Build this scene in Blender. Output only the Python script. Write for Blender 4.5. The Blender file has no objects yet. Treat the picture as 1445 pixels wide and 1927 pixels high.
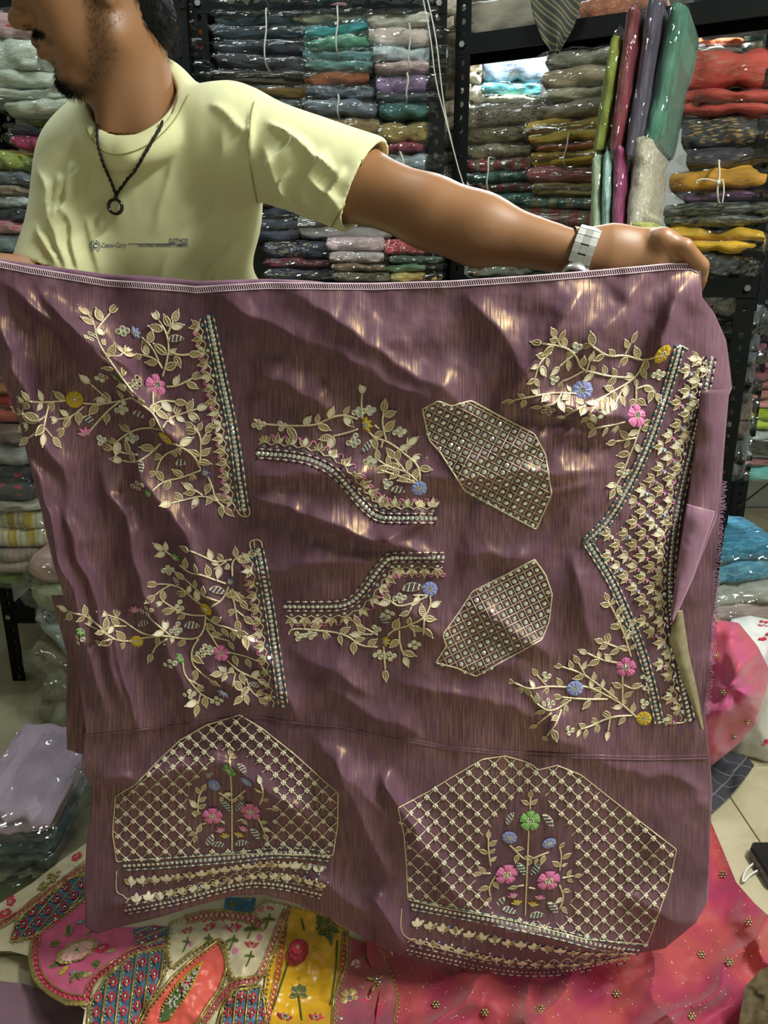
import bpy, math, random
import numpy as np
from mathutils import Vector, Matrix, noise
from mathutils.bvhtree import BVHTree

# ------------------------------------------------------------------ camera, world, lights, exposure
random.seed(7)
RNG = np.random.default_rng(7)
SC = bpy.context.scene
COL = SC.collection
FPX, CX, CY = 1447.0, 722.5, 963.5
PITCH = math.radians(17.0)
CAMZ = 1.25
cam = bpy.data.cameras.new('camera')
cam.sensor_fit = 'HORIZONTAL'
cam.sensor_width = 36.0
cam.lens = 36.0 * FPX / 1445.0
cam.clip_start = 0.02
camo = bpy.data.objects.new('camera', cam)
camo.location = (0, 0, CAMZ)
camo.rotation_euler = (math.pi / 2 - PITCH, 0, 0)
COL.objects.link(camo)
SC.camera = camo

world = bpy.data.worlds.new('world')
SC.world = world
world.use_nodes = True
world.node_tree.nodes['Background'].inputs[0].default_value = (0.75, 0.85, 0.9, 1)
world.node_tree.nodes['Background'].inputs[1].default_value = 0.05

SC.view_settings.view_transform = 'Standard'
SC.view_settings.look = 'None'
SC.view_settings.exposure = 0.0
SC.view_settings.gamma = 1.0
SC.view_settings.use_curve_mapping = False
SC.cycles.transparent_max_bounces = 14
SC.cycles.max_bounces = 5
SC.cycles.sample_clamp_indirect = 4.0
SC.cycles.caustics_reflective = False
SC.cycles.caustics_refractive = False


def area_light(name, loc, target, size, energy, color):
    l = bpy.data.lights.new(name, 'AREA')
    l.shape = 'RECTANGLE'
    l.size, l.size_y = size
    l.energy = energy
    l.color = color
    o = bpy.data.objects.new(name, l)
    o.location = loc
    d = Vector(target) - Vector(loc)
    o.rotation_euler = d.to_track_quat('-Z', 'Y').to_euler()
    COL.objects.link(o)
    return o


LIGHTS = [
    # ceiling battens: over the counter to the right of the camera, and over the aisle behind the rack
    ((1.15, 0.5, 2.52), (1.15, 0.5, 0.0), (0.18, 0.9), 74.0, (0.97, 1.0, 0.92)),
    ((-0.55, 1.55, 2.55), (-0.55, 1.55, 0.0), (0.9, 0.14), 9.0, (0.85, 0.97, 1.0)),  # fill added above the man to brighten the packs behind him
    ((0.75, 2.95, 2.5), (0.75, 2.95, 0.0), (0.9, 0.14), 42.0, (0.9, 0.97, 1.0)),
]
for i, (loc, tgt, sz, en, colr) in enumerate(LIGHTS):
    area_light('batten_light', loc, tgt, sz, en, colr)


# ------------------------------------------------------------------ geometry helpers
SP, CP = math.sin(PITCH), math.cos(PITCH)


def ray(px, py):
    cx = (np.asarray(px, float) - CX) / FPX
    cy = (CY - np.asarray(py, float)) / FPX
    return cx, CP + SP * cy, -SP + CP * cy


def atY(px, py, Y):
    """world point seen at a photograph pixel, at distance Y from the camera"""
    x, y, z = ray(px, py)
    t = np.asarray(Y, float) / y
    return np.stack(np.broadcast_arrays(x * t, y * t, CAMZ + z * t), -1)


def atZ(px, py, Z):
    x, y, z = ray(px, py)
    t = (np.asarray(Z, float) - CAMZ) / z
    return np.stack(np.broadcast_arrays(x * t, y * t, CAMZ + z * t), -1)


def V(px, py, Y):
    return Vector(atY(px, py, Y))


def project(p):
    p = np.asarray(p, float)
    x, y, z = p[..., 0], p[..., 1], p[..., 2] - CAMZ
    d = CP * y - SP * z
    u = SP * y + CP * z
    return CX + FPX * x / d, CY - FPX * u / d


def pxpm(px, py, Y):
    x, y, z = ray(px, py)
    return FPX / (Y / y)


class MB:
    """collects geometry for ONE mesh object"""

    def __init__(self):
        self.v, self.f, self.m = [], [], []
        self.n = 0

    def add(self, verts, faces, mat=0):
        verts = np.asarray(verts, float).reshape(-1, 3)
        self.v.append(verts)
        self.f.extend([tuple(i + self.n for i in f) for f in faces])
        self.m.extend([mat] * len(faces))
        self.n += len(verts)

    def box(self, c, s, mat=0, R=None):
        q = np.array([[x, y, z] for x in (-.5, .5) for y in (-.5, .5) for z in (-.5, .5)]) * np.asarray(s)
        if R is not None:
            q = q @ np.asarray(R).T
        self.add(q + np.asarray(c), [(0, 1, 3, 2), (4, 6, 7, 5), (0, 4, 5, 1), (2, 3, 7, 6), (0, 2, 6, 4), (1, 5, 7, 3)], mat)

    def tube(self, pts, r, seg=6, mat=0, closed=False, caps=True, twist=0.0):
        P = np.asarray(pts, float)
        n = len(P)
        if n < 2:
            return
        r = np.broadcast_to(np.asarray(r, float), (n,))
        if closed:
            T = np.roll(P, -1, 0) - np.roll(P, 1, 0)
        else:
            T = np.gradient(P, axis=0)
        T /= np.linalg.norm(T, axis=1)[:, None] + 1e-12
        ref = np.array([0, 0, 1.0]) if abs(T[0][2]) < .9 else np.array([1.0, 0, 0])
        N = np.cross(T[0], ref)
        N /= np.linalg.norm(N)
        rings = []
        a = np.arange(seg) * 2 * math.pi / seg
        for i in range(n):
            N = N - T[i] * np.dot(N, T[i])
            N /= np.linalg.norm(N) + 1e-12
            B = np.cross(T[i], N)
            aa = a + twist * i
            rings.append(P[i] + r[i] * (np.cos(aa)[:, None] * N + np.sin(aa)[:, None] * B))
        faces = []
        m = n if closed else n - 1
        for i in range(m):
            j = (i + 1) % n
            for k in range(seg):
                l = (k + 1) % seg
                faces.append((i * seg + k, i * seg + l, j * seg + l, j * seg + k))
        if caps and not closed:
            faces.append(tuple(range(seg))[::-1])
            faces.append(tuple((n - 1) * seg + k for k in range(seg)))
        self.add(np.concatenate(rings), faces, mat)

    def ball(self, c, r, mat=0, nu=8, nv=5, R=None):
        r = np.broadcast_to(np.asarray(r, float), (3,))
        vs = [[0, 0, 1]]
        for j in range(1, nv):
            t = math.pi * j / nv
            for i in range(nu):
                p = 2 * math.pi * i / nu
                vs.append([math.sin(t) * math.cos(p), math.sin(t) * math.sin(p), math.cos(t)])
        vs.append([0, 0, -1])
        fs = []
        for i in range(nu):
            k = (i + 1) % nu
            fs.append((0, 1 + i, 1 + k))
            for j in range(nv - 2):
                fs.append((1 + j * nu + i, 1 + (j + 1) * nu + i, 1 + (j + 1) * nu + k, 1 + j * nu + k))
            fs.append((1 + (nv - 2) * nu + i, len(vs) - 1, 1 + (nv - 2) * nu + k))
        q = np.array(vs) * r
        if R is not None:
            q = q @ np.asarray(R).T
        self.add(q + np.asarray(c), fs, mat)

    def grid(self, P, mat=0, closed_u=False):
        """P: (nv, nu, 3)"""
        nv, nu = P.shape[:2]
        fs = []
        for j in range(nv - 1):
            for i in range(nu if closed_u else nu - 1):
                k = (i + 1) % nu
                fs.append((j * nu + i, (j + 1) * nu + i, (j + 1) * nu + k, j * nu + k))
        self.add(P.reshape(-1, 3), fs, mat)

    def mesh(self, name, mats, smooth=True):
        me = bpy.data.meshes.new(name)
        v = np.concatenate(self.v) if self.v else np.zeros((0, 3))
        me.from_pydata(v.tolist(), [], self.f)
        for m in mats:
            me.materials.append(m)
        if len(self.m):
            me.polygons.foreach_set('material_index', np.array(self.m, dtype=np.int32))
            if smooth:
                me.polygons.foreach_set('use_smooth', np.ones(len(self.m), dtype=bool))
        me.update()
        return me

    def build(self, name, mats, parent=None, smooth=True, loc=None):
        if not isinstance(mats, (list, tuple)):
            mats = [mats]
        return link(name, self.mesh(name, mats, smooth), parent, loc)


def link(name, data, parent=None, loc=None, mat4=None):
    o = bpy.data.objects.new(name, data)
    COL.objects.link(o)
    if parent is not None:
        o.parent = parent
    if mat4 is not None:
        o.matrix_local = mat4
    elif loc is not None:
        o.location = loc
    return o


def tag(o, label=None, cat=None, group=None, kind=None):
    if label:
        o['label'] = label
    if cat:
        o['category'] = cat
    if group:
        o['group'] = group
    if kind:
        o['kind'] = kind
    return o


def thing(name, label, cat, loc=(0, 0, 0), group=None, rotz=0.0):
    o = bpy.data.objects.new(name, None)
    o.empty_display_size = 0.05
    COL.objects.link(o)
    o.location = loc
    o.rotation_euler = (0, 0, rotz)
    return tag(o, label, cat, group)


def inpoly(px, py, poly):
    px, py = np.asarray(px, float), np.asarray(py, float)
    res = np.zeros(px.shape, bool)
    n = len(poly)
    for i in range(n):
        x0, y0 = poly[i]
        x1, y1 = poly[(i + 1) % n]
        c = ((y0 > py) != (y1 > py)) & (px < (x1 - x0) * (py - y0) / ((y1 - y0) or 1e-9) + x0)
        res ^= c
    return res


def resample(pts, step, closed=False):
    P = np.asarray(pts, float)
    if closed:
        P = np.vstack([P, P[:1]])
    L = np.concatenate([[0], np.cumsum(np.linalg.norm(np.diff(P, axis=0), axis=1))])
    n = max(2, int(round(L[-1] / step)) + 1)
    s = np.linspace(0, L[-1], n)
    out = np.stack([np.interp(s, L, P[:, k]) for k in range(P.shape[1])], 1)
    return out[:-1] if closed else out


def smoothline(pts, step, it=2):
    """corner-cutting, then even resampling"""
    P = np.asarray(pts, float)
    for _ in range(it):
        if len(P) < 3:
            break
        Q = [P[0]]
        for a, b in zip(P[:-1], P[1:]):
            Q += [a * .75 + b * .25, a * .25 + b * .75]
        Q.append(P[-1])
        P = np.array(Q)
    return resample(P, step)


def vnoise(x, y, seed=0, oct=3):
    """smooth 2-D value noise, vectorised, about -1..1"""
    x, y = np.asarray(x, float), np.asarray(y, float)
    tot = np.zeros(np.broadcast(x, y).shape)
    amp, nrm = 1.0, 0.0
    for o in range(oct):
        xi, yi = np.floor(x).astype(np.int64), np.floor(y).astype(np.int64)
        fx, fy = x - xi, y - yi
        fx = fx * fx * fx * (fx * (fx * 6 - 15) + 10)
        fy = fy * fy * fy * (fy * (fy * 6 - 15) + 10)

        def h(a, b):
            n = (a * 374761393 + b * 668265263 + (seed + o * 17) * 974634777) & 0x7fffffff
            n = ((n ^ (n >> 13)) * 1274126177) & 0x7fffffff
            return ((n ^ (n >> 16)) & 0xffff) / 32767.5 - 1.0
        tot += amp * ((h(xi, yi) * (1 - fx) + h(xi + 1, yi) * fx) * (1 - fy) + (h(xi, yi + 1) * (1 - fx) + h(xi + 1, yi + 1) * fx) * fy)
        nrm += amp
        amp *= .5
        x, y = x * 2.03 + 11.3, y * 2.03 + 5.7
    return tot / nrm


# ------------------------------------------------------------------ materials
MATS = {}


def srgb(r, g=None, b=None):
    if g is None:
        r, g, b = r
    return tuple(((c / 255.0) / 12.92 if c / 255.0 <= 0.04045 else ((c / 255.0 + 0.055) / 1.055) ** 2.4) for c in (r, g, b))


class NT:
    def __init__(self, name):
        self.m = bpy.data.materials.new(name)
        self.m.use_nodes = True
        self.t = self.m.node_tree
        self.b = self.t.nodes['Principled BSDF']
        self.out = self.t.nodes['Material Output']

    def n(self, typ, **kw):
        o = self.t.nodes.new(typ)
        for k, v in kw.items():
            if k in o.inputs.keys():
                o.inputs[k].default_value = v
            else:
                setattr(o, k, v)
        return o

    def l(self, a, b):
        self.t.links.new(a, b)

    def coords(self, scale=(1, 1, 1), rot=(0, 0, 0), out='Object'):
        tc = self.n('ShaderNodeTexCoord')
        mp = self.n('ShaderNodeMapping')
        mp.inputs['Scale'].default_value = scale
        mp.inputs['Rotation'].default_value = rot
        self.l(tc.outputs[out], mp.inputs[0])
        return mp.outputs[0]

    def noise(self, vec, scale, detail=3.0, rough=.55, dist=0.0):
        k = self.n('ShaderNodeTexNoise')
        k.inputs['Scale'].default_value = scale
        k.inputs['Detail'].default_value = detail
        k.inputs['Roughness'].default_value = rough
        k.inputs['Distortion'].default_value = dist
        if vec is not None:
            self.l(vec, k.inputs['Vector'])
        return k.outputs['Fac']

    def ramp(self, fac, stops, interp='LINEAR'):
        r = self.n('ShaderNodeValToRGB')
        r.color_ramp.interpolation = interp
        e = r.color_ramp.elements
        while len(e) < len(stops):
            e.new(0.5)
        for k, (p, c) in zip(e, stops):
            k.position = p
            k.color = tuple(c) + (1,) if len(c) == 3 else c
        self.l(fac, r.inputs[0])
        return r.outputs[0]

    def mix(self, fac, a, b):
        x = self.n('ShaderNodeMix', data_type='RGBA')
        for s, val in ((0, fac), (6, a), (7, b)):
            if hasattr(val, 'links'):
                self.l(val, x.inputs[s])
            elif s == 0:
                x.inputs[0].default_value = val
            else:
                x.inputs[s].default_value = tuple(val) + (1,) if len(val) == 3 else val
        return x.outputs[2]

    def math(self, op, a, b=0.0):
        x = self.n('ShaderNodeMath', operation=op)
        for i, val in enumerate((a, b)):
            if hasattr(val, 'links'):
                self.l(val, x.inputs[i])
            else:
                x.inputs[i].default_value = val
        return x.outputs[0]

    def base(self, c):
        if hasattr(c, 'links'):
            self.l(c, self.b.inputs['Base Color'])
        else:
            self.b.inputs['Base Color'].default_value = tuple(c) + (1,)

    def set(self, **kw):
        for k, v in kw.items():
            self.b.inputs[k.replace('_', ' ')].default_value = v
        return self

    def bump(self, h, strength=.3, dist=.002, normal_to=None):
        k = self.n('ShaderNodeBump')
        k.inputs['Strength'].default_value = strength
        k.inputs['Distance'].default_value = dist
        self.l(h, k.inputs['Height'])
        if normal_to is None:
            self.l(k.outputs[0], self.b.inputs['Normal'])
        else:
            self.l(k.outputs[0], normal_to)
        return k.outputs[0]


def plain(name, c, rough=.6, metal=0.0, var=.12, scale=40.0, bump=0.0, spec=.5, sheen=0.0):
    """colour with a little grain"""
    if name in MATS:
        return MATS[name]
    k = NT(name)
    vec = k.coords()
    f = k.noise(vec, scale, 3)
    c = np.array(c)
    k.base(k.ramp(f, [(.3, tuple(c * (1 - var))), (.7, tuple(np.minimum(c * (1 + var), 1)))]))
    k.set(Roughness=rough, Metallic=metal)
    k.b.inputs['Specular IOR Level'].default_value = spec
    if sheen:
        k.b.inputs['Sheen Weight'].default_value = sheen
    if bump:
        k.bump(f, bump, .001)
    MATS[name] = k.m
    return k.m

# ------------------------------------------------------------------ room shell
M_wall = plain('painted_wall', srgb(176, 178, 170), .85, var=.05, scale=6)
M_ceil = plain('ceiling_paint', srgb(215, 215, 208), .9, var=.03, scale=5)
M_grout = plain('tile_grout', srgb(92, 86, 72), .9, var=.1)


def tile_material():
    k = NT('cream_vitrified_tile')
    vec = k.coords(out='Generated')
    tc = k.n('ShaderNodeObjectInfo')
    g = k.coords()
    add = k.n('ShaderNodeVectorMath', operation='ADD')
    k.l(g, add.inputs[0])
    k.l(tc.outputs['Location'], add.inputs[1])
    f = k.noise(add.outputs[0], 5, 6, .6, .6)
    f2 = k.noise(add.outputs[0], 46, 3, .5)
    c = k.ramp(f, [(.3, srgb(168, 155, 122)), (.52, srgb(196, 186, 155)), (.72, srgb(206, 198, 172))])
    c = k.mix(k.math('MULTIPLY', f2, .18), c, srgb(110, 98, 76))
    k.base(c)
    k.set(Roughness=.32)
    return k.m


M_tile = tile_material()
RX0, RX1, RY0, RY1, RZ = -2.0, 2.6, -1.2, 4.2, 2.62


def slab(name, c, s, m, kind='structure'):
    b = MB()
    b.box((0, 0, 0), s)
    o = b.build(name, m, smooth=False, loc=c)
    o['kind'] = kind
    return o


floor = slab('floor', ((RX0 + RX1) / 2, (RY0 + RY1) / 2, -.03), (RX1 - RX0, RY1 - RY0, .05), M_grout)
tb = MB()
T = .6
q = T / 2 - .0015
for (z, e) in ((-.006, q), (0, q), (.0048, q), (.006, q - .0018)):
    tb.add([(-e, -e, z), (e, -e, z), (e, e, z), (-e, e, z)], [])
tb.f = [(i * 4 + k, i * 4 + (k + 1) % 4, (i + 1) * 4 + (k + 1) % 4, (i + 1) * 4 + k) for i in range(3) for k in range(4)] + [(12, 13, 14, 15)]
tb.m = [0] * len(tb.f)
tile_me = tb.mesh('floor_tile', [M_tile], smooth=False)
ix = 0
x = -1.83
while x < RX1 - .2:
    y = -.93
    while y < RY1 - .1:
        link('floor_tile', tile_me, floor, loc=(x - floor.location.x, y - floor.location.y, .0245))
        y += T
    x += T

slab('ceiling', ((RX0 + RX1) / 2, (RY0 + RY1) / 2, RZ + .03), (RX1 - RX0, RY1 - RY0, .06), M_ceil)
slab('wall_left', (RX0 - .04, (RY0 + RY1) / 2, RZ / 2), (.08, RY1 - RY0, RZ), M_wall)
slab('wall_right', (RX1 + .04, (RY0 + RY1) / 2, RZ / 2), (.08, RY1 - RY0, RZ), M_wall)
slab('wall_back', ((RX0 + RX1) / 2, RY1 + .04, RZ / 2), (RX1 - RX0, .08, RZ), M_wall)
slab('wall_front', ((RX0 + RX1) / 2, RY0 - .04, RZ / 2), (RX1 - RX0, .08, RZ), M_wall)
slab('wall_light_stop', ((RX0 + .12) / 2, 2.86, RZ / 2), (.12 - RX0, .06, RZ), M_wall)  # added wall that keeps the aisle light from leaking through the back racks

# ceiling battens that carry the light
M_diff = NT('batten_diffuser')
M_diff.base((.9, .95, .95))
M_diff.b.inputs['Emission Color'].default_value = (.93, 1, .97, 1)
M_diff.b.inputs['Emission Strength'].default_value = 6.0
M_diff = M_diff.m
M_white = plain('white_plastic', srgb(225, 225, 222), .4, var=.02)
names = ['white LED ceiling batten above the display cloth', 'white LED ceiling batten added as fill above the man', 'white LED ceiling batten over the aisle behind the slotted rack']
for i, (loc, tgt, sz, en, colr) in enumerate(LIGHTS):
    t = thing('ceiling_batten', names[i], 'ceiling light', (loc[0], loc[1], RZ), 'ceiling battens')
    b = MB()
    b.box((0, 0, -.02), (sz[0] + .02, sz[1] + .02, .04))
    b.build('housing', M_white, t, smooth=False)
    b = MB()
    b.box((0, 0, -.052), (sz[0], sz[1], .02))
    b.build('diffuser', M_diff, t, smooth=False)

# ------------------------------------------------------------------ slotted-angle racks
M_rack = plain('dark_green_rack_paint', srgb(9, 13, 12), .6, var=.15, scale=25, bump=.05, spec=.15)
M_board = plain('dark_shelf_board', srgb(22, 24, 25), .6, var=.2, scale=12, spec=.2)
M_bolt = plain('zinc_bolt', srgb(150, 152, 150), .35, metal=.9)


def flange(b, o, up, w, width, length, pitch=.032, hole=.0062, th=.002):
    """perforated strip with real round holes"""
    o, up, w = (np.asarray(q, float) for q in (o, up, w))
    nrm = np.cross(w, up)
    nrm /= np.linalg.norm(nrm)
    n = max(1, int(length / pitch))
    p = length / n
    ang = np.arange(8) * math.pi / 4 + math.pi / 8
    outer = [(.5, .2), (.2, .5), (-.2, .5), (-.5, .2), (-.5, -.2), (-.2, -.5), (.2, -.5), (.5, -.2)]
    corner = [(.5, .5), (-.5, .5), (-.5, -.5), (.5, -.5)]
    for i in range(n):
        c = o + up * (p * (i + .5)) + w * (width * .5)
        vs = []
        for side in (0, 1):
            d = nrm * th * side
            vs += [c + w * width * a + up * p * e + d for a, e in outer]
            vs += [c + w * hole * math.cos(a) + up * hole * 1.25 * math.sin(a) + d for a in ang]
            vs += [c + w * width * a + up * p * e + d for a, e in corner]
        fs = []
        for k in range(8):
            l = (k + 1) % 8
            fs.append((k, l, 8 + l, 8 + k))
            fs.append((20 + l, 20 + k, 28 + k, 28 + l))
            fs.append((8 + k, 8 + l, 28 + l, 28 + k))
        for a, bb, cc in ((0, 1, 16), (2, 3, 17), (4, 5, 18), (6, 7, 19)):
            fs.append((a, cc, bb))
            fs.append((20 + a, 20 + bb, 20 + cc))
        b.add(vs, fs)
    # side edges
    for s in (0, 1):
        a = o + w * width * s
        vs = [a, a + up * length, a + up * length + nrm * th, a + nrm * th]
        b.add(vs, [(0, 1, 2, 3)])


def post(parent, p, dirx, diry, h):
    b = MB()
    flange(b, p, (0, 0, 1), dirx, .042, h)
    flange(b, p, (0, 0, 1), diry, .042, h)
    return b.build('post', M_rack, parent, smooth=False)


def rack(name, label, A, B, depth, height, shelves, group=None, narrow=None, skew=0.0):
    """front edge from A to B (x,y); runs back by depth"""
    A, B = np.array(A, float), np.array(B, float)
    d = (B - A) / np.linalg.norm(B - A)
    n = np.array([-d[1], d[0]])
    t = thing(name, label, 'rack', (0, 0, 0), group)
    d3, n3 = np.array([d[0], d[1], 0]), np.array([n[0], n[1], 0])
    for (e, sx, sy) in ((A, 1, 1), (B, -1, 1), (A + n * depth - d * skew, 1, -1), (B + n * depth, -1, -1)):
        post(t, np.array([e[0], e[1], 0.0]), d3 * sx, n3 * sy, height)
    R = np.array([[d[0], n[0], 0], [d[1], n[1], 0], [0, 0, 1]])
    w = np.linalg.norm(B - A)
    full = depth
    for z in shelves:
        depth = .11 if z == narrow else full
        c = (A + B) / 2 + n * depth / 2
        b = MB()
        b.box((c[0], c[1], z), (w - .012, depth - .012, .012), 0, R)
        sh = b.build('shelf', M_board, t, smooth=False)
        for s in (0, 1):
            e = (A + B) / 2 + n * (depth * s)
            b = MB()
            b.box((e[0], e[1], z - .012), (w, .006, .046), 0, R)
            b.build('shelf_lip', M_rack, sh, smooth=False)
        for e in (A, B):
            q = e + d * (.02 if e is A else -.02) - n * .004
            b = MB()
            b.tube([(q[0], q[1], z - .012), (q[0] - n[0] * .006, q[1] - n[1] * .006, z - .012)], .008, 6)
            b.build('bolt', M_bolt, sh, smooth=False)
    return t


PL = atY(850, 400, 2.30)
PR = atY(1443, 400, 1.95)
RACK_A, RACK_B = (PL[0], 2.30), (PR[0], 1.95)
rack('slotted_rack', 'dark green slotted angle rack behind the outstretched arm', RACK_A, RACK_B, .42, 2.45, (.12, .70, 1.236, 1.845), narrow=1.845, skew=.17)
rr = bpy.data.objects['slotted_rack']
b = MB()
p0, p1 = atY(1388, 952, 1.97), atY(1475, 885, 2.3)
dd = (p1 - p0) / np.linalg.norm(p1 - p0)
flange(b, p0, dd, np.cross(dd, (.8, .6, 0)), .03, np.linalg.norm(p1 - p0))
b.build('diagonal_brace', M_rack, rr, smooth=False)

Z0 = (.24, .70, 1.21, 1.93)
rack('slotted_rack', 'dark slotted rack of white and dark bundles at the far wall behind his right arm', (-1.2, 2.22), (-.5, 2.22), .45, 2.45, Z0, 'back racks')
rack('slotted_rack', 'dark slotted rack of stacked garment packs behind his head and sleeve', (-.495, 2.26), (.16, 2.26), .45, 2.45, Z0, 'back racks')
rack('slotted_rack', 'brightly lit far rack of cream packs seen through the slotted rack', (.20, 3.25), (1.5, 3.1), .42, 2.45, (.15, .7, 1.25, 1.88))
rack('slotted_rack', 'rack of bright bundles beyond the perforated post', (1.16, 2.46), (1.9, 2.3), .42, 2.45, (.73, 1.30, 1.9))

# ------------------------------------------------------------------ garment packs
def fabric(col, pat='plain', col2=(230, 225, 210), key=None):
    name = 'garment_%s_%d_%d_%d_%d_%d_%d' % ((pat,) + tuple(col) + tuple(col2))
    if name in MATS:
        return MATS[name]
    k = NT(name)
    a, c2 = np.array(srgb(col)), np.array(srgb(col2))
    oi = k.n('ShaderNodeObjectInfo')
    vec = k.coords(out='Object')
    if pat != 'plain' or True:
        sc = k.n('ShaderNodeVectorMath', operation='SCALE')
        k.l(oi.outputs['Random'], sc.inputs['Scale'])
        sc.inputs[0].default_value = (7, 5, 3)
        ad = k.n('ShaderNodeVectorMath', operation='ADD')
        k.l(vec, ad.inputs[0])
        k.l(sc.outputs[0], ad.inputs[1])
        vec2 = ad.outputs[0]
    f = k.noise(vec2, 3.0, 4)
    base = k.ramp(f, [(.3, tuple(a * .78)), (.7, tuple(np.minimum(a * 1.15, 1)))])
    if pat == 'stripe':
        w = k.n('ShaderNodeTexWave', wave_type='BANDS', bands_direction='X')
        w.inputs['Scale'].default_value = 1.6
        w.inputs['Distortion'].default_value = .6
        w.inputs['Detail'].default_value = 2
        k.l(vec2, w.inputs[0])
        w2 = k.n('ShaderNodeTexWave', wave_type='BANDS', bands_direction='X')
        w2.inputs['Scale'].default_value = 5.2
        k.l(vec2, w2.inputs[0])
        base = k.mix(k.math('GREATER_THAN', w.outputs['Fac'], .62), base, tuple(c2))
        base = k.mix(k.math('MULTIPLY', k.math('GREATER_THAN', w2.outputs['Fac'], .8), .5), base, tuple(c2 * .55))
    elif pat == 'speckle':
        v = k.n('ShaderNodeTexVoronoi')
        v.inputs['Scale'].default_value = 17
        k.l(vec2, v.inputs[0])
        n2 = k.noise(vec2, 26, 3)
        s = k.math('ADD', v.outputs['Distance'], k.math('MULTIPLY', n2, .5))
        base = k.mix(k.ramp(s, [(.52, (1, 1, 1)), (.62, (0, 0, 0))]), base, tuple(c2))
    elif pat == 'floral':
        v = k.n('ShaderNodeTexVoronoi')
        v.inputs['Scale'].default_value = 5
        k.l(vec2, v.inputs[0])
        n2 = k.noise(vec2, 15, 3)
        s = k.math('ADD', v.outputs['Distance'], k.math('MULTIPLY', n2, .55))
        m = k.ramp(s, [(.46, (1, 1, 1)), (.52, (0, 0, 0))])
        base = k.mix(m, base, tuple(c2))
        m3 = k.ramp(n2, [(.60, (0, 0, 0)), (.64, (1, 1, 1))])
        base = k.mix(k.math('MULTIPLY', m3, .35), base, srgb(70, 96, 84))
    elif pat == 'spot':
        v = k.n('ShaderNodeTexVoronoi')
        v.inputs['Scale'].default_value = 4.2
        v.inputs['Randomness'].default_value = .4
        k.l(vec2, v.inputs[0])
        n2 = k.noise(vec2, 9, 2)
        s = k.math('ADD', v.outputs['Distance'], k.math('MULTIPLY', n2, .35))
        base = k.mix(k.ramp(s, [(.40, (1, 1, 1)), (.44, (0, 0, 0))]), base, tuple(c2))
    elif pat == 'paisley':
        w = k.n('ShaderNodeTexWave', wave_type='RINGS')
        w.inputs['Scale'].default_value = 2.6
        w.inputs['Distortion'].default_value = 9
        w.inputs['Detail'].default_value = 2
        w.inputs['Detail Scale'].default_value = 2.5
        k.l(vec2, w.inputs[0])
        base = k.mix(k.ramp(w.outputs['Fac'], [(.62, (0, 0, 0)), (.78, (.7, .7, .7))]), base, tuple(c2))
    elif pat == 'zari':
        n1 = k.noise(vec2, 1.5, 2)
        v = k.n('ShaderNodeTexVoronoi', feature='SMOOTH_F1')
        v.inputs['Scale'].default_value = 13
        k.l(vec2, v.inputs[0])
        s = k.math('MULTIPLY', k.ramp(n1, [(.50, (0, 0, 0)), (.58, (1, 1, 1))]), k.ramp(v.outputs['Distance'], [(.3, (1, 1, 1)), (.4, (0, 0, 0))]))
        base = k.mix(s, base, tuple(c2))
    k.base(base)
    k.set(Roughness=.72)
    k.b.inputs['Sheen Weight'].default_value = .15
    k.bump(k.noise(vec2, 5, 3, .5), .35, .010)
    MATS[name] = k.m
    return k.m


def film_material(name='clear_plastic_film', amount=.075, tint=(.95, .98, 1.0), haze=.0):
    k = NT(name)
    t = k.t
    t.nodes.remove(k.b)
    tr = k.n('ShaderNodeBsdfTransparent')
    tr.inputs[0].default_value = (.97, .98, .98, 1)
    gl = k.n('ShaderNodeBsdfGlossy')
    gl.inputs['Roughness'].default_value = .07
    gl.inputs['Color'].default_value = tuple(tint) + (1,)
    df = k.n('ShaderNodeBsdfDiffuse')
    df.inputs[0].default_value = (.75, .8, .82, 1)
    lw = k.n('ShaderNodeLayerWeight')
    lw.inputs['Blend'].default_value = .35
    vec = k.coords(out='Object')
    nz_ = k.n('ShaderNodeTexNoise', noise_type='RIDGED_MULTIFRACTAL')
    nz_.inputs['Scale'].default_value = 3.2
    nz_.inputs['Detail'].default_value = 2.0
    nz_.inputs['Distortion'].default_value = .6
    k.l(vec, nz_.inputs['Vector'])
    f = nz_.outputs['Fac']
    bp = k.n('ShaderNodeBump')
    bp.inputs['Strength'].default_value = .8
    bp.inputs['Distance'].default_value = .04
    k.l(f, bp.inputs['Height'])
    for q in (gl, lw):
        k.l(bp.outputs[0], q.inputs['Normal'])
    fac = k.math('ADD', k.math('MULTIPLY', lw.outputs['Facing'], .11), amount)
    m1 = k.n('ShaderNodeMixShader')
    k.l(fac, m1.inputs[0])
    k.l(tr.outputs[0], m1.inputs[1])
    k.l(gl.outputs[0], m1.inputs[2])
    m2 = k.n('ShaderNodeMixShader')
    m2.inputs[0].default_value = haze
    k.l(m1.outputs[0], m2.inputs[1])
    k.l(df.outputs[0], m2.inputs[2])
    k.l(m2.outputs[0], k.out.inputs[0])
    MATS[name] = k.m
    return k.m


M_film = film_material()
M_string = plain('white_cotton_string', srgb(196, 196, 186), .8, var=.1)


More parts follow.
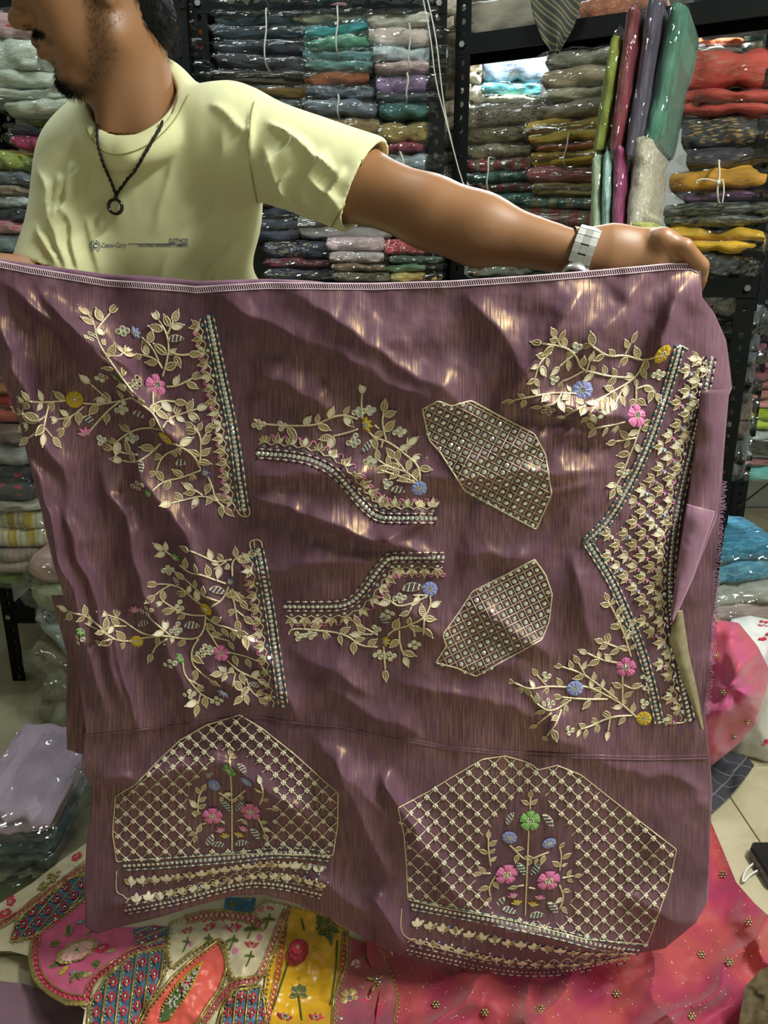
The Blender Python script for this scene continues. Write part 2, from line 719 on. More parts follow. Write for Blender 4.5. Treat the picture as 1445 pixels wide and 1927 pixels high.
def garment_mesh(seed, layers, pinch):
    """unit folded garment: x -.5..+.5, y 0 (front) ..1, z 0..1; the front shows the rounded folds"""
    nx, = (26,)
    prof = []
    per = 8
    for l in range(layers):                           # front: one round lobe for each fold
        for i in range(per):
            a = math.pi * (i + .5) / per
            z = (l + .5 - .5 * math.cos(a)) / layers
            y = .10 - .085 * math.sin(a) ** .6
            prof.append((y, z))
    prof += [(.22, .99), (.4, 1.0), (.7, 1.0), (.92, .97), (.99, .8), (1.0, .5), (.99, .2), (.92, .03), (.7, 0), (.4, 0), (.2, .005)]
    prof = np.array(prof)
    n = len(prof)
    xs = np.sin(np.linspace(-math.pi / 2, math.pi / 2, nx)) * .5
    P = np.zeros((nx, n, 3))
    for i, x in enumerate(xs):
        e = abs(x) * 2
        sz = 1 - .20 * e ** 6 - .10 * vnoise(x * 5, seed * 1.7, seed)
        if e > .97:
            sz *= .72
        if pinch:
            sz *= 1 - .28 * math.exp(-((x - .03) / .075) ** 2)
        sag = .10 * vnoise(x * 3.1 + 9, seed * 3.3, seed + 4)
        y = prof[:, 0] + .05 * vnoise(x * 6 + 3, prof[:, 1] * 3 + seed, seed + 2)
        lay = np.floor(prof[:, 1] * layers * .999)
        y = np.where(prof[:, 0] < .15, y + .07 * vnoise(x * 2.3 + lay * 5.1, lay * 2.2 + seed, seed + 9) + .03 * vnoise(x * 9, lay * 3.7, seed + 12), y)
        ex = x + .02 * vnoise(lay * 3.1, seed, 5)
        P[i, :, 0] = ex
        P[i, :, 1] = np.clip(y, -.08, 1.05)
        P[i, :, 2] = .5 + (prof[:, 1] - .5) * sz + sag * .6
    b = MB()
    b.grid(P, closed_u=True)
    for i in (0, nx - 1):
        b.f.append(tuple(range(n)) if i == 0 else tuple((nx - 1) * n + k for k in range(n))[::-1])
        b.m.append(0)
    return b


def bag_mesh(seed, pinch):
    """crinkled film sleeve round the garment, with flattened ears at both ends"""
    nx, n = 34, 28
    xs = np.linspace(-.585, .585, nx)
    P = np.zeros((nx, n, 3))
    a = np.arange(n) * 2 * math.pi / n
    for i, x in enumerate(xs):
        e = min(abs(x) / .5, 1.17)
        h = .99 if e < .9 else .99 - (e - .9) / .27 * .87
        if pinch:
            h *= 1 - .26 * math.exp(-((x - .03) / .075) ** 2)
        dpt = 1.0 if e < 1 else 1 - (e - 1) * .6
        ca, sa = np.cos(a), np.sin(a)
        sq = 1 / np.maximum(np.abs(ca), np.abs(sa)) ** .72
        yy = .46 - .53 * ca * sq * dpt
        zz = .5 + .5 * sa * sq * h
        w = np.abs(vnoise(x * 11 + ca * 2.5, sa * 2.5 + seed, seed, 2)) * .09 + vnoise(x * 5, sa * 2 + ca, seed + 3, 2) * .05
        P[i, :, 0] = x + .012 * vnoise(sa * 3, ca * 3 + x * 4, seed + 8)
        P[i, :, 1] = yy - w * ca * .35
        P[i, :, 2] = zz + w * np.sign(sa) * .55 + (.16 * vnoise(seed * 1.3, (x > 0) * 7.1, seed) * max(0, e - .95) / .2)
    b = MB()
    b.grid(P, closed_u=True)
    return b


GARM = {}
for s in range(5):
    for L in (1, 2, 3, 4):
        for p in (0, 1):
            GARM[(s, L, p)] = None
BAGS = {}


M_blank = plain('undyed_cotton', srgb(200, 195, 180))


def get_garm(s, L, p):
    key = (s, L, p)
    if key not in BAGS:
        BAGS[key] = garment_mesh(s * 3 + L, L, p).mesh('garment', [M_blank])
    return BAGS[key]


def put_garm(s, L, p, mat, parent):
    o = link('garment', get_garm(s, L, p), parent)
    o.material_slots[0].link = 'OBJECT'
    o.material_slots[0].material = mat
    return o


def get_bag(s, p):
    key = ('bag', s, p)
    if key not in BAGS:
        BAGS[key] = bag_mesh(s * 5 + 1, p).mesh('plastic_bag', [M_film])
    return BAGS[key]


ORD = ['topmost', 'second from top', 'third from top', 'fourth from top', 'fifth from top', 'sixth from top', 'seventh from top', 'eighth from top',
       'ninth from top', 'tenth from top', 'eleventh from top', 'twelfth from top', 'thirteenth from top', 'fourteenth from top', 'fifteenth from top', 'sixteenth from top']
NPACK = [0]


def plane_back(Y):
    return lambda px, py: (atY(px, py, Y))


def plane_line(A, B, off=0.0):
    """vertical plane through floor points A, B, moved back by off"""
    A, B = np.array(A), np.array(B)
    d = (B - A) / np.linalg.norm(B - A)
    n = np.array([-d[1], d[0]])

    def f(px, py):
        x, y, z = ray(px, py)
        t = (np.dot(A, n) + off) / (x * n[0] + y * n[1])
        return np.array([x * t, y * t, CAMZ + z * t])
    return f


def pack(label, group, pl, box, mat, layers=2, pinch=0, depth=.30, roll=0.0, film=True, cat='garment pack', yaw=0.0):
    x0, y0, x1, y1 = box
    i = NPACK[0]
    NPACK[0] += 1
    cy = (y0 + y1) / 2
    L, Rr = pl(x0, cy), pl(x1, cy)
    w = np.linalg.norm((Rr - L)[:2])
    cb = pl((x0 + x1) / 2, y1)
    ct = pl((x0 + x1) / 2, y0)
    h = max(.012, ct[2] - cb[2])
    ang = math.atan2(Rr[1] - L[1], Rr[0] - L[0]) + yaw
    t = thing('garment_pack', label, cat, (cb[0], cb[1], cb[2]), group, ang)
    t.rotation_euler[1] = roll
    g = put_garm(i % 5, layers, pinch, mat, t)
    g.scale = (w, depth, h)
    g.location = (0, .012, 0)
    if film:
        bg = link('plastic_bag', get_bag((i * 7) % 6, pinch), t)
        bg.scale = (w * 1.02, depth * 1.02, h * 1.0)
    return t


def stack(desc, pl, rows, depth=.30, tie=None):
    """rows top to bottom: (name, box, colour, pattern, colour2, layers, pinch)"""
    grp = 'garment packs ' + desc
    out = []
    boxes = [list(r[1]) for r in rows]
    for a, c in zip(boxes[:-1], boxes[1:]):            # one pack rests on the next
        if a[3] > c[1]:
            a[3] = c[1] = (a[3] + c[1]) / 2
    for k, r in enumerate(rows):
        nm, box, c = r[0], boxes[k], r[2]
        pat = r[3] if len(r) > 3 else 'plain'
        c2 = r[4] if len(r) > 4 else (225, 215, 195)
        ly = r[5] if len(r) > 5 else 2
        pn = r[6] if len(r) > 6 else 0
        roll = r[7] if len(r) > 7 else 0.0
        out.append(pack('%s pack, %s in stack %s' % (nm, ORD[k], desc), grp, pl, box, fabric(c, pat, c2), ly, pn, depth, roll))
    return out


def tie_string(label, pl, px, y0, y1, depth=.3, r=.0022, bow=True, px2=None):
    """string looped round a bundle, knotted at the front"""
    px2 = px if px2 is None else px2
    a, c = np.array(pl(px, y0)), np.array(pl(px2, y1))
    L, Rr = np.array(pl(px - 40, y0)), np.array(pl(px + 40, y0))
    d = (Rr - L)
    d[2] = 0
    d /= np.linalg.norm(d)
    n = np.array([-d[1], d[0], 0])
    f = -n * .006
    t = thing('tie_string', label, 'string', tuple(c))
    pts = [a + f * .2 + n * depth, a + n * .05, a + f, (a * .6 + c * .4) + f * 1.6 + d * .004, (a * .3 + c * .7) + f * 1.5 - d * .003, c + f, c + n * .05, c + n * depth]
    b = MB()
    b.tube(smoothline(pts, .012, 2) - c, r, 5)
    b.build('loop', M_string, t)
    if bow:
        k = (a * .45 + c * .55) + f * 2.2
        b = MB()
        b.ball(k - c, .006, nu=6, nv=4)
        b.build('knot', M_string, t)
        b = MB()
        for s, q1, q2 in ((-1, .050, .010), (1, .016, -.034)):
            q = [k, k + d * q1 * .55 * s + np.array([0, 0, .010]), k + d * q1 * s + np.array([0, 0, q2 * .6]) + f, k + d * q1 * .9 * s + np.array([0, 0, q2 - .012]) + f]
            b.tube(smoothline(q, .006) - c, r * .8, 5)
        b.build('loose_end', M_string, t)
    return t


PB = plane_back(2.25)
# --- stack beside his hair
stack('beside the man\'s hair', plane_back(2.27), [
    ('red floral', (285, -22, 360, 6), (150, 60, 62), 'floral', (210, 150, 150), 2),
    ('pale gold', (288, 3, 366, 34), (176, 150, 92), 'plain', (0, 0, 0), 1),
    ('orange ochre', (290, 33, 374, 68), (186, 118, 44), 'plain', (0, 0, 0), 1),
    ('crimson patterned', (288, 65, 384, 104), (156, 26, 58), 'floral', (196, 160, 90), 1),
    ('dark green', (296, 99, 376, 113), (42, 66, 46), 'plain', (0, 0, 0), 1),
    ('grey brown mixed', (292, 109, 398, 134), (70, 74, 74), 'spot', (120, 88, 66), 1),
    ('slate blue', (300, 133, 398, 152), (60, 76, 88), 'plain', (0, 0, 0), 1),
    ('dark aubergine', (310, 150, 402, 178), (56, 44, 62), 'plain', (0, 0, 0), 1),
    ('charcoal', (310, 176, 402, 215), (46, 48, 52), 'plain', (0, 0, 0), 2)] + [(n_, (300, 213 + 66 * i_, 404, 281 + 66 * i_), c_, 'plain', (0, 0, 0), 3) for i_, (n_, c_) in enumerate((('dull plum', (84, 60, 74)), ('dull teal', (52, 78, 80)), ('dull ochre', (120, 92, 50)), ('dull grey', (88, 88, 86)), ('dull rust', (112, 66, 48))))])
# --- dark tied bundle
stack('of dark packs behind his shoulder', plane_back(2.25), [
    ('grey brown', (400, -24, 556, 20), (92, 88, 80), 'plain', (0, 0, 0), 1, 1),
    ('deep slate', (402, 15, 574, 47), (52, 68, 76), 'plain', (0, 0, 0), 1, 1),
    ('blue black', (398, 44, 574, 72), (44, 56, 66), 'plain', (0, 0, 0), 1, 1),
    ('black', (400, 68, 580, 104), (38, 44, 54), 'plain', (0, 0, 0), 1, 1),
    ('charcoal', (404, 92, 586, 134), (44, 46, 54), 'plain', (0, 0, 0), 1, 1, .05),
    ('dark brown', (392, 124, 582, 162), (58, 48, 40), 'plain', (0, 0, 0), 2),
    ('mustard brown', (404, 150, 582, 183), (118, 86, 32), 'plain', (0, 0, 0), 1, 1),
    ('grey green', (420, 180, 566, 224), (74, 84, 80), 'plain', (0, 0, 0), 2),
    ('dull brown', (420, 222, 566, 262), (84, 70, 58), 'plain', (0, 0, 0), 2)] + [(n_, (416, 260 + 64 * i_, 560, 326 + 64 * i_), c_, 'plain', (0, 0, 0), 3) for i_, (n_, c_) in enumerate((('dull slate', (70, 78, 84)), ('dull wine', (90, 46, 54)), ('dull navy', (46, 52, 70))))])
tie_string('white string round the dark tied packs behind his shoulder', plane_back(2.22), 500, 12, 122, bow=False)
# --- aqua stack
stack('of aqua and rust packs', plane_back(2.25), [
    ('dusty pink', (556, -16, 688, 22), (166, 120, 128), 'plain', (0, 0, 0), 2, 1),
    ('cream beige', (552, 10, 690, 46), (178, 166, 140), 'plain', (0, 0, 0), 1, 1, -.05),
    ('bright aqua', (566, 30, 692, 72), (72, 160, 168), 'plain', (0, 0, 0), 1, 1, -.16),
    ('mint green', (570, 52, 696, 94), (106, 166, 138), 'plain', (0, 0, 0), 1, 1, -.08),
    ('pale teal', (568, 82, 702, 110), (110, 150, 152), 'speckle', (140, 178, 176), 1, 1),
    ('sea green', (572, 106, 700, 133), (98, 150, 146), 'speckle', (140, 178, 172), 1),
    ('rust orange', (572, 126, 696, 158), (150, 84, 48), 'plain', (0, 0, 0), 1, 0, -.06),
    ('slate speckled', (574, 155, 702, 186), (82, 92, 104), 'speckle', (150, 156, 160), 1, 1),
    ('steel grey', (568, 178, 708, 216), (108, 120, 132), 'plain', (0, 0, 0), 1, 1, .03),
    ('olive brown', (566, 214, 714, 250), (134, 110, 66), 'plain', (0, 0, 0), 1, 1, .05),
    ('sage green', (590, 248, 716, 270), (84, 116, 98), 'plain', (0, 0, 0), 2),
    ('brick red', (590, 268, 720, 292), (166, 84, 66), 'plain', (0, 0, 0), 1),
    ('plum red', (600, 289, 720, 330), (128, 56, 70), 'plain', (0, 0, 0), 2),
    ('dull olive', (574, 328, 716, 404), (92, 86, 60), 'plain', (0, 0, 0), 3)])
tie_string('white string pinching the aqua and mint packs', plane_back(2.22), 634, 8, 98, bow=False)
tie_string('white string pinching the steel grey pack', plane_back(2.22), 636, 176, 216, bow=False)
# --- pale stack
stack('of pale packs by hanging strings', plane_back(2.25), [
    ('white blue', (692, -28, 822, 15), (200, 212, 220), 'stripe', (150, 170, 190), 1),
    ('ivory', (690, 12, 824, 46), (206, 204, 192), 'plain', (0, 0, 0), 1, 0, -.04),
    ('ivory and pink', (694, 42, 832, 84), (216, 202, 190), 'speckle', (226, 186, 178), 1, 1),
    ('pale blue white', (700, 78, 842, 112), (186, 204, 210), 'speckle', (220, 226, 226), 1, 1),
    ('shell pink', (704, 108, 840, 134), (210, 184, 182), 'speckle', (196, 150, 150), 1, 1),
    ('lavender purple', (708, 135, 836, 176), (138, 112, 152), 'zari', (176, 160, 190), 1, 0, -.05),
    ('gunmetal', (708, 168, 826, 190), (72, 76, 82), 'plain', (0, 0, 0), 1),
    ('dark teal', (714, 187, 822, 219), (50, 110, 106), 'plain', (0, 0, 0), 1, 1),
    ('olive gold', (712, 226, 815, 268), (140, 122, 62), 'plain', (0, 0, 0), 1, 1, -.05),
    ('crimson purple', (716, 265, 802, 286), (142, 48, 70), 'plain', (0, 0, 0), 1, 0, -.04),
    ('silver grey', (708, 282, 834, 326), (146, 158, 168), 'speckle', (180, 190, 198), 1, 1),
    ('ash grey', (716, 316, 838, 350), (112, 122, 130), 'plain', (0, 0, 0), 1),
    ('smoke grey', (716, 346, 838, 390), (84, 92, 98), 'plain', (0, 0, 0), 2),
    ('dull blue', (742, 388, 838, 450), (70, 84, 100), 'plain', (0, 0, 0), 3)])
tie_string('white string round the pale ivory and pink packs', plane_back(2.22), 770, 40, 130, bow=False)
tie_string('white string round the lavender pack', plane_back(2.22), 766, 135, 186, bow=False)
tie_string('white string across the silver grey pack', plane_back(2.22), 752, 284, 330, bow=False, px2=764)
# narrow cream stack at the post
rows = []
cols = [(214, 204, 180), (206, 190, 160), (196, 176, 146), (206, 196, 176), (190, 166, 140), (176, 156, 132), (196, 180, 150), (150, 136, 112), (168, 158, 140), (150, 140, 126), (120, 108, 96)]
nm = ['cream', 'warm beige', 'sand', 'pale ivory', 'tan', 'brown beige', 'straw', 'taupe', 'stone', 'grey beige', 'umber']
for k in range(11):
    rows.append((nm[k], (812, -10 + k * 32, 880, 22 + k * 32), cols[k], 'speckle', (228, 220, 200), 1))
stack('of cream packs at slim post', plane_back(2.42), rows)
# --- lower packs between his side and the post
stack('of navy packs beside his ribs', plane_back(2.25), [
    ('grey', (560, 400, 740, 452), (128, 122, 120), 'plain', (0, 0, 0), 2),
    ('navy with gold sprig', (500, 450, 616, 488), (38, 46, 66), 'zari', (170, 156, 124), 1),
    ('crimson edged navy', (498, 482, 620, 506), (110, 30, 46), 'zari', (60, 54, 66), 1),
    ('navy embroidered', (500, 502, 640, 530), (36, 44, 62), 'zari', (160, 146, 116), 1),
    ('ink blue', (500, 528, 640, 560), (34, 38, 52), 'plain', (0, 0, 0), 2)])
stack('of five below his left sleeve', plane_back(2.22), [
    ('white and pink', (614, 444, 724, 478), (204, 178, 182), 'floral', (206, 214, 208), 1),
    ('grey white', (618, 466, 722, 499), (186, 174, 170), 'plain', (0, 0, 0), 1),
    ('olive brown', (624, 490, 726, 513), (122, 100, 70), 'plain', (0, 0, 0), 1, 1),
    ('olive grey', (626, 510, 732, 532), (106, 102, 78), 'plain', (0, 0, 0), 1),
    ('dusty mauve', (626, 530, 732, 562), (120, 100, 104), 'plain', (0, 0, 0), 2)])
stack('of five below his forearm', plane_back(2.24), [
    ('red and white', (722, 448, 818, 486), (176, 48, 66), 'speckle', (216, 196, 190), 1),
    ('bottle green', (732, 474, 832, 500), (60, 84, 70), 'plain', (0, 0, 0), 1),
    ('leaf green', (726, 492, 834, 514), (86, 122, 86), 'plain', (0, 0, 0), 1, 0, -.06),
    ('straw yellow', (734, 508, 832, 532), (196, 172, 98), 'plain', (0, 0, 0), 1, 0, -.05),
    ('rose pink', (734, 530, 832, 560), (170, 120, 120), 'plain', (0, 0, 0), 1)])
# --- left column
PLF = plane_back(2.06)
stack('of sage packs under his chin', PLF, [
    ('pink floral', (-90, 12, 34, 66), (166, 130, 128), 'floral', (150, 40, 60), 1),
    ('sage white', (-70, 64, 76, 130), (186, 194, 178), 'speckle', (206, 212, 198), 1),
    ('pale sage', (-70, 122, 102, 165), (182, 190, 172), 'speckle', (204, 208, 192), 1),
    ('sage cream', (-60, 156, 128, 186), (182, 188, 170), 'speckle', (202, 206, 190), 1),
    ('milky sage', (0, 178, 190, 216), (186, 192, 174), 'speckle', (208, 212, 196), 1, 1)])
stack('of bright packs by his shoulder', plane_back(2.10), [
    ('lime and pink', (52, 214, 168, 246), (130, 146, 66), 'spot', (206, 56, 116), 1),
    ('navy blue', (16, 226, 118, 262), (48, 62, 88), 'plain', (0, 0, 0), 1, 0, .12),
    ('hot pink', (14, 248, 112, 288), (212, 62, 130), 'plain', (0, 0, 0), 1, 0, .15),
    ('gold and red', (-10, 276, 100, 298), (170, 126, 60), 'spot', (130, 40, 50), 1, 0, .05),
    ('light green', (30, 290, 110, 320), (140, 166, 96), 'plain', (0, 0, 0), 1),
    ('white satin', (20, 316, 110, 366), (176, 192, 188), 'plain', (0, 0, 0), 1),
    ('dark grey', (20, 364, 110, 420), (62, 66, 72), 'plain', (0, 0, 0), 2),
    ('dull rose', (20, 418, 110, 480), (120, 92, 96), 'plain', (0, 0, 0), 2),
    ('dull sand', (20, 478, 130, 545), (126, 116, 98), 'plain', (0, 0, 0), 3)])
stack('topped with olive beside his sleeve', plane_back(2.02), [
    ('olive green', (-80, 282, 32, 319), (122, 134, 46), 'plain', (0, 0, 0), 1),
    ('grey floral', (-80, 317, 36, 346), (92, 100, 102), 'spot', (176, 180, 176), 1),
    ('beige', (-80, 344, 28, 368), (156, 138, 116), 'plain', (0, 0, 0), 1),
    ('white beaded', (-80, 362, 40, 391), (178, 186, 186), 'spot', (130, 134, 134), 1),
    ('midnight blue', (-80, 388, 46, 416), (38, 48, 62), 'plain', (0, 0, 0), 1),
    ('pink rosebud', (-80, 414, 42, 441), (196, 140, 142), 'spot', (176, 56, 90), 1),
    ('grey blue floral', (-80, 438, 42, 476), (128, 144, 148), 'floral', (90, 108, 116), 1),
    ('slate', (-80, 474, 42, 545), (96, 104, 108), 'plain', (0, 0, 0), 3)])
# --- lower left column, under the cloth edge
stack('past the cloth\'s ragged side edge', plane_back(2.02), [
    ('grey lilac', (-90, 560, 60, 640), (96, 92, 104), 'plain', (0, 0, 0), 3),
    ('dark wine', (-90, 638, 50, 692), (94, 40, 46), 'plain', (0, 0, 0), 2),
    ('burnt orange', (-90, 690, 50, 748), (146, 82, 46), 'floral', (120, 40, 40), 2),
    ('rust red', (-90, 745, 50, 800), (150, 52, 40), 'plain', (0, 0, 0), 2),
    ('brown and grey', (-90, 798, 56, 840), (112, 92, 84), 'floral', (160, 100, 60), 1),
    ('grey white', (-90, 836, 54, 882), (150, 152, 148), 'plain', (0, 0, 0), 1),
    ('black rose', (-90, 880, 64, 952), (44, 48, 52), 'spot', (146, 46, 54), 2),
    ('cream', (-90, 942, 80, 970), (168, 164, 148), 'plain', (0, 0, 0), 1),
    ('white and yellow check', (-90, 966, 90, 1040), (190, 186, 158), 'stripe', (176, 152, 56), 2),
    ('pink check', (-90, 1034, 84, 1086), (166, 144, 132), 'stripe', (150, 140, 124), 2),
    ('lime edged', (-90, 1082, 50, 1106), (130, 150, 90), 'plain', (0, 0, 0), 1)])
stack('leaning under the cloth edge', plane_back(1.92), [
    ('dusty pink', (42, 1060, 170, 1122), (168, 138, 128), 'plain', (0, 0, 0), 1, 0, .35),
    ('pale green', (42, 1100, 170, 1160), (150, 154, 122), 'plain', (0, 0, 0), 1, 0, .35)])
# --- right rack, left stack
PR0 = plane_line(RACK_A, RACK_B, .03)
PR1 = plane_line(RACK_A, RACK_B, .0)
stack('of striped packs at slim post', PR0, [
    ('black speckled taupe', (862, 188, 1022, 244), (112, 102, 84), 'speckle', (44, 42, 40), 1, 0, -.03),
    ('bottle green and gold', (864, 228, 988, 270), (96, 86, 56), 'floral', (34, 50, 38), 1),
    ('black dotted beige', (864, 266, 992, 297), (144, 134, 106), 'speckle', (70, 66, 56), 1),
    ('red striped', (866, 294, 992, 324), (146, 52, 54), 'stripe', (124, 108, 90), 1),
    ('teal checked', (868, 320, 992, 344), (40, 96, 92), 'stripe', (84, 130, 112), 1),
    ('dark red striped', (868, 341, 992, 363), (140, 48, 54), 'stripe', (120, 100, 84), 1),
    ('turquoise striped', (870, 360, 1000, 386), (42, 112, 104), 'stripe', (100, 146, 128), 1),
    ('olive', (870, 384, 990, 402), (98, 96, 72), 'plain', (0, 0, 0), 1),
    ('grey', (870, 400, 990, 440), (88, 88, 84), 'plain', (0, 0, 0), 2),
    ('taupe', (870, 438, 990, 480), (98, 88, 76), 'plain', (0, 0, 0), 2),
    ('green and white', (872, 478, 990, 524), (166, 170, 150), 'floral', (170, 50, 40), 2)])
tie_string('white string round the red striped packs', plane_line(RACK_A, RACK_B, .01), 919, 294, 362, bow=False)
stack('of yellow and lace packs', PR1, [
    ('grey lace', (1020, 84, 1196, 124), (124, 126, 112), 'speckle', (150, 148, 130), 1, 1),
    ('tan lace', (1014, 112, 1188, 160), (142, 128, 100), 'speckle', (166, 154, 126), 1),
    ('olive bordered lace', (1024, 154, 1184, 186), (150, 146, 118), 'speckle', (174, 168, 142), 1),
    ('pink bordered lace', (1012, 182, 1178, 217), (150, 138, 122), 'speckle', (172, 160, 146), 1),
    ('yellow floral', (984, 215, 1166, 270), (176, 150, 52), 'floral', (166, 74, 78), 2, 1),
    ('coral', (1004, 262, 1156, 284), (176, 104, 70), 'plain', (0, 0, 0), 1),
    ('lemon yellow', (994, 275, 1156, 310), (196, 162, 42), 'plain', (0, 0, 0), 2),
    ('pink floral', (984, 307, 1162, 346), (184, 102, 104), 'floral', (96, 110, 110), 1, 0, .03),
    ('crinkled gold beige', (994, 338, 1166, 372), (150, 132, 80), 'plain', (0, 0, 0), 2, 0, .05),
    ('teal and sand striped', (980, 364, 1152, 398), (54, 116, 108), 'stripe', (146, 142, 110), 1, 0, .05),
    ('coral red striped', (964, 386, 1150, 430), (160, 62, 62), 'stripe', (130, 118, 96), 1, 0, .06),
    ('grey speckled', (990, 424, 1152, 460), (122, 122, 108), 'speckle', (160, 160, 146), 1),
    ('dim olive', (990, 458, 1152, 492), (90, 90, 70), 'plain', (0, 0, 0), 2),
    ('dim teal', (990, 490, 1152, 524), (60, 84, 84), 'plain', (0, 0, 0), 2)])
tie_string('white string down the lemon yellow pack', plane_line(RACK_A, RACK_B, -.02), 1070, 250, 312, bow=False, px2=1062)
PR2 = plane_line(RACK_A, RACK_B, -.02)
stack('topped with big orange packs', PR2, [
    ('orange red', (1252, 84, 1500, 176), (172, 60, 46), 'zari', (150, 104, 84), 1, 1, .07),
    ('vermilion', (1254, 152, 1490, 226), (166, 54, 42), 'plain', (0, 0, 0), 2, 1, .08),
    ('black with gold flowers', (1276, 206, 1490, 276), (28, 34, 40), 'zari', (150, 120, 70), 1),
    ('navy purple', (1284, 268, 1490, 320), (34, 32, 46), 'zari', (150, 140, 124), 1),
    ('ochre yellow', (1250, 306, 1462, 362), (188, 134, 30), 'plain', (0, 0, 0), 1, 1),
    ('deep purple', (1282, 352, 1462, 380), (66, 32, 74), 'spot', (140, 110, 120), 1),
    ('black paisley', (1240, 378, 1444, 430), (36, 44, 46), 'paisley', (120, 124, 112), 2),
    ('bright yellow', (1246, 424, 1430, 480), (204, 158, 22), 'zari', (180, 150, 80), 2, 1, .05),
    ('glossy black', (1316, 474, 1420, 524), (32, 36, 38), 'zari', (150, 146, 120), 1, 0, .06)])
tie_string('white string with a bow round the ochre pack', plane_line(RACK_A, RACK_B, -.05), 1352, 300, 380)

# --- packs standing on edge between the stacks
def upright(label, corners, mat, depth=.28, pl=PR1, z0=None, film=True):
    """corners: bottom-left, bottom-right, top-right, top-left pixels of the front edge"""
    i = NPACK[0]
    NPACK[0] += 1
    q = [np.array(pl(*c)) for c in corners]
    bot, top = (q[0] + q[1]) / 2, (q[2] + q[3]) / 2
    w = (np.linalg.norm(q[1] - q[0]) + np.linalg.norm(q[2] - q[3])) / 2
    t = thing('garment_pack', label, 'garment pack', tuple(bot), 'garment packs standing on edge')
    up = top - bot
    h = np.linalg.norm(up)
    xa = up / h
    L, Rr = np.array(pl(1100, 300)), np.array(pl(1300, 300))
    d = (Rr - L) / np.linalg.norm(Rr - L)
    ya = np.cross(np.array([0, 0, 1.0]), d)
    za = -np.cross(xa, ya)
    za /= np.linalg.norm(za)
    ya = np.cross(za, xa)
    R = Matrix(np.column_stack([xa, ya, za]).tolist()).to_4x4()
    t.matrix_world = Matrix.Translation(Vector(bot)) @ R
    for k in (1.0, 1.02):
        o = put_garm(i % 5, 2, 0, mat, t) if k == 1.0 else link('plastic_bag', get_bag(i % 6, 0), t)
        o.scale = (h * k, depth * k, w * k)
        o.location = (h / 2, 0, -w / 2)
    return t


upright('lime green pack standing on edge beside the crimson one', [(1152, 310), (1178, 310), (1206, 130), (1190, 118)], fabric((116, 126, 34)))
upright('crimson pack standing on edge between lime and purple', [(1178, 316), (1208, 312), (1240, 84), (1214, 76)], fabric((108, 30, 44)))
upright('grey purple pack standing on edge beside the crimson one', [(1208, 326), (1232, 322), (1278, 66), (1246, 60)], fabric((60, 50, 70)))
upright('sea green pack standing on edge behind the orange one', [(1240, 304), (1262, 300), (1318, 92), (1284, 56)], fabric((52, 106, 86)), pl=PR0)
upright('mint floral pack standing on edge under the lime one', [(1146, 524), (1168, 524), (1172, 322), (1154, 318)], fabric((150, 170, 136), 'speckle', (190, 200, 170)))
upright('aqua lace pack standing on edge next to magenta', [(1164, 524), (1182, 524), (1194, 314), (1172, 312)], fabric((136, 176, 170), 'speckle', (206, 212, 196)))
upright('magenta pack standing on edge below the crimson one', [(1180, 524), (1204, 524), (1216, 308), (1190, 306)], fabric((134, 42, 90)))
upright('ivory lace pack standing on edge beside the magenta one', [(1204, 440), (1248, 440), (1256, 296), (1228, 288)], fabric((176, 168, 148), 'speckle', (206, 200, 182)))
upright('pale lime pack standing on edge under the ivory lace', [(1200, 524), (1256, 524), (1262, 432), (1206, 430)], fabric((170, 174, 90)))
tie_string('white string tying the crimson and lime upright packs', plane_line(RACK_A, RACK_B, -.04), 1180, 180, 190, bow=False)

# --- top shelf of the slotted rack
pack('grey fabric roll with teal flowers on the top shelf', 'rolls on the top shelf', PR0, (848, -8, 1008, 62), fabric((146, 140, 124), 'spot', (74, 96, 100)), 1, 0, .2, -.03, False, 'fabric roll')
pack('rust lace roll on the top shelf beside the striped cloth', 'rolls on the top shelf', PR0, (1086, -30, 1240, 30), fabric((146, 92, 68), 'speckle', (176, 124, 96)), 1, 0, .2, -.12, False, 'fabric roll')
pack('blue folded pack in plastic on the top shelf', 'packs on the top shelf', plane_line(RACK_A, RACK_B, .1), (1300, -40, 1460, 22), fabric((70, 96, 110)), 2, 0, .25)

# --- lit packs on the far rack
PF = plane_back(3.15)
stack('of cream on lit far rack', PF, [
    ('bright cream', (862, 90, 912, 104), (236, 224, 196), 'plain', (0, 0, 0), 1),
    ('cream', (860, 100, 912, 116), (232, 220, 192), 'plain', (0, 0, 0), 1, 1),
    ('warm cream', (860, 114, 908, 134), (236, 222, 194), 'plain', (0, 0, 0), 1, 1),
    ('soft cream', (860, 132, 908, 156), (232, 216, 188), 'plain', (0, 0, 0), 1, 1),
    ('ivory cream', (860, 154, 914, 192), (236, 222, 198), 'plain', (0, 0, 0), 1, 1),
    ('buff', (860, 190, 914, 240), (200, 186, 160), 'plain', (0, 0, 0), 3)])
stack('of pastels on lit far rack', PF, [
    ('ice blue', (912, 90, 1034, 156), (166, 184, 210), 'speckle', (200, 210, 226), 1, 1),
    ('turquoise', (906, 148, 1018, 180), (76, 170, 176), 'floral', (90, 96, 90), 1),
    ('pale yellow', (904, 175, 1018, 192), (206, 206, 166), 'plain', (0, 0, 0), 1),
    ('pale grey', (904, 190, 1018, 240), (170, 176, 176), 'plain', (0, 0, 0), 3)])
stack('of thin packs high up', plane_back(3.0), [
    ('bright orange', (1316, 66, 1400, 84), (220, 96, 40), 'plain', (0, 0, 0), 1),
    ('white', (1316, 82, 1404, 96), (226, 224, 214), 'plain', (0, 0, 0), 1),
    ('black', (1316, 94, 1404, 130), (40, 40, 44), 'plain', (0, 0, 0), 2)])
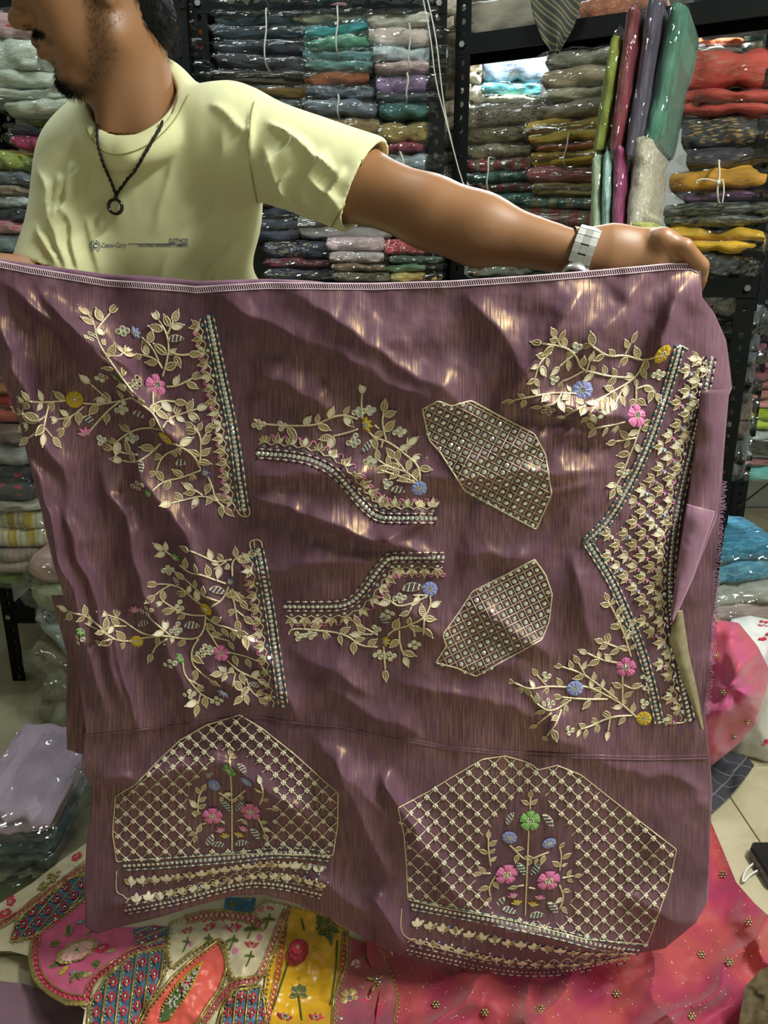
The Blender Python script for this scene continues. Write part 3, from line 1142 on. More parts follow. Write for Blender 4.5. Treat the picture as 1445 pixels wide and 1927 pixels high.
stack('of two beside thin orange pack', plane_back(3.0), [
    ('dark green', (1400, 56, 1480, 72), (44, 84, 54), 'plain', (0, 0, 0), 1, 0, -.1),
    ('white and gold', (1402, 70, 1490, 100), (222, 218, 200), 'plain', (0, 0, 0), 2, 0, -.1)])

# --- below the middle shelf and beyond the perforated post
stack('below the shelf by the hand', plane_line(RACK_A, RACK_B, .06), [
    ('white with pink blossom', (1296, 542, 1380, 592), (190, 196, 196), 'spot', (196, 46, 100), 1, 0, .12),
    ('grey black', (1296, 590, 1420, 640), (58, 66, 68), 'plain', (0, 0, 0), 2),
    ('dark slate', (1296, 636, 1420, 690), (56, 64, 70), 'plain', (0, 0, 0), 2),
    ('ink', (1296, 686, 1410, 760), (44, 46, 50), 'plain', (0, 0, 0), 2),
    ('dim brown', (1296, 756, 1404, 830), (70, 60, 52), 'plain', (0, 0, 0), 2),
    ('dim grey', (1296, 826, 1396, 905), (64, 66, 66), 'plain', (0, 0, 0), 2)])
stack('of bundles beyond perforated post', plane_back(2.44), [
    ('dark grey', (1420, 570, 1540, 648), (62, 66, 70), 'plain', (0, 0, 0), 2),
    ('mulberry', (1416, 645, 1540, 700), (122, 62, 80), 'plain', (0, 0, 0), 3),
    ('wine', (1414, 696, 1540, 740), (118, 56, 66), 'plain', (0, 0, 0), 2),
    ('salmon', (1412, 736, 1540, 775), (176, 116, 110), 'plain', (0, 0, 0), 2),
    ('acid lime', (1408, 770, 1540, 815), (166, 190, 40), 'plain', (0, 0, 0), 2),
    ('white tied', (1400, 812, 1540, 868), (182, 188, 190), 'plain', (0, 0, 0), 3),
    ('rose', (1398, 862, 1540, 882), (150, 96, 100), 'plain', (0, 0, 0), 1),
    ('aqua', (1392, 876, 1540, 908), (104, 186, 180), 'plain', (0, 0, 0), 1)])
# packs on the floor by the post
stack('on floor by the rack foot', plane_back(2.12), [
    ('peacock blue', (1340, 1028, 1480, 1106), (42, 116, 148), 'paisley', (76, 150, 176), 2, 0, -.14),
    ('white with black print', (1330, 1100, 1480, 1150), (176, 178, 170), 'spot', (50, 50, 52), 1, 0, -.2),
    ('pale pink', (1330, 1140, 1480, 1180), (190, 166, 166), 'plain', (0, 0, 0), 1),
    ('grey plastic wrapped', (1330, 1170, 1480, 1290), (110, 116, 116), 'plain', (0, 0, 0), 2)])
# hanging strings in front of the pale stack
b = MB()
for (a, c) in (((792, -20), (818, 150)), ((800, -20), (830, 160))):
    b.tube(smoothline([atY(a[0], a[1], 2.16), atY((a[0] + c[0]) / 2 + 6, 70, 2.14), atY(c[0], c[1], 2.14), atY(840, 230, 2.14), atY(868, 340, 2.15), atY(880, 362, 2.15)], .03), .0017, 5)
tag(b.build('hanging_string', M_string), 'white string hanging down across the pale packs and slim post', 'string')

# ------------------------------------------------------------------ the mauve tissue-silk cloth
def L(*p):
    return np.array(p, float)


TOP = L((-140, 478), (-70, 486), (0, 493), (60, 505), (200, 528), (340, 538), (370, 541), (500, 533), (700, 535), (850, 530), (1000, 520), (1100, 512), (1200, 503), (1260, 497), (1300, 497), (1318, 506))
RIGHT = L((1318, 506), (1321, 560), (1344, 590), (1366, 640), (1374, 700), (1377, 730), (1364, 760), (1362, 850), (1357, 930), (1352, 1000), (1345, 1060), (1342, 1150), (1335, 1250), (1326, 1330), (1335, 1428))
LEFT = L((-140, 478), (-100, 560), (-30, 640), (8, 720), (38, 800), (52, 860), (78, 960), (100, 1060), (122, 1125), (132, 1180), (148, 1280), (162, 1385))
SEAM = L((162, 1385), (250, 1376), (330, 1366), (440, 1350), (500, 1352), (560, 1362), (640, 1369), (760, 1395), (850, 1412), (950, 1421), (1100, 1428), (1220, 1431), (1335, 1428))
LLEFT = L((158, 1382), (154, 1450), (174, 1492), (170, 1540), (162, 1600), (160, 1660), (160, 1748))
LBOT = L((160, 1748), (182, 1762), (215, 1752), (300, 1731), (380, 1706), (440, 1690), (500, 1688), (560, 1706), (620, 1732), (680, 1766), (720, 1790), (770, 1806), (820, 1834), (855, 1842), (885, 1822), (960, 1838), (1050, 1838), (1120, 1818), (1180, 1802), (1250, 1790), (1308, 1742), (1332, 1700))
LRIGHT = L((1335, 1424), (1340, 1490), (1337, 1560), (1334, 1640), (1332, 1700))

# creases: x0,y0,x1,y1, height mm (towards viewer +), half-width px on the upper / lower side of the line
FOLDS = [
    (20, 540, 200, 700, 12, 26, 14), (90, 560, 330, 840, 16, 30, 12), (0, 620, 120, 900, 12, 22, 16), (140, 620, 250, 700, 8, 20, 10),
    (60, 860, 190, 1330, 12, 20, 16), (200, 900, 300, 1180, 9, 20, 12), (250, 850, 340, 1010, 10, 22, 12), (130, 960, 230, 1340, 9, 16, 12),
    (330, 1000, 420, 1180, 8, 22, 12), (300, 1180, 360, 1350, 8, 18, 12), (205, 1180, 260, 1370, 7, 16, 10),
    (470, 935, 560, 965, 10, 30, 10), (560, 965, 720, 1022, 13, 34, 10), (720, 1022, 800, 985, 9, 30, 12), (720, 1018, 830, 1060, 8, 24, 10),
    (470, 892, 700, 884, 9, 26, 14), (440, 1085, 640, 1062, 9, 24, 12), (640, 1062, 780, 1048, 6, 20, 12),
    (400, 560, 700, 700, 9, 50, 24), (560, 560, 900, 780, 11, 54, 26), (640, 690, 830, 760, 9, 34, 14), (480, 700, 620, 765, 8, 34, 14),
    (880, 560, 1010, 720, 8, 44, 26), (1090, 560, 960, 760, 12, 46, 30), (1210, 530, 1090, 700, 9, 40, 26), (1290, 520, 1230, 690, 12, 26, 20),
    (1000, 760, 1190, 790, 12, 30, 16), (1040, 830, 1150, 800, 8, 20, 14), (820, 900, 1120, 880, 10, 28, 14), (960, 930, 1110, 905, 7, 20, 12),
    (860, 880, 1040, 820, 7, 26, 16), (900, 1150, 1040, 1230, 9, 24, 12), (870, 1060, 1000, 1040, 6, 22, 12), (700, 1120, 860, 1200, 6, 30, 20),
    (560, 1230, 700, 1300, 7, 34, 16), (500, 1260, 560, 1340, 8, 22, 12), (760, 1290, 960, 1330, 7, 30, 16), (960, 1330, 1090, 1400, 7, 26, 14),
    (980, 1270, 1060, 1390, 6, 20, 14), (1080, 1060, 1110, 1200, 6, 20, 14), (840, 1260, 1000, 1250, 5, 26, 14), (620, 1300, 780, 1380, 7, 26, 16),
    (380, 1250, 480, 1320, 7, 22, 12), (430, 1180, 520, 1260, 7, 20, 12),
    # lower panel
    (190, 1475, 330, 1445, 16, 26, 12), (330, 1445, 430, 1440, 10, 24, 12), (430, 1440, 600, 1560, 12, 34, 14), (600, 1390, 740, 1560, 10, 32, 18),
    (640, 1440, 720, 1640, 14, 26, 18), (560, 1640, 700, 1730, 9, 28, 18), (720, 1470, 790, 1600, 14, 26, 14), (770, 1560, 880, 1700, 8, 26, 16),
    (1100, 1430, 1330, 1480, 6, 30, 18), (1230, 1600, 1335, 1500, 9, 40, 26), (1180, 1690, 1300, 1740, 8, 26, 18), (900, 1740, 1200, 1790, 12, 26, 14),
    (700, 1700, 760, 1790, 12, 24, 14), (300, 1640, 620, 1600, 6, 26, 14), (190, 1700, 300, 1690, 6, 22, 12)]
FA = np.array(FOLDS, float)


def fold_field(px, py, folds=FA):
    px, py = np.asarray(px, float), np.asarray(py, float)
    tot = np.zeros(np.broadcast(px, py).shape)
    # wander so that creases are not ruler-straight
    wx = px + 14 * vnoise(px / 70, py / 70, 3, 2)
    wy = py + 14 * vnoise(px / 70 + 40, py / 70, 5, 2)
    for x0, y0, x1, y1, h, a, b in folds:
        dx, dy = x1 - x0, y1 - y0
        ln = math.hypot(dx, dy)
        t = ((wx - x0) * dx + (wy - y0) * dy) / (ln * ln)
        d = ((wx - x0) * dy - (wy - y0) * dx) / ln        # >0 above-right of the direction
        env = np.clip(1 - np.abs(t - .5) * 2, -.35, 1)
        env = np.clip((env + .35) / .75, 0, 1)
        env = env * env * (3 - 2 * env)
        s = np.where(d > 0, a, b)
        tot += h * .001 * env * np.exp(-np.abs(d / s) ** 1.35)
    return tot


def clothY_exact(px, py):
    px, py = np.asarray(px, float), np.asarray(py, float)
    y = 1.035 + .018 * np.sin(px / 260 + 1) + .02 * (py - 500) / 1300
    y = y - .05 * np.clip((220 - px) / 300, 0, 1) ** 1.5
    y = y - 2.0 * fold_field(px, py)
    # soft hanging undulation and small crumple
    y = y + .010 * vnoise(px / 210, py / 150, 21, 2) + .0055 * vnoise(px / 58 + py / 160, py / 70, 23, 2)
    y = y + .0012 * vnoise(px / 22, py / 26, 27, 2)
    # turned-over right edge and the curl beside the fist
    y = y + .06 * np.clip((px - 1325) / 60, 0, 1) ** 2 * np.clip((1000 - py) / 300, 0, 1)
    # the lower panel hem curls back under
    bot = np.interp(px, LBOT[:, 0], LBOT[:, 1])
    y = y + .045 * np.clip((py - bot + 55) / 60, 0, 1.4) ** 2 * ((px > 700) & (py > 1600))
    return y


# sampled once on a fine lattice, then interpolated
_gx, _gy = np.arange(-160, 1480, 2.0), np.arange(440, 1900, 2.0)
_GX, _GY = np.meshgrid(_gx, _gy)
_CY = clothY_exact(_GX, _GY)


def clothY(px, py):
    u = np.clip((np.asarray(px, float) + 160) / 2.0, 0, len(_gx) - 1.001)
    v = np.clip((np.asarray(py, float) - 440) / 2.0, 0, len(_gy) - 1.001)
    i, j = u.astype(int), v.astype(int)
    a, c = u - i, v - j
    return (_CY[j, i] * (1 - a) + _CY[j, i + 1] * a) * (1 - c) + (_CY[j + 1, i] * (1 - a) + _CY[j + 1, i + 1] * a) * c


def surf(px, py, off=.0):
    """point on the cloth, moved off towards the viewer side"""
    return atY(px, py, clothY(px, py) - off)


def frame(px, py, ang=0.0, off=.0012, scale=1.0):
    """matrix at a cloth point: local x runs along the pixel direction ang, local z points out of the cloth"""
    e = 3.0
    p = surf(px, py)
    tx = surf(px + e, py) - surf(px - e, py)
    ty = surf(px, py - e) - surf(px, py + e)
    n = np.cross(tx, ty)
    n /= np.linalg.norm(n)
    if n[1] > 0:
        n = -n
    d = math.cos(ang) * tx / np.linalg.norm(tx) - math.sin(ang) * ty / np.linalg.norm(ty)
    d -= n * np.dot(d, n)
    d /= np.linalg.norm(d)
    s = np.cross(n, d)
    M = np.eye(4)
    M[:3, 0], M[:3, 1], M[:3, 2] = d * scale, s * scale, n * scale
    M[:3, 3] = p + n * off
    return Matrix(M.tolist())


PXM = 1335.0      # pixels per metre on the cloth


def mauve_material(name, base, dark, gold_amt=1.0, rot=0.0):
    k = NT(name)
    tc = k.n('ShaderNodeUVMap')
    mp = k.n('ShaderNodeMapping')
    mp.inputs['Scale'].default_value = (480, 20, 1)
    mp.inputs['Rotation'].default_value = (0, 0, rot)
    k.l(tc.outputs[0], mp.inputs[0])
    mp2 = k.n('ShaderNodeMapping')
    mp2.inputs['Scale'].default_value = (9, 420, 1)
    k.l(tc.outputs[0], mp2.inputs[0])
    f1 = k.noise(mp.outputs[0], 1.0, 4, .65)
    f2 = k.noise(mp2.outputs[0], 1.0, 3, .6)
    mp3 = k.n('ShaderNodeMapping')
    mp3.inputs['Scale'].default_value = (3.2, 3.8, 1)
    k.l(tc.outputs[0], mp3.inputs[0])
    f3 = k.noise(mp3.outputs[0], 1.0, 3, .5, .5)
    c = k.mix(k.ramp(f1, [(.25, (.38, .38, .38)), (.8, (.74, .74, .74))]), tuple(dark), tuple(base))
    c = k.mix(k.math('MULTIPLY', f2, .25), c, tuple(np.array(dark) * .75))
    k.base(c)
    k.set(Roughness=.6)
    k.b.inputs['Specular IOR Level'].default_value = .22
    k.b.inputs['Sheen Weight'].default_value = .35
    k.b.inputs['Sheen Tint'].default_value = srgb(190, 150, 175) + (1,)
    # gilt warp threads: a metallic lobe that shows only in fine streaks
    gl = k.n('ShaderNodeBsdfAnisotropic')
    gl.inputs['Roughness'].default_value = .36
    gl.inputs['Anisotropy'].default_value = .3
    st = k.ramp(f1, [(.42, (.02, .02, .02)), (.60, (1, 1, 1))])
    pt = k.ramp(f3, [(.36, (.25, .25, .25)), (.60, (1, 1, 1))])
    fac = k.math('MULTIPLY', k.math('MULTIPLY', st, pt), .15 * gold_amt)
    gc = k.mix(fac, (0, 0, 0), srgb(240, 196, 136))
    k.l(gc, gl.inputs['Color'])
    ms = k.n('ShaderNodeAddShader')
    k.l(k.b.outputs[0], ms.inputs[0])
    k.l(gl.outputs[0], ms.inputs[1])
    k.l(ms.outputs[0], k.out.inputs[0])
    bh = k.math('ADD', k.math('MULTIPLY', f1, .6), k.math('MULTIPLY', f2, .6))
    bn = k.bump(bh, .22, .0008)
    k.l(bn, gl.inputs['Normal'])
    return k.m


MAUVE, MAUVE_D = srgb(108, 75, 92), srgb(84, 56, 71)
M_mauve = mauve_material('mauve_tissue_silk', MAUVE, MAUVE_D)
M_mauve_back = mauve_material('mauve_tissue_silk_reverse', srgb(150, 112, 136), srgb(120, 88, 110), .6)
M_gilt_back = plain('gilt_selvage_reverse', srgb(150, 140, 112), .5, metal=.35, var=.2, scale=90)
M_thread = plain('pale_overlock_thread', srgb(214, 190, 204), .7, var=.1)


def coons(T, B, Lf, Rt, nu, nv):
    u = np.linspace(0, 1, nu)
    v = np.linspace(0, 1, nv)

    def par(C, s, axis):
        w = (C[:, axis] - C[0, axis]) / (C[-1, axis] - C[0, axis])
        w = np.maximum.accumulate(w)
        w = w + np.arange(len(w)) * 1e-6
        return np.stack([np.interp(s, w / w[-1], C[:, k]) for k in (0, 1)], 1)
    t, b2 = par(T, u, 0), par(B, u, 0)
    l, r = par(Lf, v, 1), par(Rt, v, 1)
    U, W = np.meshgrid(u, v)
    U, W = U[..., None], W[..., None]
    S = (1 - W) * t[None] + W * b2[None] + (1 - U) * l[:, None] + U * r[:, None]
    S -= (1 - U) * (1 - W) * t[0] + U * (1 - W) * t[-1] + (1 - U) * W * b2[0] + U * W * b2[-1]
    return S


def sheet(name, px, py, Y, mats, parent, thick=.0006):
    """cloth patch from a grid of photograph coordinates; keeps a uv in cloth metres"""
    P = atY(px, py, Y)
    b = MB()
    b.grid(P)
    me = b.mesh(name, mats)
    uv = me.uv_layers.new(name='UVMap')
    li = np.zeros(len(me.loops), dtype=np.int32)
    me.loops.foreach_get('vertex_index', li)
    q = np.stack([px.ravel() / PXM, -py.ravel() / PXM], 1)[li]
    uv.data.foreach_set('uv', q.ravel())
    o = link(name, me, parent)
    if thick:
        m = o.modifiers.new('thickness', 'SOLIDIFY')
        m.thickness = thick
        m.offset = 0
    return o


CLOTH = thing('embroidered_cloth', 'mauve tissue silk dress cloth with gold floral embroidery held up by the man', 'fabric', (0, 0, 0))
S = coons(TOP, SEAM, LEFT, RIGHT, 340, 250)
sheet('upper_panel', S[..., 0], S[..., 1], clothY(S[..., 0], S[..., 1]), [M_mauve], CLOTH)
S2 = coons(SEAM + L((-2, -5)), LBOT, LLEFT + L((0, -5)), LRIGHT + L((0, -5)), 320, 110)
yy = clothY(S2[..., 0], S2[..., 1]) + np.clip((700 - S2[..., 0]) / 400, -1, 1) * .004 * np.clip((1430 - S2[..., 1]) / 40, 0, 1)
sheet('lower_panel', S2[..., 0], S2[..., 1], yy, [M_mauve], CLOTH)

# paler reverse peeping above the overlocked edge
xb = np.linspace(-60, 1240, 150)
tb_ = np.interp(xb, TOP[:, 0], TOP[:, 1])
up = 14 * np.clip(1 - np.abs(xb - 280) / 330, 0, 1) ** .5 + 3 * np.clip(1 - np.abs(xb - 700) / 220, 0, 1)
rows = np.linspace(0, 1, 8)
gx = np.broadcast_to(xb, (8, 150))
gy = (tb_ - up)[None] + rows[:, None] * (up + 34)[None]
sheet('turned_back_strip', gx, gy, clothY(gx, gy) + .010, [M_mauve_back], CLOTH)
# selvage folded forward on the right, its gilt reverse, and the layer hanging behind at the left
def strip(name, A, B, off, m, nu=14, nv=60):
    A, B = resample(A, 4), resample(B, 4)
    s = np.linspace(0, 1, nv)
    A2 = np.stack([np.interp(s, np.linspace(0, 1, len(A)), A[:, k]) for k in (0, 1)], 1)
    B2 = np.stack([np.interp(s, np.linspace(0, 1, len(B)), B[:, k]) for k in (0, 1)], 1)
    u = np.linspace(0, 1, nu)[None, :, None]
    G = A2[:, None] * (1 - u) + B2[:, None] * u
    bow = np.sin(u[..., 0] * math.pi) * .006
    return sheet(name, G[..., 0], G[..., 1], clothY(G[..., 0], G[..., 1]) - off - bow, [m], CLOTH)


strip('folded_selvage', L((1318, 735), (1306, 850), (1292, 955), (1276, 1060), (1262, 1172)), L((1372, 732), (1362, 850), (1350, 968), (1305, 1085), (1265, 1175)), .012, M_mauve)
strip('folded_selvage', L((1292, 948), (1272, 1080), (1262, 1160)), L((1346, 962), (1302, 1090), (1266, 1170)), .020, M_mauve_back)
strip('selvage_reverse', L((1270, 1150), (1258, 1205), (1288, 1290), (1318, 1372)), L((1284, 1148), (1296, 1230), (1312, 1300), (1324, 1374)), .010, M_gilt_back)
strip('rear_layer', L((96, 1120), (126, 1230), (124, 1330), (126, 1410)), L((170, 1120), (172, 1230), (172, 1330), (168, 1424)), -.05, M_mauve)

# overlock stitching along the top edge and the seam; frayed threads
b = MB()
xs = np.arange(-136, 1316, 4.2)
ys = np.interp(xs, TOP[:, 0], TOP[:, 1])
for i, (x, y) in enumerate(zip(xs, ys)):
    b.tube(surf(L(x, x + 2.0, x + 3.6), L(y - 1.5, y + 4, y + 9.5), .0014), .00055, 4, caps=False)
b.tube(surf(xs, ys + 10, .0015), .0006, 4)
b.tube(surf(xs, ys - .5, .0010), .0011, 5)
tag(b.build('overlock_stitch', M_thread, CLOTH), kind='stuff')
b = MB()
xs = np.arange(165, 1334, 5)
ys = np.interp(xs, SEAM[:, 0], SEAM[:, 1])
b.tube(surf(xs, ys - 1, .0010), .0013, 5)
b.build('seam_ridge', M_mauve, CLOTH)
b = MB()
for y in np.arange(905, 1345, 1.9):
    x = np.interp(y, RIGHT[:, 1], RIGHT[:, 0])
    ln = RNG.uniform(5, 12)
    b.tube(surf(L(x - 3, x + ln * .5, x + ln), L(y, y + RNG.uniform(-2, 2), y + RNG.uniform(-4, 4)), .0006), .0005, 3, caps=False)
tag(b.build('frayed_edge', M_mauve_back, CLOTH), kind='stuff')

# ------------------------------------------------------------------ embroidery on the cloth
M_gold = plain('gold_zari_thread', srgb(230, 214, 180), .42, metal=.3, var=.25, scale=260)
M_dull = plain('antique_gold_net', srgb(168, 146, 108), .42, metal=.5, var=.35, scale=320)
M_seq = plain('gold_sequin', srgb(240, 232, 210), .2, metal=.1, var=.15, scale=150)
M_crys = plain('clear_crystal', srgb(226, 232, 220), .12, metal=.75, var=.2, scale=200)
M_mirror = plain('mirror_disc', srgb(196, 214, 208), .06, metal=1.0, var=.25, scale=120)
M_pearl = plain('pearl_bead', srgb(226, 220, 200), .3, var=.05)
M_teal = plain('teal_bead', srgb(30, 92, 104), .3, var=.2, scale=200)
M_purp = plain('purple_bead', srgb(66, 30, 74), .3, var=.2, scale=200)
PETAL = {
    'pink': plain('pink_thread', srgb(214, 118, 168), .65, var=.2, scale=300),
    'yellow': plain('yellow_thread', srgb(196, 164, 44), .65, var=.2, scale=300),
    'blue': plain('periwinkle_thread', srgb(142, 150, 204), .65, var=.2, scale=300),
    'green': plain('green_thread', srgb(112, 156, 84), .65, var=.2, scale=300),
    'dim': plain('slate_thread', srgb(96, 92, 130), .65, var=.2, scale=300)}


def leaf_mesh(kind):
    """unit leaf along +x from 0 to 1: raised gold rim, hatched centre, pearl at the tip"""
    b = MB()
    n = 12
    t = np.linspace(0, 1, n // 2 + 1)
    w = .27 * np.sin(math.pi * t ** .85) ** .8
    up = np.stack([t, w, t * 0], 1)
    dn = np.stack([t, -w, t * 0], 1)[::-1][1:-1]
    ring = np.vstack([up, dn])
    ring[:, 2] = .05
    b.tube(ring, .052, 5, 0, closed=True)
    fill = ring.copy()
    fill[:, 2] = .03
    b.add(np.vstack([fill, [[.5, 0, .075]]]), [(i, (i + 1) % len(ring), len(ring)) for i in range(len(ring))], 1)
    if kind == 0:
        for x in (.25, .42, .59, .76):
            ww = .235 * math.sin(math.pi * x ** .85) ** .8
            b.tube([(x - .05, -ww, .07), (x + .05, ww, .07)], .026, 4, 0, caps=False)
    elif kind == 1:
        b.tube([(.08, 0, .09), (.9, 0, .09)], .03, 4, 0, caps=False)
    b.ball((1.06, 0, .07), .075, 2, 6, 4)
    mats = [M_gold, M_dull if kind != 2 else M_seq, M_pearl]
    return b.mesh('leaf', mats)


LEAF = [leaf_mesh(k) for k in range(3)]


def pod_mesh():
    b = MB()
    ring = []
    for t in np.linspace(0, 1, 9):
        ring.append((t, .2 * math.sin(math.pi * t ** .9) ** .8 + .06 * math.sin(math.pi * t), .02))
    for t in np.linspace(1, 0, 9)[1:-1]:
        ring.append((t, -.2 * math.sin(math.pi * t ** .9) ** .8 + .06 * math.sin(math.pi * t), .02))
    b.tube(ring, .03, 4, 0, closed=True)
    for i, t in enumerate(np.linspace(.1, .92, 8)):
        w = .19 * math.sin(math.pi * t ** .9) ** .8
        k = max(1, int(round(w / .055)))
        for j in range(-k, k + 1):
            b.ball((t + j * .02, j * w / (k + .4) + .06 * math.sin(math.pi * t), .06), .05, 1 if (i % 2 == 0) else 2, 5, 4)
    return b


POD = pod_mesh().mesh('seed_pod', [M_gold, M_pearl, plain('grey_bead', srgb(96, 92, 110), .3)])
HEART = pod_mesh().mesh('beaded_leaf', [M_gold, M_teal, M_pearl])


def flower_mesh(kind, colour):
    """unit radius flower facing +z with ridged satin-stitch petals"""
    b = MB()
    npet = {'daisy': 9, 'pansy': 5, 'tulip': 4}[kind]
    for p in range(npet):
        if kind == 'tulip':
            a0 = math.radians(-60 + p * 40)
            ln, wd = 1.15, .34
        elif kind == 'pansy':
            a0 = 2 * math.pi * p / npet + .3
            ln, wd = 1.0, .46
        else:
            a0 = 2 * math.pi * p / npet
            ln, wd = 1.0, .33
        vs, fs = [], []
        nr, ns = 5, 7
        for i in range(nr):
            r = ln * (.12 + .88 * i / (nr - 1))
            w = wd * (math.sin(math.pi * min(1, (i + .7) / nr) * .62) if kind != 'tulip' else (1 - (i / (nr - 1)) ** 2) * .9 + .03)
            for j in range(ns):
                s = j / (ns - 1) * 2 - 1
                rr = r * (1 - .10 * s * s if i == nr - 1 else 1)
                z = .16 * (1 - s * s) * math.sin(math.pi * (i + .5) / nr) + (.035 if j % 2 else 0) + .03 + .02 * p / npet
                vs.append((rr * math.cos(a0) - w * s * math.sin(a0), rr * math.sin(a0) + w * s * math.cos(a0), z))
        for i in range(nr - 1):
            for j in range(ns - 1):
                fs.append((i * ns + j, (i + 1) * ns + j, (i + 1) * ns + j + 1, i * ns + j + 1))
        b.add(vs, fs, 0)
    cx = .0 if kind != 'tulip' else .25
    for i in range(8):
        a = i * math.pi / 4
        b.ball((cx + .30 * math.cos(a), .30 * math.sin(a), .16), .09, 1, 5, 4)
    b.ball((cx, 0, .15), (.22, .22, .10), 2, 8, 4)
    return b.mesh('flower', [PETAL[colour], M_gold, M_mirror], smooth=False)


FLW = {}
MIR = None


def mirror_mesh():
    b = MB()
    b.tube([(math.cos(a), math.sin(a), .1) for a in np.arange(10) * .2 * math.pi], .26, 4, 0, closed=True)
    b.add([(.95 * math.cos(a), .95 * math.sin(a), .16) for a in np.arange(10) * .2 * math.pi], [tuple(range(10))], 1)
    return b.mesh('mirror', [M_gold, M_mirror], smooth=False)


MIR = mirror_mesh()


def crystal_mesh():
    b = MB()
    n = 8
    a = np.arange(n) * 2 * math.pi / n
    for r, z in ((1, 0), (1, .25), (.5, .62)):
        b.add([(r * math.cos(x), r * math.sin(x), z) for x in a], [])
    b.f = [(i * n + k, i * n + (k + 1) % n, (i + 1) * n + (k + 1) % n, (i + 1) * n + k) for i in range(2) for k in range(n)] + [tuple(range(2 * n, 3 * n))]
    b.m = [0] * len(b.f)
    return b


CRYS = crystal_mesh().mesh('crystal', [M_crys], smooth=False)


def bead_flower_mesh():
    b = MB()
    for k in range(4):
        a = math.pi / 4 + k * math.pi / 2
        b.ball((.62 * math.cos(a), .62 * math.sin(a), .3), .48, 0, 6, 4)
    b.ball((0, 0, .45), .34, 1, 6, 4)
    return b.mesh('beaded_flower', [M_pearl, M_gold])


BFL = bead_flower_mesh()
CNT = {'leaf': 0}


class Motif:
    """one embroidered figure: its vine is the part, leaves and flowers are sub-parts"""

    def __init__(self, name, tf):
        self.name, self.tf = name, tf
        self.b = MB()
        self.taken = []
        self.items = []
        self.extra = []

    def px(self, pts):
        return [((x / self.tf[2]) + self.tf[0], (y / self.tf[2]) + self.tf[1]) for x, y in pts]

    def vine(self, pts, r=1.75, raw=False, z=.0012):
        p = smoothline(pts if raw else self.px(pts), 3.4)
        q = surf(p[:, 0], p[:, 1], z)
        rr = r / PXM * (1 + .22 * (np.arange(len(q)) % 2))
        rr[-1] *= .6
        self.b.tube(q, rr, 5)
        return p

    def put(self, name, me, x, y, ang, size, off=.0008):
        self.items.append((name, me, frame(x, y, ang, off, size / PXM)))

    def free(self, x, y, r):
        for a, c, s in self.taken:
            if (a - x) ** 2 + (c - y) ** 2 < (r + s) ** 2:
                return False
        return True

    def leaf(self, x, y, ang, size, force=False, kind=None):
        cx_, cy_ = x + math.cos(ang) * size * .55, y + math.sin(ang) * size * .55
        if not force and not self.free(cx_, cy_, size * .30):
            return
        self.taken.append((cx_, cy_, size * .30))
        self.put('leaf', LEAF[random.choice((0, 0, 1, 2)) if kind is None else kind], x, y, ang, size)

    def stem(self, pts, step=24, size=23.5, raw=False, tip=True):
        p = self.vine(pts, raw=raw)
        Ls = np.concatenate([[0], np.cumsum(np.hypot(*np.diff(p, axis=0).T))])
        s = step * .55
        side = random.choice((-1, 1))
        while s < Ls[-1] - 4:
            x, y = np.interp(s, Ls, p[:, 0]), np.interp(s, Ls, p[:, 1])
            x2, y2 = np.interp(s + 3, Ls, p[:, 0]), np.interp(s + 3, Ls, p[:, 1])
            a = math.atan2(y2 - y, x2 - x) + side * random.uniform(.7, 1.05)
            self.leaf(x + math.cos(a) * 3, y + math.sin(a) * 3, a, size * random.uniform(.85, 1.15))
            if random.random() < .35:
                a -= side * 1.8
                self.leaf(x + math.cos(a) * 3, y + math.sin(a) * 3, a, size * random.uniform(.7, .95))
            side = -side
            s += step * random.uniform(.8, 1.2)
        if tip:
            a = math.atan2(p[-1][1] - p[-4][1], p[-1][0] - p[-4][0]) if len(p) > 4 else 0
            for da in (0, .85, -.85):
                self.leaf(p[-1][0], p[-1][1], a + da, size * (.95 if da == 0 else .8))

    def flower(self, kind, colour, x, y, r, ang=0.0):
        (x, y), = self.px([(x, y)])
        key = (kind, colour)
        if key not in FLW:
            FLW[key] = flower_mesh(kind, colour)
        r = r / self.tf[2]
        self.taken.append((x, y, r * .9))
        self.put('flower', FLW[key], x, y, ang, r * 1.12)

    def pod(self, x, y, deg, ln, me=None, flip=1):
        (x, y), = self.px([(x, y)])
        ln = ln / self.tf[2]
        a = math.radians(deg)
        self.taken.append((x, y, ln * .35))
        self.put('seed_pod' if me is None else 'beaded_leaf', me or POD, x - math.cos(a) * ln / 2, y - math.sin(a) * ln / 2, a, ln)

    def mirrors(self, x, y, n=4, r=4.4):
        (x, y), = self.px([(x, y)])
        for k, (dx, dy) in enumerate(((0, 0), (9, 4), (2, 10), (-8, 6), (5, -8))[:n]):
            self.taken.append((x + dx, y + dy, r))
            self.put('mirror', MIR, x + dx, y + dy, 0, r)

    def finish(self, label=None):
        o = self.b.build(self.name, M_gold, CLOTH)
        if label:
            o['label'] = label
        for name, me, M in self.items:
            link(name, me, o, mat4=M)
        for name, bb, mats in self.extra:
            tag(bb.build(name, mats, o, smooth=(name != 'crystal_row')), kind='stuff')
        return o


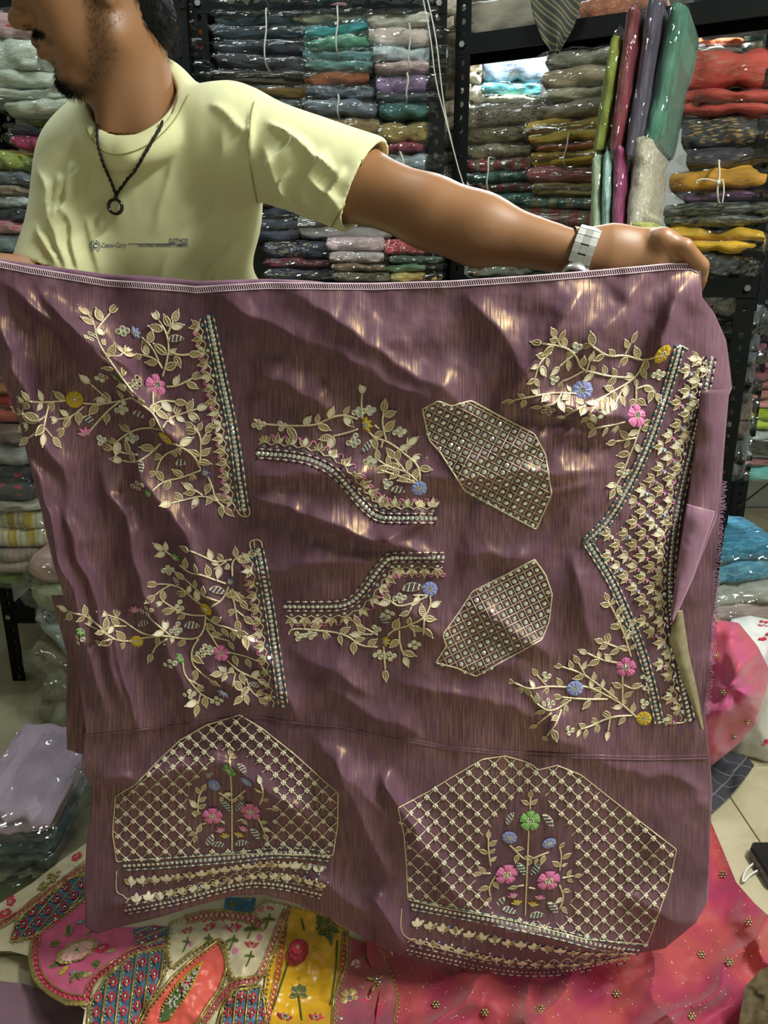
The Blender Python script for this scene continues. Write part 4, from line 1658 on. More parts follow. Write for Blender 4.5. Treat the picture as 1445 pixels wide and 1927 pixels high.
def crystal_rows(m, pts, r=4.3, gap=8.6, rope=None, half=8.5, raw=False, both=True, step=7.5):
    """a line of crystals between two beaded cords"""
    p = smoothline(pts if raw else m.px(pts), 2.0)
    c = resample(p, gap)
    b = MB()
    cm = crystal_mesh()
    base = np.concatenate(cm.v)
    for x, y in c:
        F = np.array(frame(x, y, 0, .0006, r / PXM))
        b.add(base @ F[:3, :3].T + F[:3, 3], cm.f, 0)
    m.extra.append(('crystal_row', b, [M_crys]))
    tg = np.gradient(p, axis=0)
    tg /= np.linalg.norm(tg, axis=1)[:, None] + 1e-9
    nr = np.stack([-tg[:, 1], tg[:, 0]], 1)
    b = MB()
    for s in (-1, 1):
        q = resample(p + nr * half * s, 3)
        b.tube(surf(q[:, 0], q[:, 1], .0010), .0008, 4, 1)
        q = resample(p + nr * half * s, step)
        for i, (x, y) in enumerate(q):
            b.ball(surf(x, y, .0016), .0021 if i % 2 == 0 else .0016, 0 if i % 2 == 0 else 2, 6, 4)
    m.extra.append(('bead_cord', b, [rope, M_gold, M_pearl]))
    return p


TMPL = None


def cluster(b, x, y, ang, size, mats_base=0, k=3):
    """three gilt leaves fanned from one point, with a sequin: part of a fringe"""
    for da in ((-.85, 0, .85) if k == 3 else (0,)):
        a = ang + da
        s = size * (1.0 if da == 0 else .85)
        F = np.array(frame(x, y, a, .0010, s / PXM))
        n = 8
        t = np.linspace(0, 1, n // 2 + 1)
        w = .24 * np.sin(math.pi * t ** .85) ** .8
        ring = np.vstack([np.stack([t, w, t * 0 + .05], 1), np.stack([t, -w, t * 0 + .05], 1)[::-1][1:-1]])
        R = ring @ F[:3, :3].T + F[:3, 3]
        b.tube(R, .055 * s / PXM, 4, 0, closed=True)
        C = np.array([.5, 0, .10]) @ F[:3, :3].T + F[:3, 3]
        b.add(np.vstack([R, C]), [(i, (i + 1) % len(R), len(R)) for i in range(len(R))], 1 if random.random() < .65 else 2)
        b.ball(np.array([1.05, 0, .08]) @ F[:3, :3].T + F[:3, 3], .08 * s / PXM, 3, 5, 3)


FR_MATS = [M_gold, M_dull, M_seq, M_pearl, PETAL['pink'], M_mirror, PETAL['blue']]


def fringe(m, p, off, outdir, step=25, size=18, scallop=True, arcs=True):
    """leaf clusters, scallops, little mirrors and pink loops along a border; outdir +-1 picks the side"""
    b = MB()
    q = resample(p, 2)
    tg = np.gradient(q, axis=0)
    tg /= np.linalg.norm(tg, axis=1)[:, None] + 1e-9
    nr = np.stack([-tg[:, 1], tg[:, 0]], 1) * outdir
    st = max(1, int(step / 2))
    idx = list(range(st // 2, len(q), st))
    for k, i in enumerate(idx):
        x, y = q[i] + nr[i] * off
        a = math.atan2(nr[i][1], nr[i][0])
        cluster(b, x, y, a, size)
        F = np.array(frame(*(q[i] + nr[i] * (off - 7)), 0, .0014, 3.4 / PXM))
        n = 8
        b.add(np.array([(math.cos(t), math.sin(t), .2) for t in np.arange(n) * 2 * math.pi / n]) @ F[:3, :3].T + F[:3, 3], [tuple(range(n))], 5)
        if arcs:
            j = min(len(q) - 1, i + st // 2)
            c = q[j] + nr[j] * (off + size * .55)
            arc = [c + 4.5 * (math.cos(t) * tg[j] + math.sin(t) * nr[j]) for t in np.linspace(-.3, 3.4, 7)]
            arc = np.array(arc)
            b.tube(surf(arc[:, 0], arc[:, 1], .0014), .0011, 4, 4)
    if scallop:
        ph = np.arange(len(q)) / st * math.pi
        w = q + nr * (off - 5 + 5 * np.abs(np.sin(ph)))[:, None]
        b.tube(surf(w[:, 0], w[:, 1], .0012), .0009, 4, 0)
    m.extra.append(('leaf_fringe', b, FR_MATS))


# --- sleeve spray, upper left
A = Motif('floral_spray', (0, 460, 2.779))
for f in (('tulip', 'blue', 700, 470, 34, -.6), ('pansy', 'pink', 820, 735, 50), ('daisy', 'yellow', 390, 810, 38), ('daisy', 'yellow', 868, 1010, 38), ('tulip', 'pink', 450, 995, 36, -2),
          ('tulip', 'dim', 1065, 1195, 34, -.4), ('tulip', 'green', 785, 1310, 34, -2.3), ('tulip', 'green', 605, 695, 26, -1.2)):
    A.flower(*f)
for f in ((920, 495, -5, 82), (465, 920, 35, 80), (745, 890, 18, 100), (965, 1135, -10, 96), (737, 1165, 85, 72)):
    A.pod(*f)
for f in ((640, 440), (470, 470), (530, 680), (700, 720, 5), (635, 850, 5), (520, 1010, 3), (690, 1000), (720, 1245)):
    A.mirrors(*f)
for s in ([(690, 800), (745, 840), (800, 880), (830, 940), (858, 985)], [(690, 800), (580, 830), (450, 835), (400, 815)], [(380, 812), (260, 825), (170, 825), (130, 815)],
          [(590, 830), (520, 770), (470, 725)], [(440, 845), (370, 905), (300, 915)], [(380, 890), (330, 960)], [(640, 810), (560, 870), (500, 940), (460, 985)],
          [(695, 775), (640, 700), (590, 630), (540, 560), (505, 490), (490, 400), (460, 370)], [(510, 440), (540, 400), (575, 360)], [(700, 795), (650, 740), (612, 700)], [(545, 570), (620, 590), (650, 560)],
          [(850, 690), (870, 620), (885, 540), (870, 460), (830, 395)], [(875, 470), (905, 405)], [(850, 650), (820, 600), (740, 575)], [(830, 610), (800, 540), (740, 485)],
          [(800, 770), (800, 830), (805, 885)], [(800, 838), (850, 815), (915, 822)], [(870, 745), (930, 740), (1005, 700)], [(850, 960), (880, 910), (940, 888), (1030, 860)], [(880, 560), (940, 580), (990, 575)],
          [(850, 970), (770, 955), (690, 972), (610, 1030)], [(895, 1035), (970, 1070), (1020, 1110), (1050, 1175)], [(1045, 1145), (1050, 1060), (1048, 1000), (1010, 945)], [(1050, 1040), (1080, 985)],
          [(960, 1062), (880, 1085), (840, 1120), (815, 1190)], [(840, 1040), (780, 1100), (710, 1142), (640, 1130)], [(720, 1100), (640, 1090), (590, 1070)], [(1050, 1180), (950, 1220), (850, 1240), (795, 1290)],
          [(1085, 1210), (1112, 1270), (1125, 1335), (1175, 1378)], [(1130, 1340), (1060, 1312), (990, 1330), (890, 1355)], [(1060, 1312), (1010, 1280)], [(255, 840), (235, 920), (225, 990)], [(240, 895), (180, 940), (125, 920), (118, 860)], [(225, 960), (150, 1012)], [(235, 960), (275, 1010)]):
    A.stem(s)
p = crystal_rows(A, [(1092, 380), (1130, 560), (1165, 720), (1200, 880), (1225, 1020), (1248, 1180), (1270, 1340), (1278, 1385)], rope=M_teal)
fringe(A, p, 21, 1)
A.vine([(1235, 1385), (1262, 1425), (1310, 1420), (1302, 1370)], 1.2)
A.vine([(1262, 1370), (1285, 1420)], 1.0)
A.finish('gold sleeve spray with pink, blue and yellow flowers')

# --- sleeve spray, lower left
B = Motif('floral_spray', (100, 960, 2.89))
for f in (('tulip', 'green', 660, 262, 32, -1.0), ('tulip', 'pink', 450, 550, 36, -1.9), ('daisy', 'yellow', 456, 710, 34), ('daisy', 'yellow', 835, 535, 36), ('tulip', 'dim', 955, 392, 36, -.5),
          ('tulip', 'green', 700, 800, 34, 2.6), ('pansy', 'pink', 915, 775, 44), ('tulip', 'blue', 930, 985, 38, 2.0), ('tulip', 'green', 155, 650, 34, 2.2)):
    B.flower(*f)
for f in ((672, 390, 60, 60), (893, 440, 15, 96), (500, 612, -20, 78), (765, 628, 0, 100), (1095, 952, 20, 66)):
    B.pod(*f)
for f in ((625, 310), (510, 530), (675, 520, 5), (665, 640, 5), (810, 760, 5), (635, 820), (740, 985), (850, 745, 3), (890, 1020), (135, 690, 3)):
    B.mirrors(*f)
for s in ([(830, 570), (825, 640), (790, 700), (700, 700), (620, 682), (500, 692), (475, 700)], [(430, 712), (350, 712), (300, 680), (240, 620), (180, 575), (110, 560), (80, 545)], [(640, 684), (560, 620), (505, 560)],
          [(600, 680), (500, 680), (420, 630), (370, 592), (290, 570)], [(400, 630), (325, 632)], [(825, 572), (750, 572), (690, 555), (620, 510), (590, 490)], [(820, 520), (770, 490), (700, 420), (630, 402), (565, 402)],
          [(640, 405), (580, 440), (550, 465)], [(860, 525), (920, 490), (955, 415)], [(910, 500), (820, 470), (770, 420), (715, 372)], [(940, 400), (880, 380), (800, 350), (740, 340), (685, 295)], [(650, 250), (600, 215)],
          [(960, 430), (985, 500), (1000, 600)], [(970, 425), (1020, 490)], [(990, 540), (1040, 580)], [(975, 360), (970, 280), (1010, 250), (1060, 240)], [(970, 268), (880, 285), (830, 258), (740, 220)], [(940, 278), (870, 325)],
          [(830, 580), (880, 620), (960, 640), (1055, 690)], [(960, 640), (1020, 700)], [(832, 640), (870, 700), (900, 750)], [(862, 685), (960, 710)], [(945, 770), (1040, 790), (1120, 822)], [(945, 815), (1000, 870), (1060, 898), (1115, 920)],
          [(990, 885), (975, 960)], [(985, 880), (920, 890)], [(1050, 915), (1070, 980), (1120, 1020)], [(1070, 970), (1030, 1010)], [(790, 700), (750, 760), (755, 840), (810, 890), (855, 920)], [(705, 830), (712, 890), (750, 940), (800, 1000), (880, 1040)],
          [(735, 920), (820, 965)], [(800, 1000), (785, 1060)], [(310, 690), (250, 650), (170, 615)], [(620, 700), (560, 735), (540, 780)], [(330, 700), (260, 715)]):
    B.stem(s)
p = crystal_rows(B, [(1118, 215), (1150, 380), (1180, 560), (1205, 740), (1228, 900), (1252, 1062)], rope=M_teal)
fringe(B, p, 21, 1)
B.vine([(1075, 215), (1065, 165), (1130, 158), (1138, 210)], 1.2)
B.vine([(1092, 165), (1095, 210)], 1.0)
B.finish('gold sleeve spray with one large pink flower')

# --- neckline pieces in the middle
C = Motif('neckline_embroidery', (440, 700, 3.212))
C.flower('tulip', 'yellow', 785, 320, 46, -.2)
C.flower('daisy', 'blue', 1120, 700, 42)
C.pod(800, 445, 130, 90)
C.pod(1000, 715, 5, 104)
for f in ((150, 300), (280, 310, 3), (755, 225), (815, 215), (720, 410, 5), (1000, 345), (820, 525), (915, 660, 3)):
    C.mirrors(*f)
for s in ([(120, 285), (160, 312), (270, 322), (400, 325), (500, 320), (570, 280), (660, 255), (750, 285)], [(778, 285), (770, 190), (775, 130)], [(750, 345), (680, 370), (590, 390)],
          [(810, 355), (850, 400), (920, 415), (990, 460), (1050, 510), (1100, 550), (1125, 600), (1122, 665)], [(920, 412), (895, 310), (905, 240)], [(1040, 490), (1050, 395)], [(1110, 660), (1040, 600), (930, 572), (870, 530)],
          [(1040, 605), (970, 520)], [(1095, 665), (1000, 630), (880, 590)], [(1100, 670), (1000, 660)], [(900, 415), (890, 460)], [(850, 320), (880, 345)]):
    C.stem(s, step=27)
p = crystal_rows(C, [(145, 492), (300, 502), (430, 522), (540, 562), (630, 622), (700, 705), (790, 815), (872, 880), (960, 885), (1215, 885)], rope=M_purp)
fringe(C, p, 22, -1, step=24)
C.finish('gold neckline strip curving under a yellow flower')

D = Motif('neckline_embroidery', (440, 700, 3.212))
D.flower('tulip', 'yellow', 905, 1622, 40, .2)
D.flower('daisy', 'blue', 1185, 1310, 42)
D.pod(915, 1510, 55, 100)
D.pod(1080, 1305, -5, 130)
for f in ((380, 1580, 3), (460, 1570), (1000, 1350), (930, 1445), (1090, 1630), (880, 1690), (940, 1700), (850, 1540, 3)):
    D.mirrors(*f)
for s in ([(330, 1590), (340, 1555), (400, 1550), (500, 1562), (600, 1570), (700, 1600), (760, 1655), (870, 1662)], [(905, 1655), (910, 1740), (915, 1800)], [(930, 1592), (960, 1560), (1060, 1530), (1150, 1490), (1190, 1410), (1185, 1345)],
          [(870, 1590), (790, 1545), (735, 1530)], [(840, 1585), (770, 1585)], [(1000, 1560), (1000, 1640), (1030, 1720)], [(1080, 1525), (1095, 1600)], [(1150, 1490), (1145, 1590)], [(1170, 1355), (1080, 1400), (990, 1420), (945, 1380)], [(1080, 1400), (1060, 1450)], [(1170, 1350), (1080, 1350)]):
    D.stem(s, step=27)
p = crystal_rows(D, [(312, 1417), (480, 1417), (630, 1416), (710, 1395), (790, 1315), (860, 1210), (930, 1128), (960, 1120), (1090, 1120), (1262, 1120)], rope=M_purp)
fringe(D, p, 22, 1, step=24)
D.finish('gold neckline strip turning up over a yellow flower')

# --- right hand yoke: two sprays and the wedge-shaped border
E = Motif('floral_spray', (780, 580, 2.173))
E.flower('daisy', 'yellow', 1010, 185, 35)
E.flower('daisy', 'blue', 685, 335, 35)
E.flower('pansy', 'pink', 905, 438, 42)
for f in ((655, 150, 3), (560, 280, 3), (995, 260), (545, 405), (850, 660), (755, 420, 3)):
    E.mirrors(*f)
for s in ([(985, 200), (930, 215), (860, 190), (790, 200), (720, 150)], [(860, 190), (885, 140)], [(940, 215), (905, 285), (830, 330), (760, 370), (690, 400), (615, 438)], [(900, 285), (800, 280), (740, 265), (680, 250), (660, 190), (610, 155), (520, 145)], [(600, 160), (575, 115)],
          [(690, 255), (640, 285), (600, 300)], [(650, 190), (590, 240)], [(665, 350), (600, 345), (540, 350), (405, 375)], [(600, 350), (570, 395), (520, 400)], [(905, 295), (905, 400)], [(905, 330), (960, 310), (985, 350)], [(560, 180), (510, 220), (490, 290)],
          [(925, 470), (905, 540), (870, 620), (850, 680), (815, 740)], [(905, 530), (820, 545)], [(860, 465), (800, 480), (735, 490)], [(910, 520), (930, 470)], [(700, 265), (715, 215)], [(850, 330), (820, 390)], [(760, 370), (710, 440)]):
    E.stem(s, step=23, size=20)
E.finish('gold yoke spray above the wedge border')

F_ = Motif('floral_spray', (780, 580, 2.173))
F_.flower('daisy', 'yellow', 937, 1675, 30)
F_.flower('pansy', 'pink', 862, 1465, 40)
F_.flower('daisy', 'blue', 655, 1552, 32)
for f in ((530, 1495, 3), (830, 1262, 3), (545, 1605), (930, 1605, 3), (625, 1715, 3), (930, 1505, 2)):
    F_.mirrors(*f)
for s in ([(910, 1675), (850, 1620), (800, 1590), (720, 1550), (680, 1545)], [(630, 1550), (540, 1545), (470, 1560), (405, 1530)], [(850, 1620), (850, 1500)], [(855, 1540), (900, 1560), (935, 1540)], [(830, 1600), (740, 1530), (680, 1490), (600, 1465)], [(700, 1505), (670, 1450)],
          [(790, 1598), (700, 1600), (600, 1590)], [(890, 1665), (800, 1670), (720, 1710), (675, 1722)], [(640, 1600), (560, 1655), (500, 1620), (475, 1580)], [(560, 1655), (500, 1700)], [(600, 1640), (580, 1700), (540, 1750)], [(800, 1670), (790, 1730)],
          [(885, 1425), (860, 1340), (830, 1270), (790, 1195)], [(865, 1400), (770, 1365)], [(830, 1450), (770, 1440), (705, 1410)], [(540, 1545), (500, 1500)], [(850, 1350), (880, 1300)]):
    F_.stem(s, step=23, size=20)
F_.finish('gold yoke spray below the wedge border')

W = Motif('wedge_border', (780, 580, 2.173))
pe = crystal_rows(W, [(1083, 160), (1060, 250), (1012, 400), (960, 550), (890, 700), (800, 862), (705, 955)], r=4.0, gap=8, half=8, rope=M_teal)
pe2 = crystal_rows(W, [(705, 955), (800, 1100), (868, 1250), (930, 1400), (972, 1560), (1000, 1692)], r=4.0, gap=8, half=8, rope=M_teal)
pr = crystal_rows(W, [(1212, 205), (1175, 400), (1120, 620), (1070, 830), (1050, 1000), (1042, 1150), (1052, 1300), (1082, 1480), (1125, 1682)], r=4.2, gap=8.4, half=9, rope=M_purp)
b = MB()
poly = W.px([(1100, 170), (1195, 200), (1155, 400), (1100, 620), (1050, 830), (1030, 1000), (1020, 1150), (1032, 1300), (1062, 1480), (1105, 1690), (1020, 1690), (995, 1560), (950, 1400), (890, 1250), (822, 1100), (735, 955), (822, 872), (912, 700), (982, 550), (1035, 400), (1082, 250)])
row = 0
y = 655.0
while y < 1365:
    x = 1090 + (row % 2) * 16
    while x < 1345:
        if inpoly(x - 4, y, poly) and inpoly(x + 4, y, poly):
            cluster(b, x + 8, y, math.pi + random.uniform(-.15, .15), 20)
            u = random.random()
            arc = np.array([(x + 11 + 5 * math.cos(t), y + 10 + 5 * math.sin(t)) for t in np.linspace(2.4, 6.0, 6)])
            b.tube(surf(arc[:, 0], arc[:, 1], .0013), .0011, 4, 4 if u < .55 else (6 if u < .75 else 0))
            b.ball(surf(x + 12, y + 9, .0014), .0022, 5 if u < .6 else 3, 6, 4)
        x += 33
    y += 20.5
    row += 1
W.extra.append(('leaf_filling', b, FR_MATS))
fringe(W, pr, 18, 1, step=22, size=12, arcs=False)
W.vine([(1000, 1690), (1040, 1698), (1105, 1695), (1112, 1680)], 1.2)
W.vine([(1070, 165), (1085, 150), (1120, 170)], 1.2)
W.finish('wedge-shaped yoke border of crystals and gold leaves')


# --- lattice shields
def lattice(m, poly, o, d1, d2, item, size, rim=1.4, r=.75, names=('crystal', CRYS), skip=None):
    poly = m.px(poly)
    q = np.array(poly + [poly[0]])
    m.vine(resample(q, 4).tolist(), rim, raw=True)
    o, d1, d2 = np.array(m.px([o])[0]), np.array(d1, float), np.array(d2, float)
    for a, c in ((d1, d2), (d2, d1)):
        for k in range(-40, 41):
            t = np.arange(-460, 461, 2.5)
            ln = a / np.linalg.norm(a)
            P = o + c * (k + .5) + ln * t[:, None]
            ok = inpoly(P[:, 0], P[:, 1], poly)
            if skip is not None:
                ok &= ~skip(P[:, 0], P[:, 1])
            i = 0
            while i < len(ok):
                if ok[i]:
                    j = i
                    while j + 1 < len(ok) and ok[j + 1]:
                        j += 1
                    if j - i >= 2:
                        seg = P[i:j + 1:2]
                        m.b.tube(surf(seg[:, 0], seg[:, 1], .0010), r / PXM * (1 + .2 * (np.arange(len(seg)) % 2)), 4, caps=False)
                    i = j + 1
                else:
                    i += 1
    for i in range(-30, 31):
        for j in range(-30, 31):
            x, y = o + (d1 * i + d2 * j if item == 'cell' else d1 * (i + .5) + d2 * (j + .5))
            if inpoly(x, y, poly) and (skip is None or not skip(np.array(x), np.array(y))):
                if min(np.hypot(q[:, 0] - x, q[:, 1] - y)) > 3:
                    m.put(names[0], names[1], x, y, math.atan2(d1[1], d1[0]), size)


G = Motif('lattice_panel', (780, 580, 2.173))
lattice(G, [(32, 412), (95, 380), (150, 400), (230, 378), (490, 515), (535, 600), (560, 760), (497, 905), (205, 745), (150, 660), (105, 590), (60, 540)], (300, 640), (14.0, 7.4), (-7.2, 13.8), 'cell', 4.6)
G.finish('upper gold lattice shield with crystals')
H = Motif('lattice_panel', (780, 580, 2.173))
lattice(H, [(490, 1028), (535, 1090), (562, 1170), (550, 1280), (520, 1355), (250, 1505), (170, 1470), (85, 1450), (130, 1380), (115, 1335), (190, 1230), (235, 1160)], (330, 1270), (14.2, -7.2), (7.0, 14.0), 'cell', 4.6)
H.finish('lower gold lattice shield with crystals')


# --- arched lattice panels with a bouquet
def bouquet(m, fl, pods, hearts, sprigs, stemline):
    for f in fl:
        m.flower(*f)
    for f in pods:
        m.pod(*f)
    for f in hearts:
        m.pod(*f, me=HEART)
    m.vine(stemline, 1.6)
    for s in sprigs:
        m.stem(s, step=15, size=19)


def arch(tf, poly, o, d1, d2, hole, fl, pods, hearts, sprigs, stemline, teal, purple, leafrows, frame_line, label):
    m = Motif('arched_panel', tf)
    hp = m.px(hole)
    lattice(m, poly, o, d1, d2, 'node', 5.8, 1.2, 1.1, ('beaded_flower', BFL), skip=lambda x, y: inpoly(x, y, hp))
    bouquet(m, fl, pods, hearts, sprigs, stemline)
    p1 = crystal_rows(m, teal, r=4.3, gap=9, half=9, rope=M_teal)
    p2 = crystal_rows(m, purple, r=4.0, gap=8.4, half=8, rope=M_purp)
    b = MB()
    lo = resample(m.px(purple), 4)
    hi = resample(m.px(teal), 4)
    n = 17
    for k in range(n):
        s = (k + .5) / n
        a = np.array([np.interp(s, np.linspace(0, 1, len(hi)), hi[:, c]) for c in (0, 1)])
        c_ = np.array([np.interp(s, np.linspace(0, 1, len(lo)), lo[:, c]) for c in (0, 1)])
        for q, sz in ((.44, 24), (.84, 21)):
            x, y = a * (1 - q) + c_ * q
            x += (10 if q > .5 else 0)
            for da in (-.75, 0, .75):
                F = np.array(frame(x, y, -math.pi / 2 + da, .0010, sz * (1 if da == 0 else .85) / PXM))
                t = np.linspace(0, 1, 6)
                w = .25 * np.sin(math.pi * t ** .85) ** .8
                R = np.vstack([np.stack([t, w, t * 0 + .05], 1), np.stack([t, -w, t * 0 + .05], 1)[::-1][1:-1]]) @ F[:3, :3].T + F[:3, 3]
                b.tube(R, .0007, 4, 0, closed=True)
                C0 = np.array([.5, 0, .13]) @ F[:3, :3].T + F[:3, 3]
                b.add(np.vstack([R, C0]), [(i, (i + 1) % len(R), len(R)) for i in range(len(R))], 2 if random.random() < .75 else 1)
            b.ball(surf(x, y + 4, .0016), .0026, 5, 6, 4)
            b.ball(surf(x + 12, y - 8, .0016), .0022, 6 if random.random() < .5 else 3, 6, 4)
    zz = np.array([(np.interp(s, np.linspace(0, 1, len(lo)), lo[:, 0]), np.interp(s, np.linspace(0, 1, len(lo)), lo[:, 1]) - 13 - 9 * abs(math.sin(s * n * math.pi))) for s in np.linspace(0, 1, 200)])
    b.tube(surf(zz[:, 0], zz[:, 1], .0012), .0010, 4, 0)
    m.extra.append(('leaf_filling', b, FR_MATS))
    m.vine(frame_line, 1.0)
    return m.finish(label)


arch((140, 1320, 2.58),
     [(200, 460), (300, 400), (405, 290), (510, 190), (640, 115), (800, 65), (910, 130), (1060, 250), (1280, 445), (1278, 600), (1255, 748), (800, 740), (245, 772), (205, 780), (185, 640)],
     (785, 430), (14.8, 14.3), (-14.8, 14.3),
     [(700, 240), (800, 240), (960, 400), (980, 560), (900, 720), (620, 720), (540, 560), (560, 430), (640, 340)],
     [('pansy', 'green', 752, 330, 42), ('daisy', 'blue', 680, 402, 32), ('daisy', 'blue', 836, 386, 32), ('pansy', 'pink', 672, 552, 50), ('pansy', 'pink', 857, 530, 50), ('tulip', 'pink', 712, 630, 28, -1.9), ('tulip', 'pink', 818, 624, 28, -1.2), ('tulip', 'yellow', 735, 658, 28, -1.8), ('tulip', 'yellow', 797, 652, 28, -1.3)],
     [(664, 335, -60, 70), (815, 330, 50, 70), (650, 682, 120, 90), (880, 652, 60, 90), (705, 696, 10, 76), (822, 686, -8, 80)],
     [(738, 514, 60, 80), (796, 512, 120, 80)],
     [[(600, 540), (600, 470), (620, 430)], [(640, 590), (600, 600), (590, 650)], [(590, 560), (570, 540)], [(900, 500), (920, 450), (905, 400)], [(890, 560), (910, 600), (925, 640)], [(930, 520), (960, 520)], [(700, 440), (760, 480)], [(830, 430), (770, 480)], [(730, 590), (700, 575)], [(790, 580), (815, 570)], [(750, 300), (755, 265)]],
     [(755, 290), (765, 480), (765, 600), (765, 730)],
     [(245, 796), (420, 786), (600, 772), (760, 758), (900, 742), (1000, 732), (1120, 738), (1232, 752)], [(250, 1012), (400, 985), (560, 950), (700, 910), (820, 882), (920, 878), (1060, 900), (1195, 935)],
     2, [(205, 825), (200, 930), (240, 940), (250, 965), (420, 945), (700, 880)], 'arched lattice panel hanging above the patchwork skirt')
arch((700, 1380, 2.24),
     [(110, 315), (240, 245), (345, 180), (465, 110), (560, 95), (665, 125), (700, 155), (780, 135), (880, 175), (1000, 270), (1140, 380), (1283, 490), (1250, 640), (1160, 890), (900, 868), (640, 800), (480, 768), (300, 735), (150, 700), (145, 560), (135, 430)],
     (655, 440), (15.8, 15.4), (-15.8, 15.4),
     [(620, 250), (720, 250), (850, 450), (870, 620), (800, 800), (520, 770), (440, 620), (460, 440), (560, 330)],
     [('pansy', 'green', 665, 366, 44), ('daisy', 'blue', 580, 436, 32), ('daisy', 'blue', 745, 460, 32), ('pansy', 'pink', 566, 590, 52), ('pansy', 'pink', 742, 616, 52), ('tulip', 'pink', 597, 688, 26, -1.9), ('tulip', 'pink', 702, 694, 26, -1.2), ('tulip', 'yellow', 612, 718, 26, -1.8), ('tulip', 'yellow', 676, 724, 26, -1.3)],
     [(585, 350, -60, 70), (742, 372, 60, 80), (528, 722, 130, 90), (762, 748, 65, 90), (585, 748, 15, 76), (700, 766, -5, 76)],
     [(628, 580, 65, 80), (682, 582, 118, 80)],
     [[(500, 560), (490, 490), (490, 440)], [(520, 600), (490, 650), (500, 690)], [(500, 590), (460, 590)], [(790, 580), (800, 520), (790, 480)], [(790, 640), (810, 690), (790, 740)], [(800, 610), (850, 600)], [(580, 470), (640, 530)], [(745, 500), (670, 530)], [(640, 640), (610, 645)], [(660, 650), (690, 655)], [(665, 320), (668, 270)]],
     [(660, 410), (655, 530), (650, 650), (645, 770)],
     [(170, 722), (330, 752), (480, 782), (640, 815), (800, 850), (920, 885), (1020, 902), (1120, 912)], [(150, 910), (300, 945), (430, 975), (560, 1000), (700, 1008), (820, 1000), (940, 975), (1060, 950)],
     2, [(125, 740), (118, 830), (150, 870), (300, 910), (500, 960)], 'arched lattice panel hanging above the pink scarf')

# ------------------------------------------------------------------ the man
def unit(v):
    v = np.asarray(v, float)
    return v / np.linalg.norm(v)


